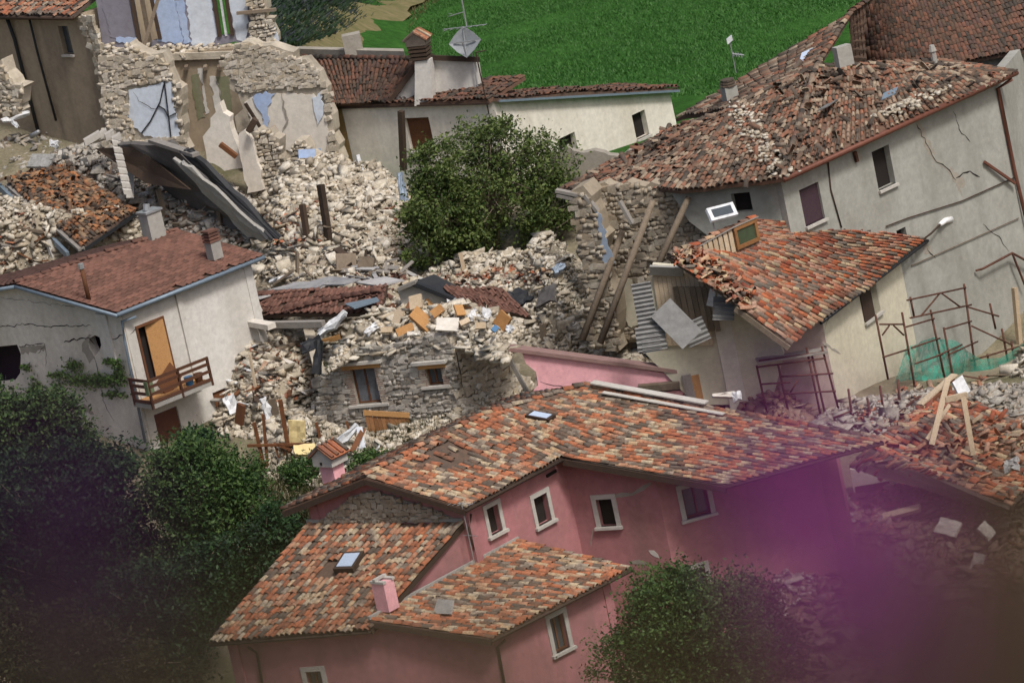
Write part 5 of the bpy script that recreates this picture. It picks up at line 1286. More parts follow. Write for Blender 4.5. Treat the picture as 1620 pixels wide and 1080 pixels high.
# pink wall remnant with its coping
def pink_remnant():
    pl = Plane(pY(950, 600, -10.0), yaw=-4)
    t = thing('pink_wall', 'broken pale pink wall with sloping brown coping behind the pink house', 'wall', down(pY(950, 600, -10.0), G(-10)))
    o = pl.poly([(824, 553), (900, 566), (985, 580), (1078, 594), (1074, 606), (1048, 612), (1018, 640), (960, 630), (925, 612), (890, 625), (862, 642), (850, 640), (853, 622), (848, 588), (832, 575)])
    wall(t, pl, o, thick=.45, mat='pink_pale')
    o = pl.poly([(848, 590), (870, 640), (925, 612), (1018, 640), (1060, 610), (1082, 625), (1090, 720), (840, 720)]); wall(t, pl.shift(-.06), ragged(o, .06), thick=.4, mat='stonecore', name='bared_wall')
    patch(t, pl, [(1022, 620), (1078, 618), (1080, 640), (1014, 636)], 'pink_pale', out=.04); patch(t, pl, [(853, 608), (866, 640), (845, 660), (842, 620)], 'pink_pale', out=.03)
    mb = MB(); mb.beam(pl.P(788, 549, -.15), pl.P(1128, 594, -.15), .6, .14); mb.build('coping', M['coping'], t)
    mb = MB(); mb.beam(pl.P(925, 608, .15), pl.P(1015, 628, .15), .5, .3); mb.build('split_beam', M['greywood'], t)
    mb = MB(); mb.beam(pl.P(1010, 612, .2), pl.P(1075, 606, .2), .35, .25); mb.build('split_beam', M['oldwood'], t)
    crack(t, pl, [(855, 606), (875, 608), (895, 612)], .05)
    q = pl.P(1100, 640, .3)
    for k, (x, m_) in enumerate(((1085, 'greywood'), (1100, 'orangewood'), (1116, 'brownwood'))):
        mb = MB(); mb.beam(pl.P(x, 590, .2), pl.P(x+14, 650, .2), .35, .12, pl.n); single('door_panel', ['grey upright board at the right end of the pink wall', 'orange door panel at the right end of the pink wall', 'dark brown post at the right end of the pink wall'][k], 'panel', mb, m_)
    return pl
M['coping'] = mat_flat('coping_brown', (.24, .15, .135), .8)
PW = pink_remnant()

# ------------------------------------------------------------------ rubble
M['debris'] = mat_plaster('brown_debris', (.26, .18, .13), (.16, .11, .08), amt=.9, bstr=1, sc=1.2, streak=False)
M['debris_b'] = mat_pieces('brown_chunks', [(.2, .13, .09), (.3, .2, .14), (.36, .28, .22), (.25, .14, .09)], stain_amt=.4)
M['stone_pink'] = mat_pieces('pinkish_stones', [(.3, .2, .19), (.4, .28, .26), (.46, .38, .34), (.5, .45, .4)], stain_amt=.4)
heap('pale stone rubble sliding down between the tall ruin and the shrub', [(395, 345), (430, 300), (545, 278), (600, 268), (662, 262), (680, 330), (665, 440), (560, 455), (440, 450), (395, 410)], lambda x, y: 1.0+.05*(y-5), 6120, (.09, .55), seed=1)
heap('rubble field around the foot of the big shrub', [(620, 455), (690, 430), (810, 405), (930, 415), (965, 470), (950, 540), (860, 560), (720, 500)], .9, 3740, (.08, .5), seed=2)
heap('rubble and earth below the stone cottage windows', [(395, 655), (500, 655), (600, 700), (735, 655), (850, 620), (900, 670), (780, 720), (560, 780), (430, 760)], 1.0, 4420, (.09, .5), seed=3)
heap('mixed rubble left of the stone cottage', [(330, 520), (420, 500), (520, 530), (530, 650), (430, 700), (350, 690), (320, 620)], 1.6, 2550, (.08, .5), seed=4)
heap('grey rubble under the tilted slab roof', [(60, 300), (60, 250), (200, 255), (330, 270), (420, 330), (430, 400), (290, 380), (180, 350)], 1.3, 2550, (.1, .5), seed=5, mats=('debris', 'stone_gr'))
heap('rubble behind the white house at the left edge', [(-60, 480), (-60, 370), (60, 360), (150, 390), (240, 370), (270, 400), (120, 450)], 2.4, 1530, (.08, .5), seed=6)
heap('bright rubble heaped under the timber props', [(840, 560), (880, 530), (960, 500), (1040, 515), (1040, 600), (930, 600)], 1.0, 2720, (.08, .4), seed=7)
heap('brown debris behind the right end of the pink wall', [(1010, 600), (1080, 560), (1200, 530), (1290, 620), (1290, 720), (1120, 680)], 1.4, 1530, (.08, .4), seed=8, mats=('debris', 'debris_b'))
heap('rubble bank behind the scaffold at the right', [(1250, 690), (1330, 640), (1440, 622), (1640, 606), (1660, 660), (1640, 720), (1430, 720)], .4, 2890, (.08, .45), seed=9, base=lambda x, y: G(y), mats=('debris', 'stone_gr'))
heap('rubble at the lower right corner', [(1190, 960), (1300, 830), (1420, 770), (1640, 740), (1700, 1150), (1180, 1150)], 1.1, 6500, (.05, .36), seed=10, mats=('debris', 'debris_b'))
heap('stones and plaster piled against the right pink wall', [(1150, 1000), (1230, 900), (1330, 830), (1420, 800), (1420, 900), (1330, 1010), (1220, 1080)], 1.8, 2600, (.06, .36), seed=15, mats=('debris', 'stone_pink'), fall=2.5)
heap('dusty rubble between the brown roof and the cottage', [(370, 500), (400, 455), (560, 432), (670, 440), (680, 500), (560, 560), (430, 530)], 1.7, 1300, (.06, .4), seed=16, fall=1.5)
zt_ = 2.2
heap('rubble filling the roofless stone cottage', [pz(x, y, zt_) for x, y in ((515, 590), (540, 545), (590, 515), (650, 490), (760, 490), (830, 520), (800, 575), (720, 545), (560, 562))], .8, 2550, (.08, .45), seed=11, base=lambda x, y: zt_-.1, fall=1.2)
heap('earth and rubble against the ruined wall left of the props', [(800, 490), (850, 430), (930, 420), (945, 540), (900, 560), (850, 540)], lambda x, y: 2.2, 1530, (.08, .4), seed=12, fall=1.5)
heap('stones strewn at the right edge beside the big grey wall', [(1585, 540), (1590, 470), (1650, 440), (1690, 540), (1640, 570)], 1.2, 850, (.1, .5), seed=13, fall=1.5)
heap('stone blocks and earth at the foot of the beige house', [(-60, 330), (-60, 225), (60, 215), (190, 215), (210, 255), (120, 300)], -.2, 650, (.12, .5), seed=14, mats=('debris', 'stone_gr'))
# counted blocks: the largest loose stones, singled out by the heap they lie on
def blocks(region, n, label, size, group, seed, mat='stone'):
    rg = random.Random(seed); k = 0
    while k < n:
        x, y = rg.uniform(min(p[0] for p in region), max(p[0] for p in region)), rg.uniform(min(p[1] for p in region), max(p[1] for p in region))
        if not inpoly(x, y, region): continue
        p = on_heap(x, y); s_ = rg.uniform(*size)
        o = bpy.data.objects.new('stone_block', stone_mesh(rg.randrange(12), mat)); COL.objects.link(o)
        o.location = p+UP*s_*.15; o.rotation_euler = (rg.uniform(-.5, .5), rg.uniform(-.5, .5), rg.uniform(0, 6.28)); o.scale = (s_*rg.uniform(1, 1.5), s_*rg.uniform(.8, 1.1), s_*rg.uniform(.6, .9))
        tag(o, label, 'stone', group); k += 1

blocks([(430, 330), (540, 285), (640, 280), (640, 420), (560, 435), (440, 420)], 70, 'pale limestone block in the rubble between the tall ruin and the shrub', (.22, .42), 'blocks on the upper rubble slope', 1)
blocks([(640, 420), (920, 410), (930, 500), (700, 450)], 45, 'pale stone block in the rubble at the foot of the shrub', (.2, .38), 'blocks by the shrub', 2)
blocks([(430, 660), (560, 690), (740, 660), (760, 690), (600, 730), (470, 720)], 55, 'pale stone block in the rubble below the cottage windows', (.22, .42), 'blocks below the cottage', 3)
blocks([(860, 545), (960, 515), (1000, 520), (1000, 570), (900, 560)], 40, 'pale stone block in the bright rubble under the timber props', (.2, .34), 'blocks under the props', 4)
blocks([(560, 540), (640, 500), (790, 500), (800, 540), (720, 540)], 30, 'stone block lying on the broken top of the stone cottage', (.18, .34), 'blocks on the cottage', 5)
blocks([(30, 245), (200, 260), (330, 290), (300, 330), (120, 300)], 25, 'grey stone block under the tilted slab roof', (.3, .6), 'blocks under the slab roof', 6, 'stone_gr')

# ------------------------------------------------------------------ collapsed roofs
def sheet_roof():
    """brown tiled roof lying flat over the rubble"""
    a, b_ = pz(450, 490, 3.4), pz(612, 458, 3.4)
    t = thing('collapsed_roof', 'brown tiled roof lying collapsed and flat beside the white house', 'roof', down(a, G(a.y)))
    rf = Roofs(t, 'tile_conc', 'flat', limit=260)
    r1 = rf.slope([pz(372, 466, 3.3), pz(330, 500, 2.85)], [pz(612, 450, 3.3), pz(604, 492, 2.85)], du=.29, dv=.33, jit=1.0, seed=81, sag=.06, deckmat='fascia', miss=.03)
    rf.ridge(pz(604, 460, 3.28), pz(452, 490, 3.02), r1, 1.2)
    c0, c1, c2, c3 = pz(700, 453, 3.5), pz(795, 456, 3.3), pz(840, 500, 2.6), pz(745, 492, 2.7)
    r3 = rf.slope([c0, c3], [c1, c2], du=.29, dv=.33, jit=1.0, seed=83, sag=.08, deckmat='fascia', miss=.05)
    rf.finish()
    strip(t, 'eave_slab', pz(322, 497, 2.9), pz(430, 516, 2.75), .4, .22, 'offwhite'); strip(t, 'eave_slab', pz(322, 492, 3.0), pz(352, 476, 3.15), .3, .25, 'whitepaint')
    strip(t, 'eave_beam', pz(400, 514, 2.6), pz(512, 512, 2.6), .25, .25, 'greywood')
    # grey sheets torn off on top
    for q, mt in (([(420, 459), (470, 446), (520, 444), (500, 455)], 'sheetgrey'), ([(470, 450), (520, 437), (570, 441), (545, 450)], 'sheetgrey'), ([(560, 446), (610, 437), (640, 443), (600, 452)], 'palesheet'), ([(545, 480), (596, 470), (600, 475), (560, 487)], 'steel'), ([(400, 468), (430, 458), (440, 462), (410, 472)], 'palesheet')):
        mb = MB(); mb.slab([pz(x, y, 3.2+.04*i) for i, (x, y) in enumerate(q)], .05); mb.build('torn_sheet', M[mt], t)
    # half standing dormer of concrete with a dark roof edge
    dp = Plane(pz(640, 490, 2.9), yaw=-20)
    wall(t, dp, dp.poly([(628, 458), (655, 453), (690, 462), (735, 480), (742, 492), (700, 490), (660, 487), (640, 492)]), thick=.25, mat='concrete', name='dormer_wall')
    strip(t, 'dormer_edge', dp.P(655, 446, .1), dp.P(755, 487, .1), .25, .16, 'black'); strip(t, 'dormer_edge', dp.P(632, 456, .1), dp.P(660, 444, .1), .3, .12, 'greywood')
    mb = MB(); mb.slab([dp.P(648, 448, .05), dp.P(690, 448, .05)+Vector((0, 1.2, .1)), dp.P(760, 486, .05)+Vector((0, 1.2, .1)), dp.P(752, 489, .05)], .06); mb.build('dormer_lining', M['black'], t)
M['sheetgrey'] = mat_plaster('grey_sheet', (.22, .22, .23), (.4, .39, .38), (.12, .12, .13), amt=.9, sc=1.2, bstr=.3)
M['palesheet'] = mat_plaster('dusty_sheet', (.45, .44, .43), (.3, .29, .28), amt=.8, sc=1.5)
sheet_roof()
def left_roof():
    q = [pz(12, 288, 6.0), pz(115, 268, 6.2), pz(214, 331, 5.0), pz(128, 390, 4.7)]
    t = thing('tilted_tile_roof', 'tilted patch of rusty orange tiles hanging over blue-grey beams at the left', 'roof', down(q[3], G(q[3].y)))
    rf = Roofs(t, 'tile_rust'); r_ = rf.slope([q[0], q[3]], [q[1], q[2]], sag=.08, jit=2.4, seed=85, miss=.05)
    pts = [q[0].lerp(q[1], rng.random()).lerp(q[3].lerp(q[2], rng.random()), rng.random())+UP*.1 for _ in range(70)]; rf.loose(pts, r_)
    rf.loose([q[0].lerp(q[1], rng.random())+Vector((rng.gauss(0, .3), rng.gauss(.2, .3), .1)) for _ in range(60)], r_); rf.finish()
    strip(t, 'steel_beam', pz(-10, 286, 5.9), pz(108, 404, 4.2), .14, .3, 'steel'); strip(t, 'steel_beam', pz(24, 300, 5.4), pz(100, 400, 4.0), .1, .14, 'steel')
    strip(t, 'verge_board', q[0]-UP*.12, q[3]-UP*.12, .3, .12, 'greywood'); strip(t, 'eave_gutter', q[3]-UP*.2, q[2]-UP*.2, .14, .14, 'black')
    for k in range(4): strip(t, 'lath', q[0].lerp(q[3], .1+.1*k)+UP*.1+Vector((.3, 0, 0)), q[0].lerp(q[3], .35+.12*k)+UP*.1+Vector((.35, 0, 0)), .05, .04, 'oldwood')
M['tile_rust'] = mat_pieces('rusty_tiles', [DRK, (.12, .08, .055), (.17, .09, .05), (.26, .11, .05), (.36, .15, .06), (.3, .2, .12), (.1, .07, .05)], stain_amt=.5, pat=.12)
left_roof()
def slab_roof():
    A, B, C, D = pz(180, 222, 7.2), pz(278, 224, 7.4), pz(438, 372, 3.4), pz(330, 345, 3.6)
    t = thing('tilted_slab_roof', 'large dark roof slab tipped down towards the rubble left of centre', 'roof', down(D, G(D.y)))
    bumpy(t, 'slab', [A, B, C, D], .25, .06, 'slabdark', seed=3)
    bumpy(t, 'render_face', [pz(276, 250, 7.1), pz(305, 262, 7.0), pz(432, 378, 3.5), pz(392, 372, 3.5)], .12, .05, 'concrete', seed=4)
    bumpy(t, 'black_edge', [pz(290, 234, 7.4), pz(308, 236, 7.4), pz(446, 372, 3.6), pz(428, 376, 3.6)], .2, .03, 'black', seed=5); strip(t, 'edge_board', pz(240, 222, 7.5), pz(310, 245, 7.2), .35, .15, 'greywood')
    mb = MB(); mb.slab([pz(150, 235, 6.9), pz(215, 232, 7.1), pz(300, 300, 5.4), pz(230, 290, 5.6)], .1); mb.build('timber_lining', M['darkwood'], t)
    for k in range(5):   # curled row of ridge blocks along the top edge
        a = pz(140+k*11, 222-2*math.sin(k*.7)*5, 7.2); mb = MB(); mb.obox(a, Vector((.2, .05, .06)), Vector((-.03, .2, 0)), UP*.14); mb.build('ridge_block', M['frame'], t)
    for k in range(8): a = pz(184+k*2.5, 226+k*11, 7.15-k*.2); mb = MB(); mb.obox(a, Vector((.17, .05, -.06)), Vector((-.03, .22, 0)), UP*.1); mb.build('ridge_block', M['frame'], t)
slab_roof()
def corner_roof():
    """collapsed roof at the lower right with a boarded frame"""
    q = [pz(1375, 706, -1.0), pz(1503, 616, -.6), pz(1690, 690, -1.9), pz(1600, 800, -2.5)]
    t = thing('sunken_roof', 'sunken reddish tiled roof at the lower right with a timber frame on it', 'roof', down(q[3], G(q[3].y)))
    rf = Roofs(t, 'tile_mid2'); r1 = rf.slope([q[0], q[0].lerp(q[3], .5)-UP*.15, q[3]], [q[1], q[1].lerp(q[2], .5)-UP*.2, q[2]], sag=.12, jit=2.4, seed=87, miss=.05)
    r2 = rf.slope([q[0], pz(1347, 733, -1.5)], [q[3], pz(1580, 800, -2.7)], sag=.08, jit=2.5, seed=88, miss=.08)
    rf.loose([q[0].lerp(q[1], rng.random()).lerp(q[3].lerp(q[2], rng.random()), rng.random())+UP*.12 for _ in range(120)], r1); rf.finish()
    strip(t, 'verge_board', q[0]-UP*.05, q[1]+UP*.05, .2, .2, 'brownwood')
    wp = Plane(pz(1350, 745, -2.6), yaw=-8).shift(-.3); wall(t, wp, wp.poly([(1345, 742), (1470, 760), (1600, 780), (1610, 900), (1370, 900)]), thick=.4, mat='offwhite')
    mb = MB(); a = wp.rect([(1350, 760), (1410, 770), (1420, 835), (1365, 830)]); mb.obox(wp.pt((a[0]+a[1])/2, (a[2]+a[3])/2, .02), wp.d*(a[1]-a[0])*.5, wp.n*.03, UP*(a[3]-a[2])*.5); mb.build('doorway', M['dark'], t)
corner_roof()
ff = lambda x, y: pz(x, y, -1.2)
for k, (a, b_, w_, lab) in enumerate((((1500, 598), (1474, 703), .2, 'left pale board of the timber frame on the sunken roof'), ((1524, 628), (1540, 720), .18, 'right pale board of the timber frame on the sunken roof'), ((1502, 640), (1466, 695), .13, 'thin slanting board beside the timber frame on the sunken roof'))):
    p0, p1 = pz(*b_, -1.0), pz(*b_, -1.0); top = pY(*a, p0.y+.8); mb = MB(); mb.beam(p0, top, w_, .08, Vector((0, -1, .2))); single('frame_board', lab, 'board', mb, 'palewood')
mb = MB(); mb.beam(pz(1496, 632, .9), pz(1530, 624, .9), .12, .2); single('frame_board', 'short cross board topping the timber frame on the sunken roof', 'board', mb, 'palewood')
mb = MB(); mb.beam(pz(1455, 640, .4), pz(1510, 592, .9), .3, .06); single('frame_board', 'long pale plank leaning over the rubble beside the scaffold', 'board', mb, 'palewood')
mb = MB(); p = pz(1520, 612, .8); mb.obox(p, Vector((.2, .07, .07)), Vector((-.07, .2, .26)), Vector((.02, -.05, .03))); single('white_sheet', 'small white sheet standing on the rubble above the timber frame', 'sheet', mb, 'whitepaint')
# ------------------------------------------------------------------ loose debris, each piece a thing
def panel(px, py, z, w_, h_, roll, tilt, mat, label, cat, name, t=.05, yaw=0, wavy=False, y=None):
    """a flat piece about w x h metres; roll turns it in its plane, tilt leans it back from upright"""
    c = pz(px, py, z) if y is None else pY(px, py, y)
    n = Vector((math.sin(R(yaw))*math.cos(R(tilt)), -math.cos(R(yaw))*math.cos(R(tilt)), math.sin(R(tilt)))); x = UP.cross(n).normalized()*-1; x = n.cross(UP).normalized() if False else x
    u = n.cross(x); a = R(roll); X = x*math.cos(a)+u*math.sin(a); Y = u*math.cos(a)-x*math.sin(a)
    mb = MB()
    if wavy:
        k = max(6, int(h_/.16)*4); v = []; f = []
        for i in range(k+1):
            yy = -h_/2+h_*i/k; zz = .045*math.sin(i*math.pi/2)
            for sx in (-1, 1):
                for d_ in (.01, -.01): v.append(c+X*sx*w_/2+Y*yy+n*(zz+d_))
        for i in range(k):
            b_ = i*4; f += [(b_, b_+2, b_+6, b_+4), (b_+1, b_+5, b_+7, b_+3), (b_, b_+4, b_+5, b_+1), (b_+2, b_+3, b_+7, b_+6)]
        mb.add(v, f)
    elif mat in ('whitepaint', 'black', 'slabdark', 'bluegrey', 'palesheet', 'offwhite', 'yellow'):
        k = 4; v = []; f = []; amp = .018 if mat in ('offwhite', 'yellow') else .045
        for s_ in (1, -1):
            for i in range(k+1):
                for j in range(k+1):
                    e = rng.gauss(0, amp); ex = rng.gauss(0, amp*.7); ey = rng.gauss(0, amp*.7)
                    if s_ == 1: v.append(c+X*(w_*(i/k-.5)+ex)+Y*(h_*(j/k-.5)+ey)+n*(e+t/2))
                    else: v.append(v[i*(k+1)+j]-n*t)
        q = (k+1)**2
        for i in range(k):
            for j in range(k): a_ = i*(k+1)+j; f += [(a_, a_+k+1, a_+k+2, a_+1), (q+a_, q+a_+1, q+a_+k+2, q+a_+k+1)]
        rim = [i*(k+1) for i in range(k+1)]+[k*(k+1)+j for j in range(1, k+1)]+[i*(k+1)+k for i in range(k-1, -1, -1)]+[j for j in range(k-1, 0, -1)]
        f += [(a_, b2, b2+q, a_+q) for a_, b2 in zip(rim, rim[1:]+rim[:1])]; mb.add(v, f)
    else: mb.obox(c, X*w_/2, Y*h_/2, n*t/2)
    return single(name, label, cat, mb, mat)
DB = [
 (667, 505, 3.1, .72, 1.15, 24, 25, 'orangewood', 'tall orange-brown door panel standing tilted on the cottage rubble', 'panel', 'cupboard_panel'),
 (658, 478, 3.5, .62, .7, 8, 30, 'palewood', 'pale yellow wooden panel behind the tall orange door panel', 'panel', 'cupboard_panel'),
 (630, 503, 3.1, .5, .75, -10, 25, 'palewood', 'pale wooden board at the left end of the furniture heap', 'panel', 'cupboard_panel'),
 (640, 521, 2.95, .8, .32, 5, 20, 'orangewood', 'low orange drawer box in front of the furniture heap', 'drawer', 'drawer'),
 (612, 522, 2.95, .5, .25, -8, 30, 'palewood', 'small pale drawer front at the lower left of the furniture heap', 'drawer', 'drawer'),
 (708, 513, 3.0, 1.05, .75, -22, 40, 'offwhite', 'greyish table top lying tilted right of the tall orange panel', 'table top', 'table_top'),
 (727, 491, 3.3, .42, .5, -20, 25, 'orangewood', 'small square orange box above the greyish table top', 'box', 'wooden_box'),
 (692, 492, 3.3, .6, .42, 30, 35, 'orangewood', 'orange board wedged between table top and pale panel', 'panel', 'cupboard_panel'),
 (795, 507, 3.0, .72, .72, -38, 30, 'orangewood', 'square orange panel at the right end of the furniture heap', 'panel', 'cupboard_panel'),
 (770, 501, 3.1, .42, .8, -16, 30, 'whitepaint', 'crumpled white sheet left of the square orange panel', 'sheet', 'white_sheet'),
 (749, 499, 3.1, .6, .42, 10, 30, 'whitepaint', 'white crumpled plastic in the middle of the furniture heap', 'sheet', 'white_sheet'),
 (735, 509, 3.05, .5, .25, 12, 45, 'palewood', 'small pale board beside the white plastic', 'board', 'small_board'),
 (588, 520, 3.0, .7, .3, 20, 35, 'whitepaint', 'white broken board left of the orange drawer box', 'board', 'small_board'),
 (548, 424, 2.9, .9, 1.3, -14, 30, 'oldwood', 'brown wardrobe door lying in the rubble below the uprights', 'door', 'wardrobe_door'),
 (578, 426, 2.9, .7, 1.1, -16, 28, 'oldwood', 'second brown wardrobe door lying right beside the larger one', 'door', 'wardrobe_door'),
 (522, 437, 2.6, .6, .42, 4, 30, 'concrete', 'grey square box beside the brown wardrobe doors', 'box', 'grey_box'),
 (571, 692, .0, .28, 1.0, -4, 20, 'paleblue', 'pale blue strip of board left of the slatted shutter', 'board', 'small_board'),
 (470, 682, .0, .72, .95, -9, 18, 'yellow', 'yellow foam panel behind the rusty fence', 'panel', 'foam_panel'),
 (482, 712, -.4, .9, .5, -14, 40, 'yellow', 'lower yellow foam sheet lying behind the rusty fence', 'panel', 'foam_panel'),
 (545, 690, .1, 1.6, .35, 35, 40, 'whitepaint', 'white board sloping behind the rusty fence', 'board', 'long_board'),
 (566, 696, .0, 1.5, .25, 33, 35, 'brownwood', 'brown plank under the sloping white board', 'board', 'long_board'),
 (421, 645, 1.0, .32, .85, 2, 10, 'whitepaint', 'narrow white upright board left of the cottage', 'board', 'white_board'),
 (433, 643, .9, .3, .7, 2, 10, 'oldwood', 'slatted grey panel beside the narrow white one', 'panel', 'slat_panel'),
 (366, 638, 1.1, .5, .75, 12, 10, 'whitepaint', 'wide white board leaning beside the lower brown doorway', 'board', 'white_board'),
 (380, 655, .9, .4, .9, -18, 10, 'brownwood', 'brown framed picture leaning against the wide white board', 'picture', 'leaning_picture'),
 (492, 545, 2.6, .95, .6, 14, 40, 'black', 'black ribbed sheet hanging over the rubble left of the cottage', 'sheet', 'black_sheet'),
 (503, 566, 2.3, .35, 1.4, -8, 15, 'black', 'narrow black sheet hanging down beside the cottage corner', 'sheet', 'black_sheet'),
 (527, 512, 3.0, 1.7, .38, 38, 40, 'whitepaint', 'long white board sloping up to the brown roof', 'board', 'long_board'),
 (520, 298, 4.0, .95, .45, -6, 30, 'bluegrey', 'pale blue tub-like sheet on the upper rubble slope', 'sheet', 'blue_sheet'),
 (486, 243, 5.5, .8, .4, -8, 20, 'blue', 'blue board below the tall plastered wall', 'board', 'blue_board'),
 (636, 295, 4.6, .35, 1.3, -4, 8, 'bluegrey', 'upright pale grey slab at the left edge of the shrub', 'slab', 'grey_slab'),
 (65, 255, 5.9, 1.3, .8, -10, 45, 'stackgrey', 'stack of grey cement sheets below the beige house', 'sheets', 'cement_sheets'),
 (118, 245, 5.9, 1.6, .4, -22, 50, 'frame', 'long row of pale blocks lying beside the cement sheets', 'blocks', 'block_row'),
 (85, 228, 6.2, .5, .3, -5, 30, 'whitepaint', 'small white block above the cement sheets', 'block', 'white_block'),
 (206, 290, 5.4, .35, 1.6, -12, 35, 'frame', 'pale upright post in the rubble under the slab roof', 'post', 'pale_post'),
 (25, 185, 7.2, 1.4, .3, 5, 40, 'whitepaint', 'pale plank jutting from the left edge below the beige house', 'plank', 'pale_plank'),
 (20, 194, 7.0, 1.0, .15, -25, 40, 'whitepaint', 'thin pale slat under the jutting plank', 'plank', 'pale_plank'),
 (1175, 372, 5.0, .1, .1, 0, 0, 'greymetal', 'small metal stay beside the wooden dormer', 'stay', 'metal_stay'),
 (865, 468, 3.0, .9, .8, 20, 40, 'slabdark', 'black torn membrane over the hole left of the ruined wall', 'membrane', 'torn_membrane'),
 (820, 470, 2.6, .9, .9, 10, 50, 'black', 'black shade-painted opening lining beside the brown roof', 'infill', 'opening_shade'),  # black panel put in for the shade of an opening
 (883, 425, 2.4, .6, .3, 15, 40, 'bluegrey', 'small blue-grey sheet on the rubble right of the shrub', 'sheet', 'blue_sheet'),
 (1470, 415+130, 1.0, .1, .1, 0, 0, 'greymetal', 'small metal clip on the scaffold by the net', 'clip', 'metal_clip'),
 (1420, 812, -3.2, 1.9, .3, 18, 50, 'palewood', 'pale plank lying on the rubble below the sunken roof', 'plank', 'pale_plank'),
 (1500, 834, -3.3, 1.1, .7, -15, 40, 'offwhite', 'pale wall slab lying on the rubble below the sunken roof', 'slab', 'wall_slab'),
 (1560, 840, -3.3, .6, .7, 20, 35, 'offwhite', 'smaller pale slab at the lower right rubble', 'slab', 'wall_slab'),
 (1478, 957, -5.2, 5.0, .18, 24, 40, 'oldwood', 'long pale batten lying across the lower right rubble', 'batten', 'long_batten'),
 (1545, 895, -4.2, .5, 1.1, -20, 30, 'offwhite', 'leaning pale stone slab on the lower right slope', 'slab', 'wall_slab'),
 (1145, 625, 1.0, .9, .2, -10, 40, 'offwhite', 'pale broken lintel behind the right end of the pink wall', 'lintel', 'broken_lintel'),
 (1165, 628, 1.0, .35, .4, 15, 30, 'whitepaint', 'white bag at the end of the broken lintel', 'bag', 'white_bag'),
 (1600, 735, -1.0, .6, .5, 20, 45, 'palesheet', 'pale grey sheet at the right edge of the sunken roof', 'sheet', 'grey_sheet'),
]
for i, (x, y, w_, h_, rl, mt, lb) in enumerate((
 (618, 488, .5, .35, 20, 'brownwood', 'dark brown board sloping at the upper left of the furniture heap'),
 (645, 492, .3, .9, -50, 'brownwood', 'dark plank crossing in front of the pale panel'),
 (683, 478, .45, .5, 10, 'orangewood', 'small orange side board behind the tall orange panel'),
 (700, 500, .5, .3, -30, 'palewood', 'pale strip board under the greyish table top'),
 (715, 478, .4, .3, 15, 'whitepaint', 'white scrap at the back of the furniture heap'),
 (760, 515, .5, .3, -10, 'palewood', 'pale board lying in front of the white plastic'),
 (783, 520, .35, .25, 30, 'bucket', 'small blue object below the square orange panel'),
 (655, 528, .6, .22, -5, 'offwhite', 'pale slat in front of the orange drawer box'),
 (600, 505, .6, .3, 35, 'oldwood', 'grey board sloping left of the furniture heap'),
 (806, 520, .4, .3, -20, 'whitepaint', 'white scrap beside the pink coping end'))):
    DB.append((x, y, 3.05, w_, h_, rl, 30, mt, lb, 'board', 'small_board'))
M['brownslat'] = mat_wood('slatted_brown', (.18, .085, .035), (.32, .16, .07), sc=6)
M['stackgrey'] = mat_pieces('cement_sheet', [(.3, .3, .29), (.38, .37, .35)], bscale=8)
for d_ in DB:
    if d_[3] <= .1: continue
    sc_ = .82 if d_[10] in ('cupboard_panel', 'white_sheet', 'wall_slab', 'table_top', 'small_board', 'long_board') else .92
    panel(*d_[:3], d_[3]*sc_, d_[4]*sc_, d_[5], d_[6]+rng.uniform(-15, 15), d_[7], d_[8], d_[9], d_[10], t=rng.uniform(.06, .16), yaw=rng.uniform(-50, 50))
for i in range(8):      # slats proud of the fallen slatted door
    pass
panel(1023, 502, 1.7, .72, 2.6, -2, 20, 'corr', 'tall ribbed cement sheet standing in front of the bare boards', 'sheet', 'corrugated_sheet', wavy=True, y=-12.5)
panel(1070, 512, 1.2, 1.0, 1.7, 32, 25, 'corr', 'plain grey cement sheet leaning right of the tall ribbed one', 'sheet', 'cement_sheet', y=-12.9)
panel(1100, 525, 1.0, .9, .9, 12, 20, 'corr', 'small ribbed sheet half hidden behind the plain cement sheet', 'sheet', 'corrugated_sheet', wavy=True, y=-12.2)
panel(1145, 488, 1.8, .8, .9, -14, 30, 'corr', 'ribbed sheet piece under the torn eave of the cream house', 'sheet', 'corrugated_sheet', wavy=True, y=-12.2)
panel(1030, 535, .6, 1.1, .9, -4, 20, 'corr', 'lower ribbed sheet at the foot of the tall one', 'sheet', 'corrugated_sheet', wavy=True, y=-12.8)
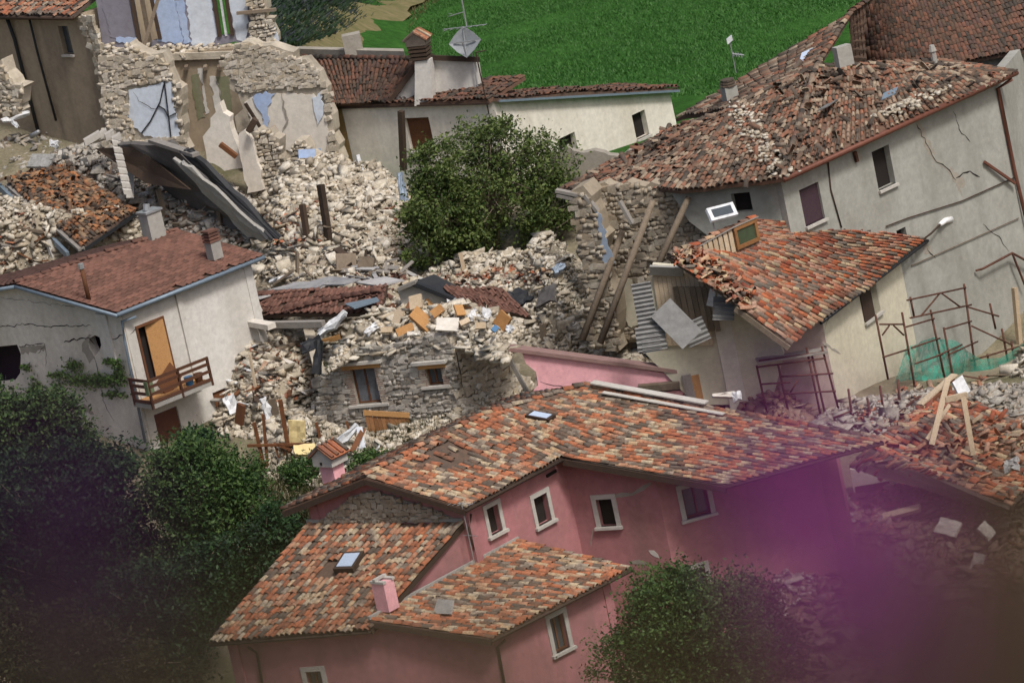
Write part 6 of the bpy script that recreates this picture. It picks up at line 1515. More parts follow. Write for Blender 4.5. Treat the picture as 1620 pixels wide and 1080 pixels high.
# timbers
for a, b_, za, zb, w_, mt, lab in (
 ((507, 292), (520, 382), 0, 0, .26, 'darkwood', 'tall charred upright post on the upper rubble slope'),
 ((478, 323), (486, 382), 0, 0, .22, 'darkwood', 'shorter charred post left of the tall one'),
 ((535, 405), (400, 440), 0, 0, .26, 'darkwood', 'thick charred beam lying left of the wardrobe doors'),
 ((530, 330), (602, 390), 0, 0, .2, 'oldwood', 'long grey beam lying slanted across the rubble'),
 ((533, 402), (548, 412), 0, 0, .3, 'darkwood', 'short dark stump above the wardrobe doors'),
 ((595, 420), (648, 408), 0, 0, .14, 'oldwood', 'pale batten pointing to the shrub foot'),
 ((590, 408), (620, 412), 0, 0, .18, 'darkwood', 'dark short beam above the pale batten'),
 ((606, 385), (640, 398), 0, 0, .2, 'darkwood', 'dark beam under the shrub edge'),
 ((470, 398), (468, 430), 0, 0, .12, 'oldwood', 'thin upright stake in the left rubble'),
 ((604, 236), (590, 262), 0, 0, .2, 'darkwood', 'dark stake leaning before the off-white wall'),
 ((510, 238), (550, 268), 0, 0, .12, 'oldwood', 'thin pale pole at the foot of the plastered wall'),
 ((565, 245), (572, 266), 0, 0, .16, 'whitepaint', 'white short post before the ochre wall'),
 ((728, 400), (735, 432), 0, 0, .16, 'palewood', 'pale stake standing in front of the shrub'),
 ((742, 405), (752, 416), 0, 0, .14, 'oldwood', 'short stick beside the pale stake'),
 ((858, 512), (861, 548), 0, 0, .2, 'oldwood', 'wooden post behind the pink wall coping'),
 ((870, 445), (856, 470), 0, 0, .18, 'oldwood', 'bent timber over the dark membrane'),
 ((885, 420), (870, 440), 0, 0, .14, 'oldwood', 'thin timber above the bent one'),
 ((395, 560), (405, 620), 0, 0, .1, 'palewood', 'pale lath upright in the debris beside the balcony'),
 ((408, 615), (402, 580), 0, 0, .1, 'palewood', 'second pale lath in the debris beside the balcony'),
 ((440, 560), (475, 545), 0, 0, .14, 'oldwood', 'grey lath fan left of the black sheet'),
 ((445, 590), (480, 562), 0, 0, .16, 'oldwood', 'wide grey lath below the lath fan'),
 ((415, 600), (470, 600), 0, 0, .14, 'steel', 'blue-grey pipe lying left of the cottage'),
 ((505, 548), (540, 538), 0, 0, .2, 'orangewood', 'orange beam end over the dark gap by the cottage'),
 ((802, 560), (838, 620), 0, 0, .16, 'greywood', 'grey plank leaning on the torn cottage side wall'),
 ((250, 300), (262, 345), 0, 0, .2, 'oldwood', 'grey upright stump behind the roof chimneys'),
 ((218, 316), (275, 297), 0, 0, .2, 'whitepaint', 'pale beam above the large roof chimney'),
 ((280, 315), (325, 322), 0, 0, .18, 'darkwood', 'dark beam above the small roof chimney'),
 ((290, 320), (322, 338), 0, 0, .14, 'darkwood', 'thin dark batten below the dark beam'),
 ((0, 362), (70, 372), 0, 0, .14, 'oldwood', 'grey pole lying at the left edge behind the white house'),
 ((75, 380), (85, 405), 0, 0, .2, 'frame', 'pale stump at the left edge behind the white house'),
 ((345, 320), (350, 365), 0, 0, .2, 'oldwood', 'grey stake beside the slab roof'),
 ((1605, 455), (1612, 545), 0, 0, .2, 'palewood', 'pale upright post at the right edge by the net'),
 ((1545, 530), (1610, 505), 0, 0, .3, 'palewood', 'pale flat beam on the stones at the right edge'),
 ((1040, 560), (1080, 545), 0, 0, .16, 'brownwood', 'brown stick below the cement sheets'),
 ((1080, 570), (1115, 540), 0, 0, .16, 'oldwood', 'grey stick in the brown debris'),
 ((1130, 560), (1150, 530), 0, 0, .18, 'oldwood', 'split grey rafter under the torn eave'),
 ((1150, 600), (1165, 525), 0, 0, .2, 'oldwood', 'long grey rafter hanging under the torn eave'),
):
    p = on_heap(*b_) if b_[1] > a[1]-1 or abs(b_[1]-a[1]) < 25 else on_heap(*a)
    lo = on_heap(*b_); steep = abs(a[1]-b_[1]) > abs(a[0]-b_[0])*1.2
    hi = pY(*a, lo.y+.15) if steep else on_heap(*a)+UP*.15
    if not steep: lo = lo+UP*.15
    mb = MB(); mb.beam(lo-UP*(.3 if steep else 0), hi, w_, w_*.9); single('timber' if mt not in ('whitepaint', 'steel', 'frame') else 'pole', lab, 'timber', mb, mt)
# unsorted planks and laths that nothing tells apart
def planks(region, n, label, group, mats, ln=(.6, 2.0), seed=1, lift=.1):
    rg = random.Random(seed); k = 0
    while k < n:
        x, y = rg.uniform(min(p[0] for p in region), max(p[0] for p in region)), rg.uniform(min(p[1] for p in region), max(p[1] for p in region))
        if not inpoly(x, y, region): continue
        p = on_heap(x, y)+UP*lift; a = rg.uniform(0, 6.28); d_ = Vector((math.cos(a), math.sin(a), rg.gauss(0, .28))).normalized()*rg.uniform(*ln)/2
        mb = MB(); mb.beam(p-d_, p+d_, rg.uniform(.07, .22), rg.uniform(.03, .07), (rg.gauss(0, .3), rg.gauss(0, .3), 1)); single('plank', label, 'plank', mb, rg.choice(mats), group); k += 1
planks([(340, 520), (430, 510), (530, 540), (520, 640), (420, 660), (350, 640)], 60, 'splintered plank in the debris between balcony and cottage', 'planks left of the cottage', ['oldwood', 'palewood', 'brownwood', 'darkwood', 'whitepaint', 'greywood', 'offwhite'], seed=1)
planks([(430, 400), (640, 390), (640, 440), (440, 440)], 16, 'charred plank in the rubble around the wardrobe doors', 'planks by the wardrobe doors', ['darkwood', 'oldwood', 'greywood'], seed=2)
planks([(410, 445), (640, 430), (660, 455), (420, 470)], 34, 'grey splinter on the torn sheets of the brown roof', 'splinters on the brown roof', ['greywood', 'oldwood', 'whitepaint', 'sheetgrey', 'palesheet'], (.4, 1.3), seed=3, lift=.3)
planks([(60, 290), (330, 270), (400, 370), (250, 370)], 30, 'grey plank in the rubble under the slab roof', 'planks under the slab roof', ['oldwood', 'greywood', 'darkwood', 'offwhite'], (.6, 1.8), seed=4)
planks([(1040, 570), (1180, 540), (1200, 640), (1120, 620)], 40, 'brown rafter piece in the debris behind the pink wall', 'rafters behind the pink wall', ['oldwood', 'brownwood', 'orangewood', 'greywood'], (.6, 1.8), seed=5)
planks([(420, 650), (560, 690), (740, 660), (740, 700), (480, 730)], 14, 'thin lath in the rubble below the cottage', 'laths below the cottage', ['oldwood', 'whitepaint', 'palewood'], (.5, 1.2), seed=6)
planks([(1360, 640), (1600, 590), (1600, 650), (1420, 680)], 20, 'plank in the rubble behind the scaffold', 'planks behind the scaffold', ['palewood', 'oldwood', 'rust'], (.6, 1.8), seed=7)
planks([(1240, 860), (1600, 800), (1600, 1000), (1300, 1060)], 16, 'dull plank in the lower right rubble', 'planks at the lower right', ['oldwood', 'greywood', 'brownwood'], (.6, 1.8), seed=8)
planks([(560, 500), (640, 480), (800, 490), (800, 530), (640, 540)], 26, 'small board scrap on the furniture heap', 'scraps on the furniture heap', ['palewood', 'whitepaint', 'orangewood', 'offwhite', 'brownwood'], (.3, .8), seed=9)
planks([(440, 300), (640, 280), (640, 400), (440, 400)], 26, 'broken timber half buried in the upper rubble slope', 'timbers in the upper rubble', ['darkwood', 'oldwood', 'greywood', 'oldwood'], (.5, 1.6), seed=10)
planks([(650, 440), (900, 420), (920, 460), (700, 460)], 18, 'broken timber half buried at the foot of the shrub', 'timbers by the shrub', ['darkwood', 'oldwood', 'greywood', 'palesheet'], (.4, 1.4), seed=11)
planks([(0, 380), (90, 370), (140, 400), (60, 440), (0, 450)], 14, 'grey lath in the rubble at the left edge', 'laths at the left edge', ['oldwood', 'greywood', 'brownwood'], (.5, 1.5), seed=12)
def tile_scatter(label, region, n, mat, seed):
    rg = random.Random(seed); inst = []
    while len(inst) < n:
        x, y = rg.uniform(min(p[0] for p in region), max(p[0] for p in region)), rg.uniform(min(p[1] for p in region), max(p[1] for p in region))
        if not inpoly(x, y, region): continue
        p = on_heap(x, y)+UP*.08; q = Matrix.Rotation(rg.uniform(0, 6.28), 3, 'Z') @ Matrix.Rotation(rg.gauss(0, .4), 3, 'X') @ Matrix.Rotation(rg.gauss(0, .5), 3, 'Y')
        inst.append((rg.randrange(3), np.array(q)*rg.uniform(.6, 1.1), np.array(p)))
    V, F = merge_inst(TP['coppo'], inst); tag(np_mesh('broken_tiles', V, F, M[mat]), label, 'tiles', kind='stuff')
tile_scatter('tile pieces sprinkled over the upper rubble slope', [(420, 320), (540, 285), (640, 290), (640, 420), (440, 430)], 150, 'tile_mid', 8)
tile_scatter('tile pieces on the torn sheets beside the brown roof', [(400, 470), (560, 435), (660, 440), (620, 470)], 120, 'tile_conc', 9)
tile_scatter('broken red tiles spilled below the slab roof edge', [(405, 345), (470, 330), (500, 380), (440, 395)], 170, 'tile_mid2', 1)
tile_scatter('broken red tiles strewn right of the shrub foot', [(690, 440), (820, 425), (870, 430), (860, 450), (740, 455)], 200, 'tile_mid2', 2)
tile_scatter('broken tiles mixed in the debris left of the cottage', [(340, 520), (500, 520), (500, 640), (360, 640)], 160, 'tile_mid', 3)
tile_scatter('curled broken tiles in the debris behind the pink wall', [(1050, 575), (1120, 550), (1180, 560), (1190, 620), (1100, 600)], 160, 'tile_mid', 4)
tile_scatter('broken tiles over the rubble bank by the scaffold', [(1330, 650), (1440, 610), (1560, 600), (1560, 640), (1380, 690)], 160, 'tile_mid', 5)
tile_scatter('broken tiles lying on the lower right rubble', [(1350, 780), (1600, 790), (1600, 960), (1300, 960)], 160, 'tile_mid', 6)
tile_scatter('tile bits scattered in the rubble under the slab roof', [(60, 290), (330, 270), (400, 370), (250, 370), (0, 440), (0, 380)], 150, 'tile_mid', 7)
# grey ruined wall below the off-white house
gw = Plane(pY(930, 270, 10.5), yaw=-10); t_ = thing('low_ruined_wall', 'low grey broken wall between the shrub and the torn roof edge', 'wall', pY(930, 270, 10.5))
o_ = gw.poly([(840, 310), (850, 250), (884, 238), (930, 240), (985, 246), (1010, 240), (1080, 225), (1085, 310)]); wall(t_, gw, ragged(o_, .08), thick=.5, mat='mortar')
# white tub
p = pY(618, 645, on_heap(612, 668).y+.1); mb = MB()
ring = [(p+Vector((.85*math.cos(a), .3*math.sin(a), .38*math.sin(a)))) for a in [i*math.pi*2/20 for i in range(20)]]; inner = [p+(q-p)*.72+Vector((0, .28, -.15)) for q in ring]; outer = [p+(q-p)*1.05+Vector((0, .35, -.12)) for q in ring]
mb.add(ring+inner+outer, [(i, (i+1) % 20, 20+(i+1) % 20, 20+i) for i in range(20)]+[(i, 40+i, 40+(i+1) % 20, (i+1) % 20) for i in range(20)]+[tuple(20+i for i in range(20))]); single('bathtub', 'white oval tub tipped over above the slatted shutter', 'tub', mb, 'whitepaint')
pl_ = Plane(pY(612, 690, on_heap(612, 692).y-.6), yaw=-8); t_ = thing('slatted_shutter', 'brown slatted shutter propped in front of the cottage rubble', 'shutter', pl_.P(612, 690))
for k in range(11): mb = MB(); mb.beam(pl_.P(580+k*6.3, 657, rng.uniform(0, .03)), pl_.P(588+k*6.3, 692, rng.uniform(0, .03)), .14, .04, pl_.n); mb.build('slat', M['brownslat'], t_)
mb = MB(); mb.beam(pl_.P(575, 652, .05), pl_.P(648, 656, .05), .06, .2); mb.build('top_rail', M['orangewood'], t_)
# rusty fence
def fence():
    pl = Plane(pz(560, 735, -1.6), yaw=-14); t = thing('rusty_fence', 'rusty metal fence leaning in front of the cottage rubble', 'fence', pz(560, 735, -1.6))
    for a, b_, w_ in (((402, 668), (418, 740), .12), ((443, 632), (462, 742), .14), ((500, 668), (512, 712), .1), ((548, 666), (562, 712), .08), ((416, 655), (424, 742), .1), ((585, 690), (596, 728), .1), ((434, 700), (446, 742), .06), ((446, 702), (456, 742), .06), ((468, 704), (478, 740), .06)):
        mb = MB(); mb.beam(pl.P(*a), pl.P(*b_), w_, w_, pl.n); mb.build('post', M['rustbrown'], t)
    for a, b_ in (((392, 704), (600, 698)), ((440, 702), (500, 728)), ((545, 726), (610, 722)), ((600, 700), (665, 700)), ((470, 732), (500, 700))):
        mb = MB(); mb.beam(pl.P(*a, .06), pl.P(*b_, .06), .1, .1, pl.n); mb.build('rail', M['rustbrown'], t)
M['rustbrown'] = mat_flat('rust_brown', (.15, .06, .025), .85, 0, var=.4)
fence()
# ------------------------------------------------------------------ scaffolding and net
def scaffold(name, label, pl, posts, rails, r_=.045, mat='rust'):
    t = thing(name, label, 'scaffold', pl.P(*posts[0][1]))
    for a, b_ in posts: pipe(t, 'post', [pl.P(*a), pl.P(*b_)], r_, mat, 6)
    for a, b_ in rails: pipe(t, 'rail', [pl.P(*a, .05), pl.P(*b_, .05)], r_*.8, mat, 5)
    return t
s1 = CS.shift(1.6)
scaffold('scaffold', 'rusty tube scaffold in front of the cream wall and green net', s1,
 [((1385, 498), (1405, 600)), ((1427, 494), (1452, 640)), ((1525, 449), (1552, 650)), ((1472, 490), (1496, 605)), ((1493, 518), (1516, 640)), ((1440, 470), (1446, 500))],
 [((1433, 475), (1526, 455)), ((1438, 503), (1535, 482)), ((1390, 513), (1428, 513)), ((1432, 517), (1476, 504)), ((1395, 565), (1436, 552)), ((1440, 550), (1485, 535)), ((1500, 560), (1545, 540)), ((1494, 520), (1535, 508)), ((1485, 464), (1455, 500)), ((1488, 464), (1518, 486)), ((1405, 515), (1394, 530)), ((1412, 515), (1428, 530)), ((1446, 575), (1490, 560)), ((1480, 563), (1520, 545))])
s2 = Plane(s1.P(1530, 560), yaw=8)
scaffold('scaffold', 'rusty scaffold frames at the right edge beside the net', s2, [((1562, 560), (1580, 660)), ((1600, 540), (1615, 640)), ((1566, 480), (1575, 520)), ((1585, 520), (1596, 580))], [((1535, 570), (1620, 545)), ((1555, 600), (1640, 570)), ((1530, 485), (1580, 500)), ((1560, 640), (1630, 615)), ((1536, 515), (1600, 545))])
s3 = CF.shift(1.2)
scaffold('scaffold', 'plum-tinted scaffold below the cream house corner', s3, [((1197, 578), (1216, 665)), ((1231, 577), (1248, 655)), ((1276, 550), (1303, 680)), ((1300, 548), (1326, 645)), ((1284, 560), (1310, 675))], [((1200, 570), (1306, 556)), ((1205, 607), (1250, 604)), ((1236, 595), (1318, 590)), ((1242, 622), (1322, 618)), ((1262, 600), (1250, 620)), ((1198, 580), (1306, 566))], mat='rust')
strip_ = MB(); strip_.beam(s3.P(1198, 573, -.2), s3.P(1308, 556, -.2), .7, .07); single('scaffold_deck', 'pale deck boards of the scaffold below the cream house corner', 'deck', strip_, 'greywood')
s4 = CF.shift(2.6)
scaffold('scaffold', 'low row of rusty tubes in front of the rubble bank', s4, [((1342, 615), (1352, 685)), ((1372, 630), (1380, 675)), ((1392, 610), (1400, 665)), ((1356, 650), (1362, 688)), ((1420, 600), (1425, 650))], [((1345, 660), (1400, 645)), ((1350, 680), (1402, 662)), ((1318, 660), (1345, 650))])
m, nt, b = new_mat('green_net', .9, .1); pos = worldpos(nt)
n1 = noise(nt, 1.5, 6, .6, pos); r1 = ramp(nt, [(.35, (.025, .2, .15)), (.65, (.06, .34, .25))]); nt.links.new(n1.outputs[0], r1.inputs[0]); nt.links.new(r1.outputs[0], b.inputs['Base Color'])
tr = nt.nodes.new('ShaderNodeBsdfTransparent'); ms = nt.nodes.new('ShaderNodeMixShader'); n2 = noise(nt, 4, 4, .6, pos); r2 = ramp(nt, [(.35, (.35, .35, .35)), (.65, (.85, .85, .85))]); nt.links.new(n2.outputs[0], r2.inputs[0])
nt.links.new(r2.outputs[0], ms.inputs[0]); nt.links.new(tr.outputs[0], ms.inputs[1]); nt.links.new(b.outputs[0], ms.inputs[2]); nt.links.new(ms.outputs[0], nt.nodes['Material Output'].inputs['Surface']); M['net'] = m
top = [(1434, 548), (1455, 540), (1480, 533), (1505, 538), (1530, 555), (1555, 570), (1580, 565), (1620, 542), (1650, 530)]; bot = [(1412, 606), (1440, 600), (1470, 603), (1500, 608), (1530, 606), (1555, 600), (1580, 598), (1620, 592), (1650, 588)]
V = []; nn = 8
for j in range(nn+1):
    for i in range(len(top)*4-3):
        k = min(i//4, len(top)-2); f = i/4-k; x = (top[k][0]*(1-f)+top[k+1][0]*f)*(1-j/nn)+(bot[k][0]*(1-f)+bot[k+1][0]*f)*j/nn; y = (top[k][1]*(1-f)+top[k+1][1]*f)*(1-j/nn)+(bot[k][1]*(1-f)+bot[k+1][1]*f)*j/nn
        fo = .14*math.sin(i*.55+j*.25)+.07*math.sin(i*1.1-j*.3); p = s1.shift(-.15).P(x, y, fo) if x < 1531 else s2.shift(.35).P(x, y, fo); V.append(tuple(p))
w_ = len(top)*4-3; F = np.array([(j*w_+i, j*w_+i+1, (j+1)*w_+i+1, (j+1)*w_+i) for j in range(nn) for i in range(w_-1)])
o = np_mesh('debris_net', np.array(V), F, M['net'], smooth=True); tag(o, 'green mesh net draped behind the scaffold tubes', 'net')
# ------------------------------------------------------------------ trees and shrubs
M['leaf_shrub'] = mat_leaf('shrub_leaf', [(.04, .068, .018), (.07, .108, .025), (.105, .15, .035), (.15, .19, .06)])
M['leaf_dark'] = mat_leaf('dark_leaf', [(.008, .024, .010), (.014, .042, .014), (.022, .06, .018), (.035, .08, .022)])
M['leaf_green'] = mat_leaf('green_leaf', [(.018, .045, .012), (.035, .08, .018), (.06, .115, .026), (.09, .145, .04)])
M['leaf_scrub'] = mat_leaf('scrub_leaf', [(.012, .03, .012), (.02, .045, .016), (.03, .055, .02), (.035, .04, .05)])
M['leaf_dry'] = mat_leaf('dry_leaf', [(.12, .10, .04), (.18, .14, .07)])
M['leaf_olive'] = mat_leaf('olive_leaf', [(.03, .034, .012), (.05, .052, .018), (.07, .075, .025)])
def px_tree(name, label, base_px, y, blobs_px, n, per, leaf, mat, seed, **kw):
    b_ = pY(*base_px, y); s_ = FPX/((b_-CAM).length); bl = []
    for (x, yy, rx, rz, dy) in blobs_px:
        c = pY(x, yy, y+dy)-b_; bl.append(((c.x, c.y, c.z), (rx/s_, max(rx, rz)/s_*.8, rz/s_)))
    b_.z = max(terrain_z(b_.x, b_.y), min(b_.z, b_.z)); 
    return tree(name, label, b_, bl, n, per, leaf, mat, seed=seed, **kw)
px_tree('shrub', 'dense dark green bush at the left end of the big central shrub', (690, 425), 7.5, [(700, 330, 62, 78, 0), (680, 390, 42, 38, -.3), (690, 260, 42, 45, .2), (735, 385, 38, 35, 0)], 330, 55, .085, 'leaf_shrub', 1, stems=4, trunk_r=.08, cl_r=.42, cat='shrub', gaps=.5)
px_tree('shrub', 'tall spreading central shrub with thin bare branches against the white wall', (775, 410), 8.5, [(800, 245, 70, 50, 0), (745, 250, 40, 48, .4), (850, 270, 62, 50, .4), (790, 310, 90, 60, 0), (760, 370, 50, 45, 0), (775, 215, 40, 22, 0), (870, 330, 45, 50, .5), (895, 280, 32, 45, .5)], 380, 48, .08, 'leaf_shrub', 2, stems=5, trunk_r=.07, cl_r=.45, cat='shrub', gaps=.3, limb_frac=.5)
px_tree('shrub', 'low shaded bush under the right side of the central shrub', (870, 420), 8.0, [(865, 380, 45, 42, 0), (905, 350, 22, 50, .3)], 110, 46, .08, 'leaf_shrub', 3, stems=3, trunk_r=.06, cl_r=.4, cat='shrub', gaps=.2, limb_frac=.5)
px_tree('tree', 'round green tree in front of the white house at the lower left', (330, 960), -17, [(320, 780, 100, 80, 0), (290, 730, 62, 45, .5), (380, 790, 55, 70, 0), (330, 860, 90, 60, -.5)], 520, 72, .078, 'leaf_green', 4, trunk_r=.2, cl_r=.5, gaps=.6)
px_tree('tree', 'dark green tree at the left edge in front of the cracked gable', (40, 900), -9, [(40, 720, 70, 70, 0), (90, 680, 50, 45, 0), (-10, 680, 45, 50, 0), (120, 740, 50, 45, .5)], 420, 60, .09, 'leaf_green', 5, trunk_r=.2, cl_r=.5, gaps=.6)
px_tree('tree', 'broad dull tree filling the lower left below the white house', (150, 1010), -16, [(110, 850, 110, 90, 0), (190, 800, 75, 65, 0), (30, 860, 70, 90, 0), (180, 900, 90, 60, -.5)], 560, 60, .09, 'leaf_dark', 6, trunk_r=.22, cl_r=.5, gaps=.6)
px_tree('tree', 'dark glossy tree left of the pink lean-to roof', (280, 1080), -22, [(270, 950, 90, 70, 0), (200, 960, 80, 60, .3), (330, 900, 45, 55, .5), (240, 1030, 100, 50, -.3)], 520, 60, .085, 'leaf_dark', 7, trunk_r=.2, cl_r=.5, gaps=.6)
px_tree('tree', 'low olive bush in the bottom left corner', (80, 1130), -25, [(70, 1030, 110, 70, 0), (180, 1060, 90, 50, 0), (-20, 1000, 60, 80, 0), (290, 1080, 70, 40, -.3)], 460, 60, .085, 'leaf_olive', 8, trunk_r=.15, cl_r=.5, gaps=.6)
px_tree('tree', 'green bushy tree in front of the right pink wall', (1070, 1180), -38, [(1070, 990, 105, 80, 0), (1060, 930, 70, 40, 0), (990, 1040, 55, 55, 0), (1150, 1000, 75, 90, .4), (1100, 1080, 120, 60, 0)], 620, 88, .066, 'leaf_green', 9, trunk_r=.16, cl_r=.5, gaps=.6)
px_tree('shrub', 'small bush beside the lower brown door of the white house', (320, 720), -8, [(312, 700, 26, 26, 0), (330, 690, 18, 16, 0)], 60, 45, .08, 'leaf_dark', 10, trunk_r=.06, cl_r=.35, cat='shrub', gaps=.6)
px_tree('shrub', 'brownish bush at the right end of the green tree', (1200, 1120), -34, [(1195, 960, 45, 60, 0), (1220, 1030, 60, 60, 0)], 130, 50, .08, 'leaf_olive', 11, trunk_r=.08, cl_r=.4, cat='shrub', gaps=.5)
px_tree('shrub', 'dark bush between the round green tree and the pink lean-to', (430, 960), -19, [(415, 880, 50, 60, 0), (380, 930, 60, 50, 0), (440, 830, 35, 40, .4)], 210, 55, .085, 'leaf_dark', 13, trunk_r=.1, cl_r=.45, cat='shrub', gaps=.7)
px_tree('tree', 'dark tree behind the violet flowers at the left edge', (60, 980), -13, [(60, 800, 110, 70, 0), (150, 760, 80, 50, .3), (20, 900, 90, 70, 0), (130, 880, 90, 60, .3)], 420, 60, .09, 'leaf_dark', 14, trunk_r=.2, cl_r=.5, gaps=.8)
# grass behind the pink house and scrub on the hillside
def grass(name, label, pts, n, hgt, mat, seed, wd=.02, zf=heap_z, spread=.3):
    rg = np.random.default_rng(seed); P = [(p.x, p.y) for p in pts]; x0, x1 = min(p[0] for p in P), max(p[0] for p in P); y0, y1 = min(p[1] for p in P), max(p[1] for p in P); B = []
    while len(B) < n:
        x, y = rg.uniform(x0, x1), rg.uniform(y0, y1)
        if inpoly(x, y, P): B.append((x, y, zf(x, y)))
    B = np.array(B); h = (hgt*(.5+rg.random(n)))[:, None]; a = rg.random(n)*6.28; d_ = np.stack([np.cos(a), np.sin(a), 0*a], 1); l = rg.normal(size=(n, 3))*spread; l[:, 2] = 1; t = B+l*h
    V = np.stack([B-d_*wd, B+d_*wd, t], 1).reshape(-1, 3); o = np_mesh(name, V, np.arange(3*n).reshape(-1, 3), M[mat]); tag(o, label, 'grass', kind='stuff')
grass('grass', 'long dull grass behind the pink chimney', [pg(x, y) for x, y in ((395, 745), (470, 725), (640, 715), (720, 690), (640, 790), (470, 900), (400, 860))], 9000, .35, 'leaf_olive', 1)
px_tree('shrub', 'weedy green clump beside the pink house chimney', (560, 770), -13, [(575, 735, 30, 22, 0), (480, 745, 40, 22, 0), (620, 720, 20, 12, 0)], 90, 50, .07, 'leaf_green', 12, trunk_r=.03, cl_r=.3, cat='shrub', gaps=.7)
f_pts = [pY(x, y, 60) for x, y in ((380, 40), (380, -60), (640, -60), (560, 30), (470, 70))]
def field_hit(px, py):
    d = ray(px, py); t = 200.0
    while t < 700:
        p = CAM+d*t
        if p.y > crest(p.x)+5 and p.z <= terrain_z(p.x, p.y): return p
        t += .5
    return p
sp_ = [field_hit(x, y) for x, y in ((400, 75), (380, 10), (385, -40), (640, -40), (590, 25), (520, 62), (470, 75))]
grass('scrub', 'dark scrubby hillside patch left of the bright green field', sp_, 30000, .28, 'leaf_scrub', 2, .2, lambda x, y: terrain_z(x, y), 1.2)
tk = [field_hit(x, y) for x, y in ((470, 85), (520, 66), (570, 48), (620, 22), (660, -5), (700, -30))]; V = []
m_, nt_, b_ = new_mat('track_dirt', .95); pos = worldpos(nt_); n1 = noise(nt_, 1.2, 6, .7, pos); r1 = ramp(nt_, [(.35, (.10, .10, .035)), (.6, (.2, .16, .08)), (.75, (.27, .22, .13))]); nt_.links.new(n1.outputs[0], r1.inputs[0]); nt_.links.new(r1.outputs[0], b_.inputs['Base Color']); M['track'] = m_
fine = []
for a, c in zip(tk, tk[1:]): fine += [a.lerp(c, i/6) for i in range(6)]
for i, p in enumerate(fine):
    d = (fine[min(i+1, len(fine)-1)]-fine[max(0, i-1)]); s_ = Vector((d.y, -d.x, 0)).normalized()*(1.7+.4*math.sin(i*1.7))
    for q in (p-s_, p+s_): V.append((q.x, q.y, terrain_z(q.x, q.y)+.3))
o = np_mesh('track', np.array(V), np.array([(2*i, 2*i+1, 2*i+3, 2*i+2) for i in range(len(fine)-1)]), M['track']); o['kind'] = 'structure'
M['leaf_field'] = mat_leaf('field_blade', [(.03, .10, .016), (.045, .14, .024), (.065, .17, .035)])
ff_ = [field_hit(x, y) for x, y in ((560, 70), (640, 30), (700, -30), (1000, -40), (1420, -40), (1340, 30), (1170, 150), (1000, 160), (900, 155), (760, 150))]
grass('field_grass', 'bright green blades of the sown field', ff_, 80000, .14, 'leaf_field', 7, .035, lambda x, y: terrain_z(x, y)+.05, .6)
grass('verge_grass', 'pale dry grass along the dirt track', [tk[0]+Vector((-1.5, 0, 0)), tk[2]+Vector((-2.5, 0, 0)), tk[4]+Vector((-2.5, 0, 0)), tk[5]+Vector((2.8, 0, 0)), tk[3]+Vector((2.8, 0, 0)), tk[1]+Vector((2.2, 0, 0))], 3500, .2, 'leaf_dry', 3, .08, lambda x, y: terrain_z(x, y))
# ------------------------------------------------------------------ wildflowers on the bank at the photographer's feet, far out of focus
def near(px, py, d): return CAM+ray(px, py)*d
M['petal'] = mat_leaf('violet_petal', [(.17, .02, .16), (.23, .03, .21), (.3, .045, .25)], .3)
M['petal_dark'] = mat_leaf('dark_violet_petal', [(.025, .002, .035), (.04, .004, .05)], .2)
M['dry_dark'] = mat_leaf('dark_stem', [(.028, .022, .012), (.04, .032, .016)], .1)
M['dry_brown'] = mat_leaf('brown_stem', [(.05, .034, .02), (.07, .045, .026)], .1)
M['dry'] = mat_leaf('dry_stem', [(.075, .052, .028), (.1, .07, .04), (.085, .065, .03)], .1)
def spike(px, py, d, n, rad, hgt, mat, label, seed, lean=0.0):
    rg = np.random.default_rng(seed); c = near(px, py, d); t = thing('wildflower', label, 'flower', Vector((c.x, c.y, terrain_z(c.x, c.y))))
    root = Vector((c.x+lean, c.y+.05, terrain_z(c.x, c.y))); mb = MB(); mb.tube([root, root.lerp(c, .6)+Vector((.01, 0, .02)), c+UP*hgt*.5], .0022, 6, .001); mb.build('stem', M['dry'], t)
    h = rg.uniform(-.5, .5, n); a = rg.random(n)*6.28; r_ = rad*(.5+.5*rg.random(n))*(1-.5*(h+.5))
    L = np.array(c)+np.stack([r_*np.cos(a), r_*np.sin(a), h*hgt], 1); nd = np.stack([np.cos(a), np.sin(a), rg.normal(size=n)*.5], 1); nd /= np.linalg.norm(nd, axis=1)[:, None]
    ax = np.cross(nd, rg.normal(size=(n, 3))); ax /= np.linalg.norm(ax, axis=1)[:, None]; ay = np.cross(nd, ax); s = (.0065*(.7+.6*rg.random(n)))[:, None]
    V = np.stack([L-ax*s, L+ay*s*.7+nd*s*.3, L+ax*s, L-ay*s*.7+nd*s*.3], 1).reshape(-1, 3); np_mesh('petals', V, np.arange(4*n).reshape(-1, 4), M[mat], t)
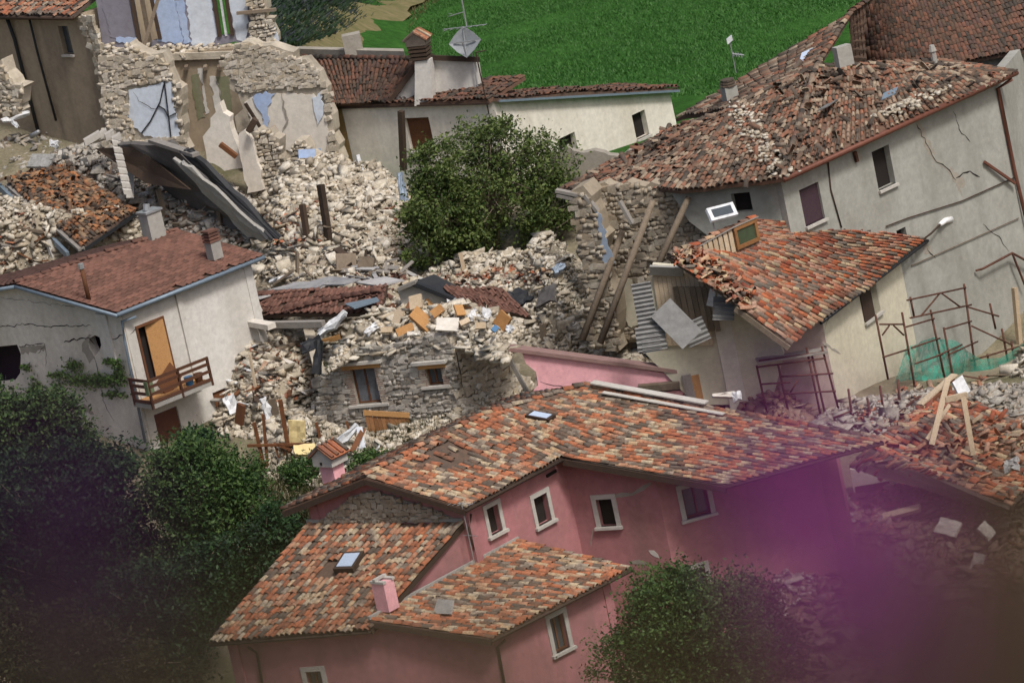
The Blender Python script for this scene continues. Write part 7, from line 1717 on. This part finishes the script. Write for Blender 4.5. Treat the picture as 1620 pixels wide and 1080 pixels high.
spike(1270, 850, 1.25, 90, .016, .055, 'petal', 'blurred violet flower spike nearest over the right pink wall', 1)
spike(1335, 1000, 1.3, 46, .016, .05, 'petal', 'blurred violet flower spike below the nearest one at the lower right', 2)
spike(1390, 905, 1.15, 34, .016, .05, 'petal', 'faint violet flower spike right of the nearest one', 3)
spike(1220, 770, 1.5, 18, .02, .04, 'petal', 'faint violet flower spike over the pink roof eave', 4)
spike(90, 860, 1.3, 130, .02, .055, 'petal_dark', 'dark violet flower spike over the lower left trees', 5)
spike(170, 800, 1.4, 20, .02, .05, 'petal_dark', 'small dark violet flower spike beside the one over the left trees', 6)
def near_grass(name, label, px0, px1, py0, n, seed, mat='dry', d0=1.0, d1=1.7):
    rg = np.random.default_rng(seed); V = []; 
    for _ in range(n):
        d = rg.uniform(d0, d1); x = rg.uniform(px0, px1); y = py0+rg.random()**1.5*300; p = np.array(near(x, y, d)); lean = rg.normal(size=3)*.05; lean[2] = 0
        root = p+lean; root[2] = terrain_z(root[0], root[1]); sd_ = np.array([1, .2*rg.normal(), 0])*rg.uniform(.0015, .0035); mid = (root*.4+p*.6)+lean*.1
        V.append(np.stack([root-sd_, root+sd_, mid+sd_, mid-sd_])); V.append(np.stack([mid-sd_, mid+sd_, p+sd_*.2, p-sd_*.2]))
    V = np.concatenate(V); o = np_mesh(name, V, np.arange(len(V)).reshape(-1, 4), M[mat]); tag(o, label, 'grass', kind='stuff')
near_grass('wild_grass', 'blurred dry grass stalks in the lower right foreground', 1330, 1720, 800, 200, 1, 'dry_brown')
near_grass('wild_grass', 'sparse blurred stalks below the violet flowers', 1100, 1360, 900, 60, 5, 'dry_brown')
near_grass('wild_grass', 'blurred dark grass stalks in the lower left foreground', -80, 420, 870, 130, 2, 'dry_dark')
near_grass('wild_grass', 'blurred brown grass stalks over the sunken roof', 1400, 1720, 690, 120, 4, 'dry_brown')
near_grass('wild_grass', 'thin blurred grass stalks in the lower middle foreground', 420, 1150, 880, 90, 3)
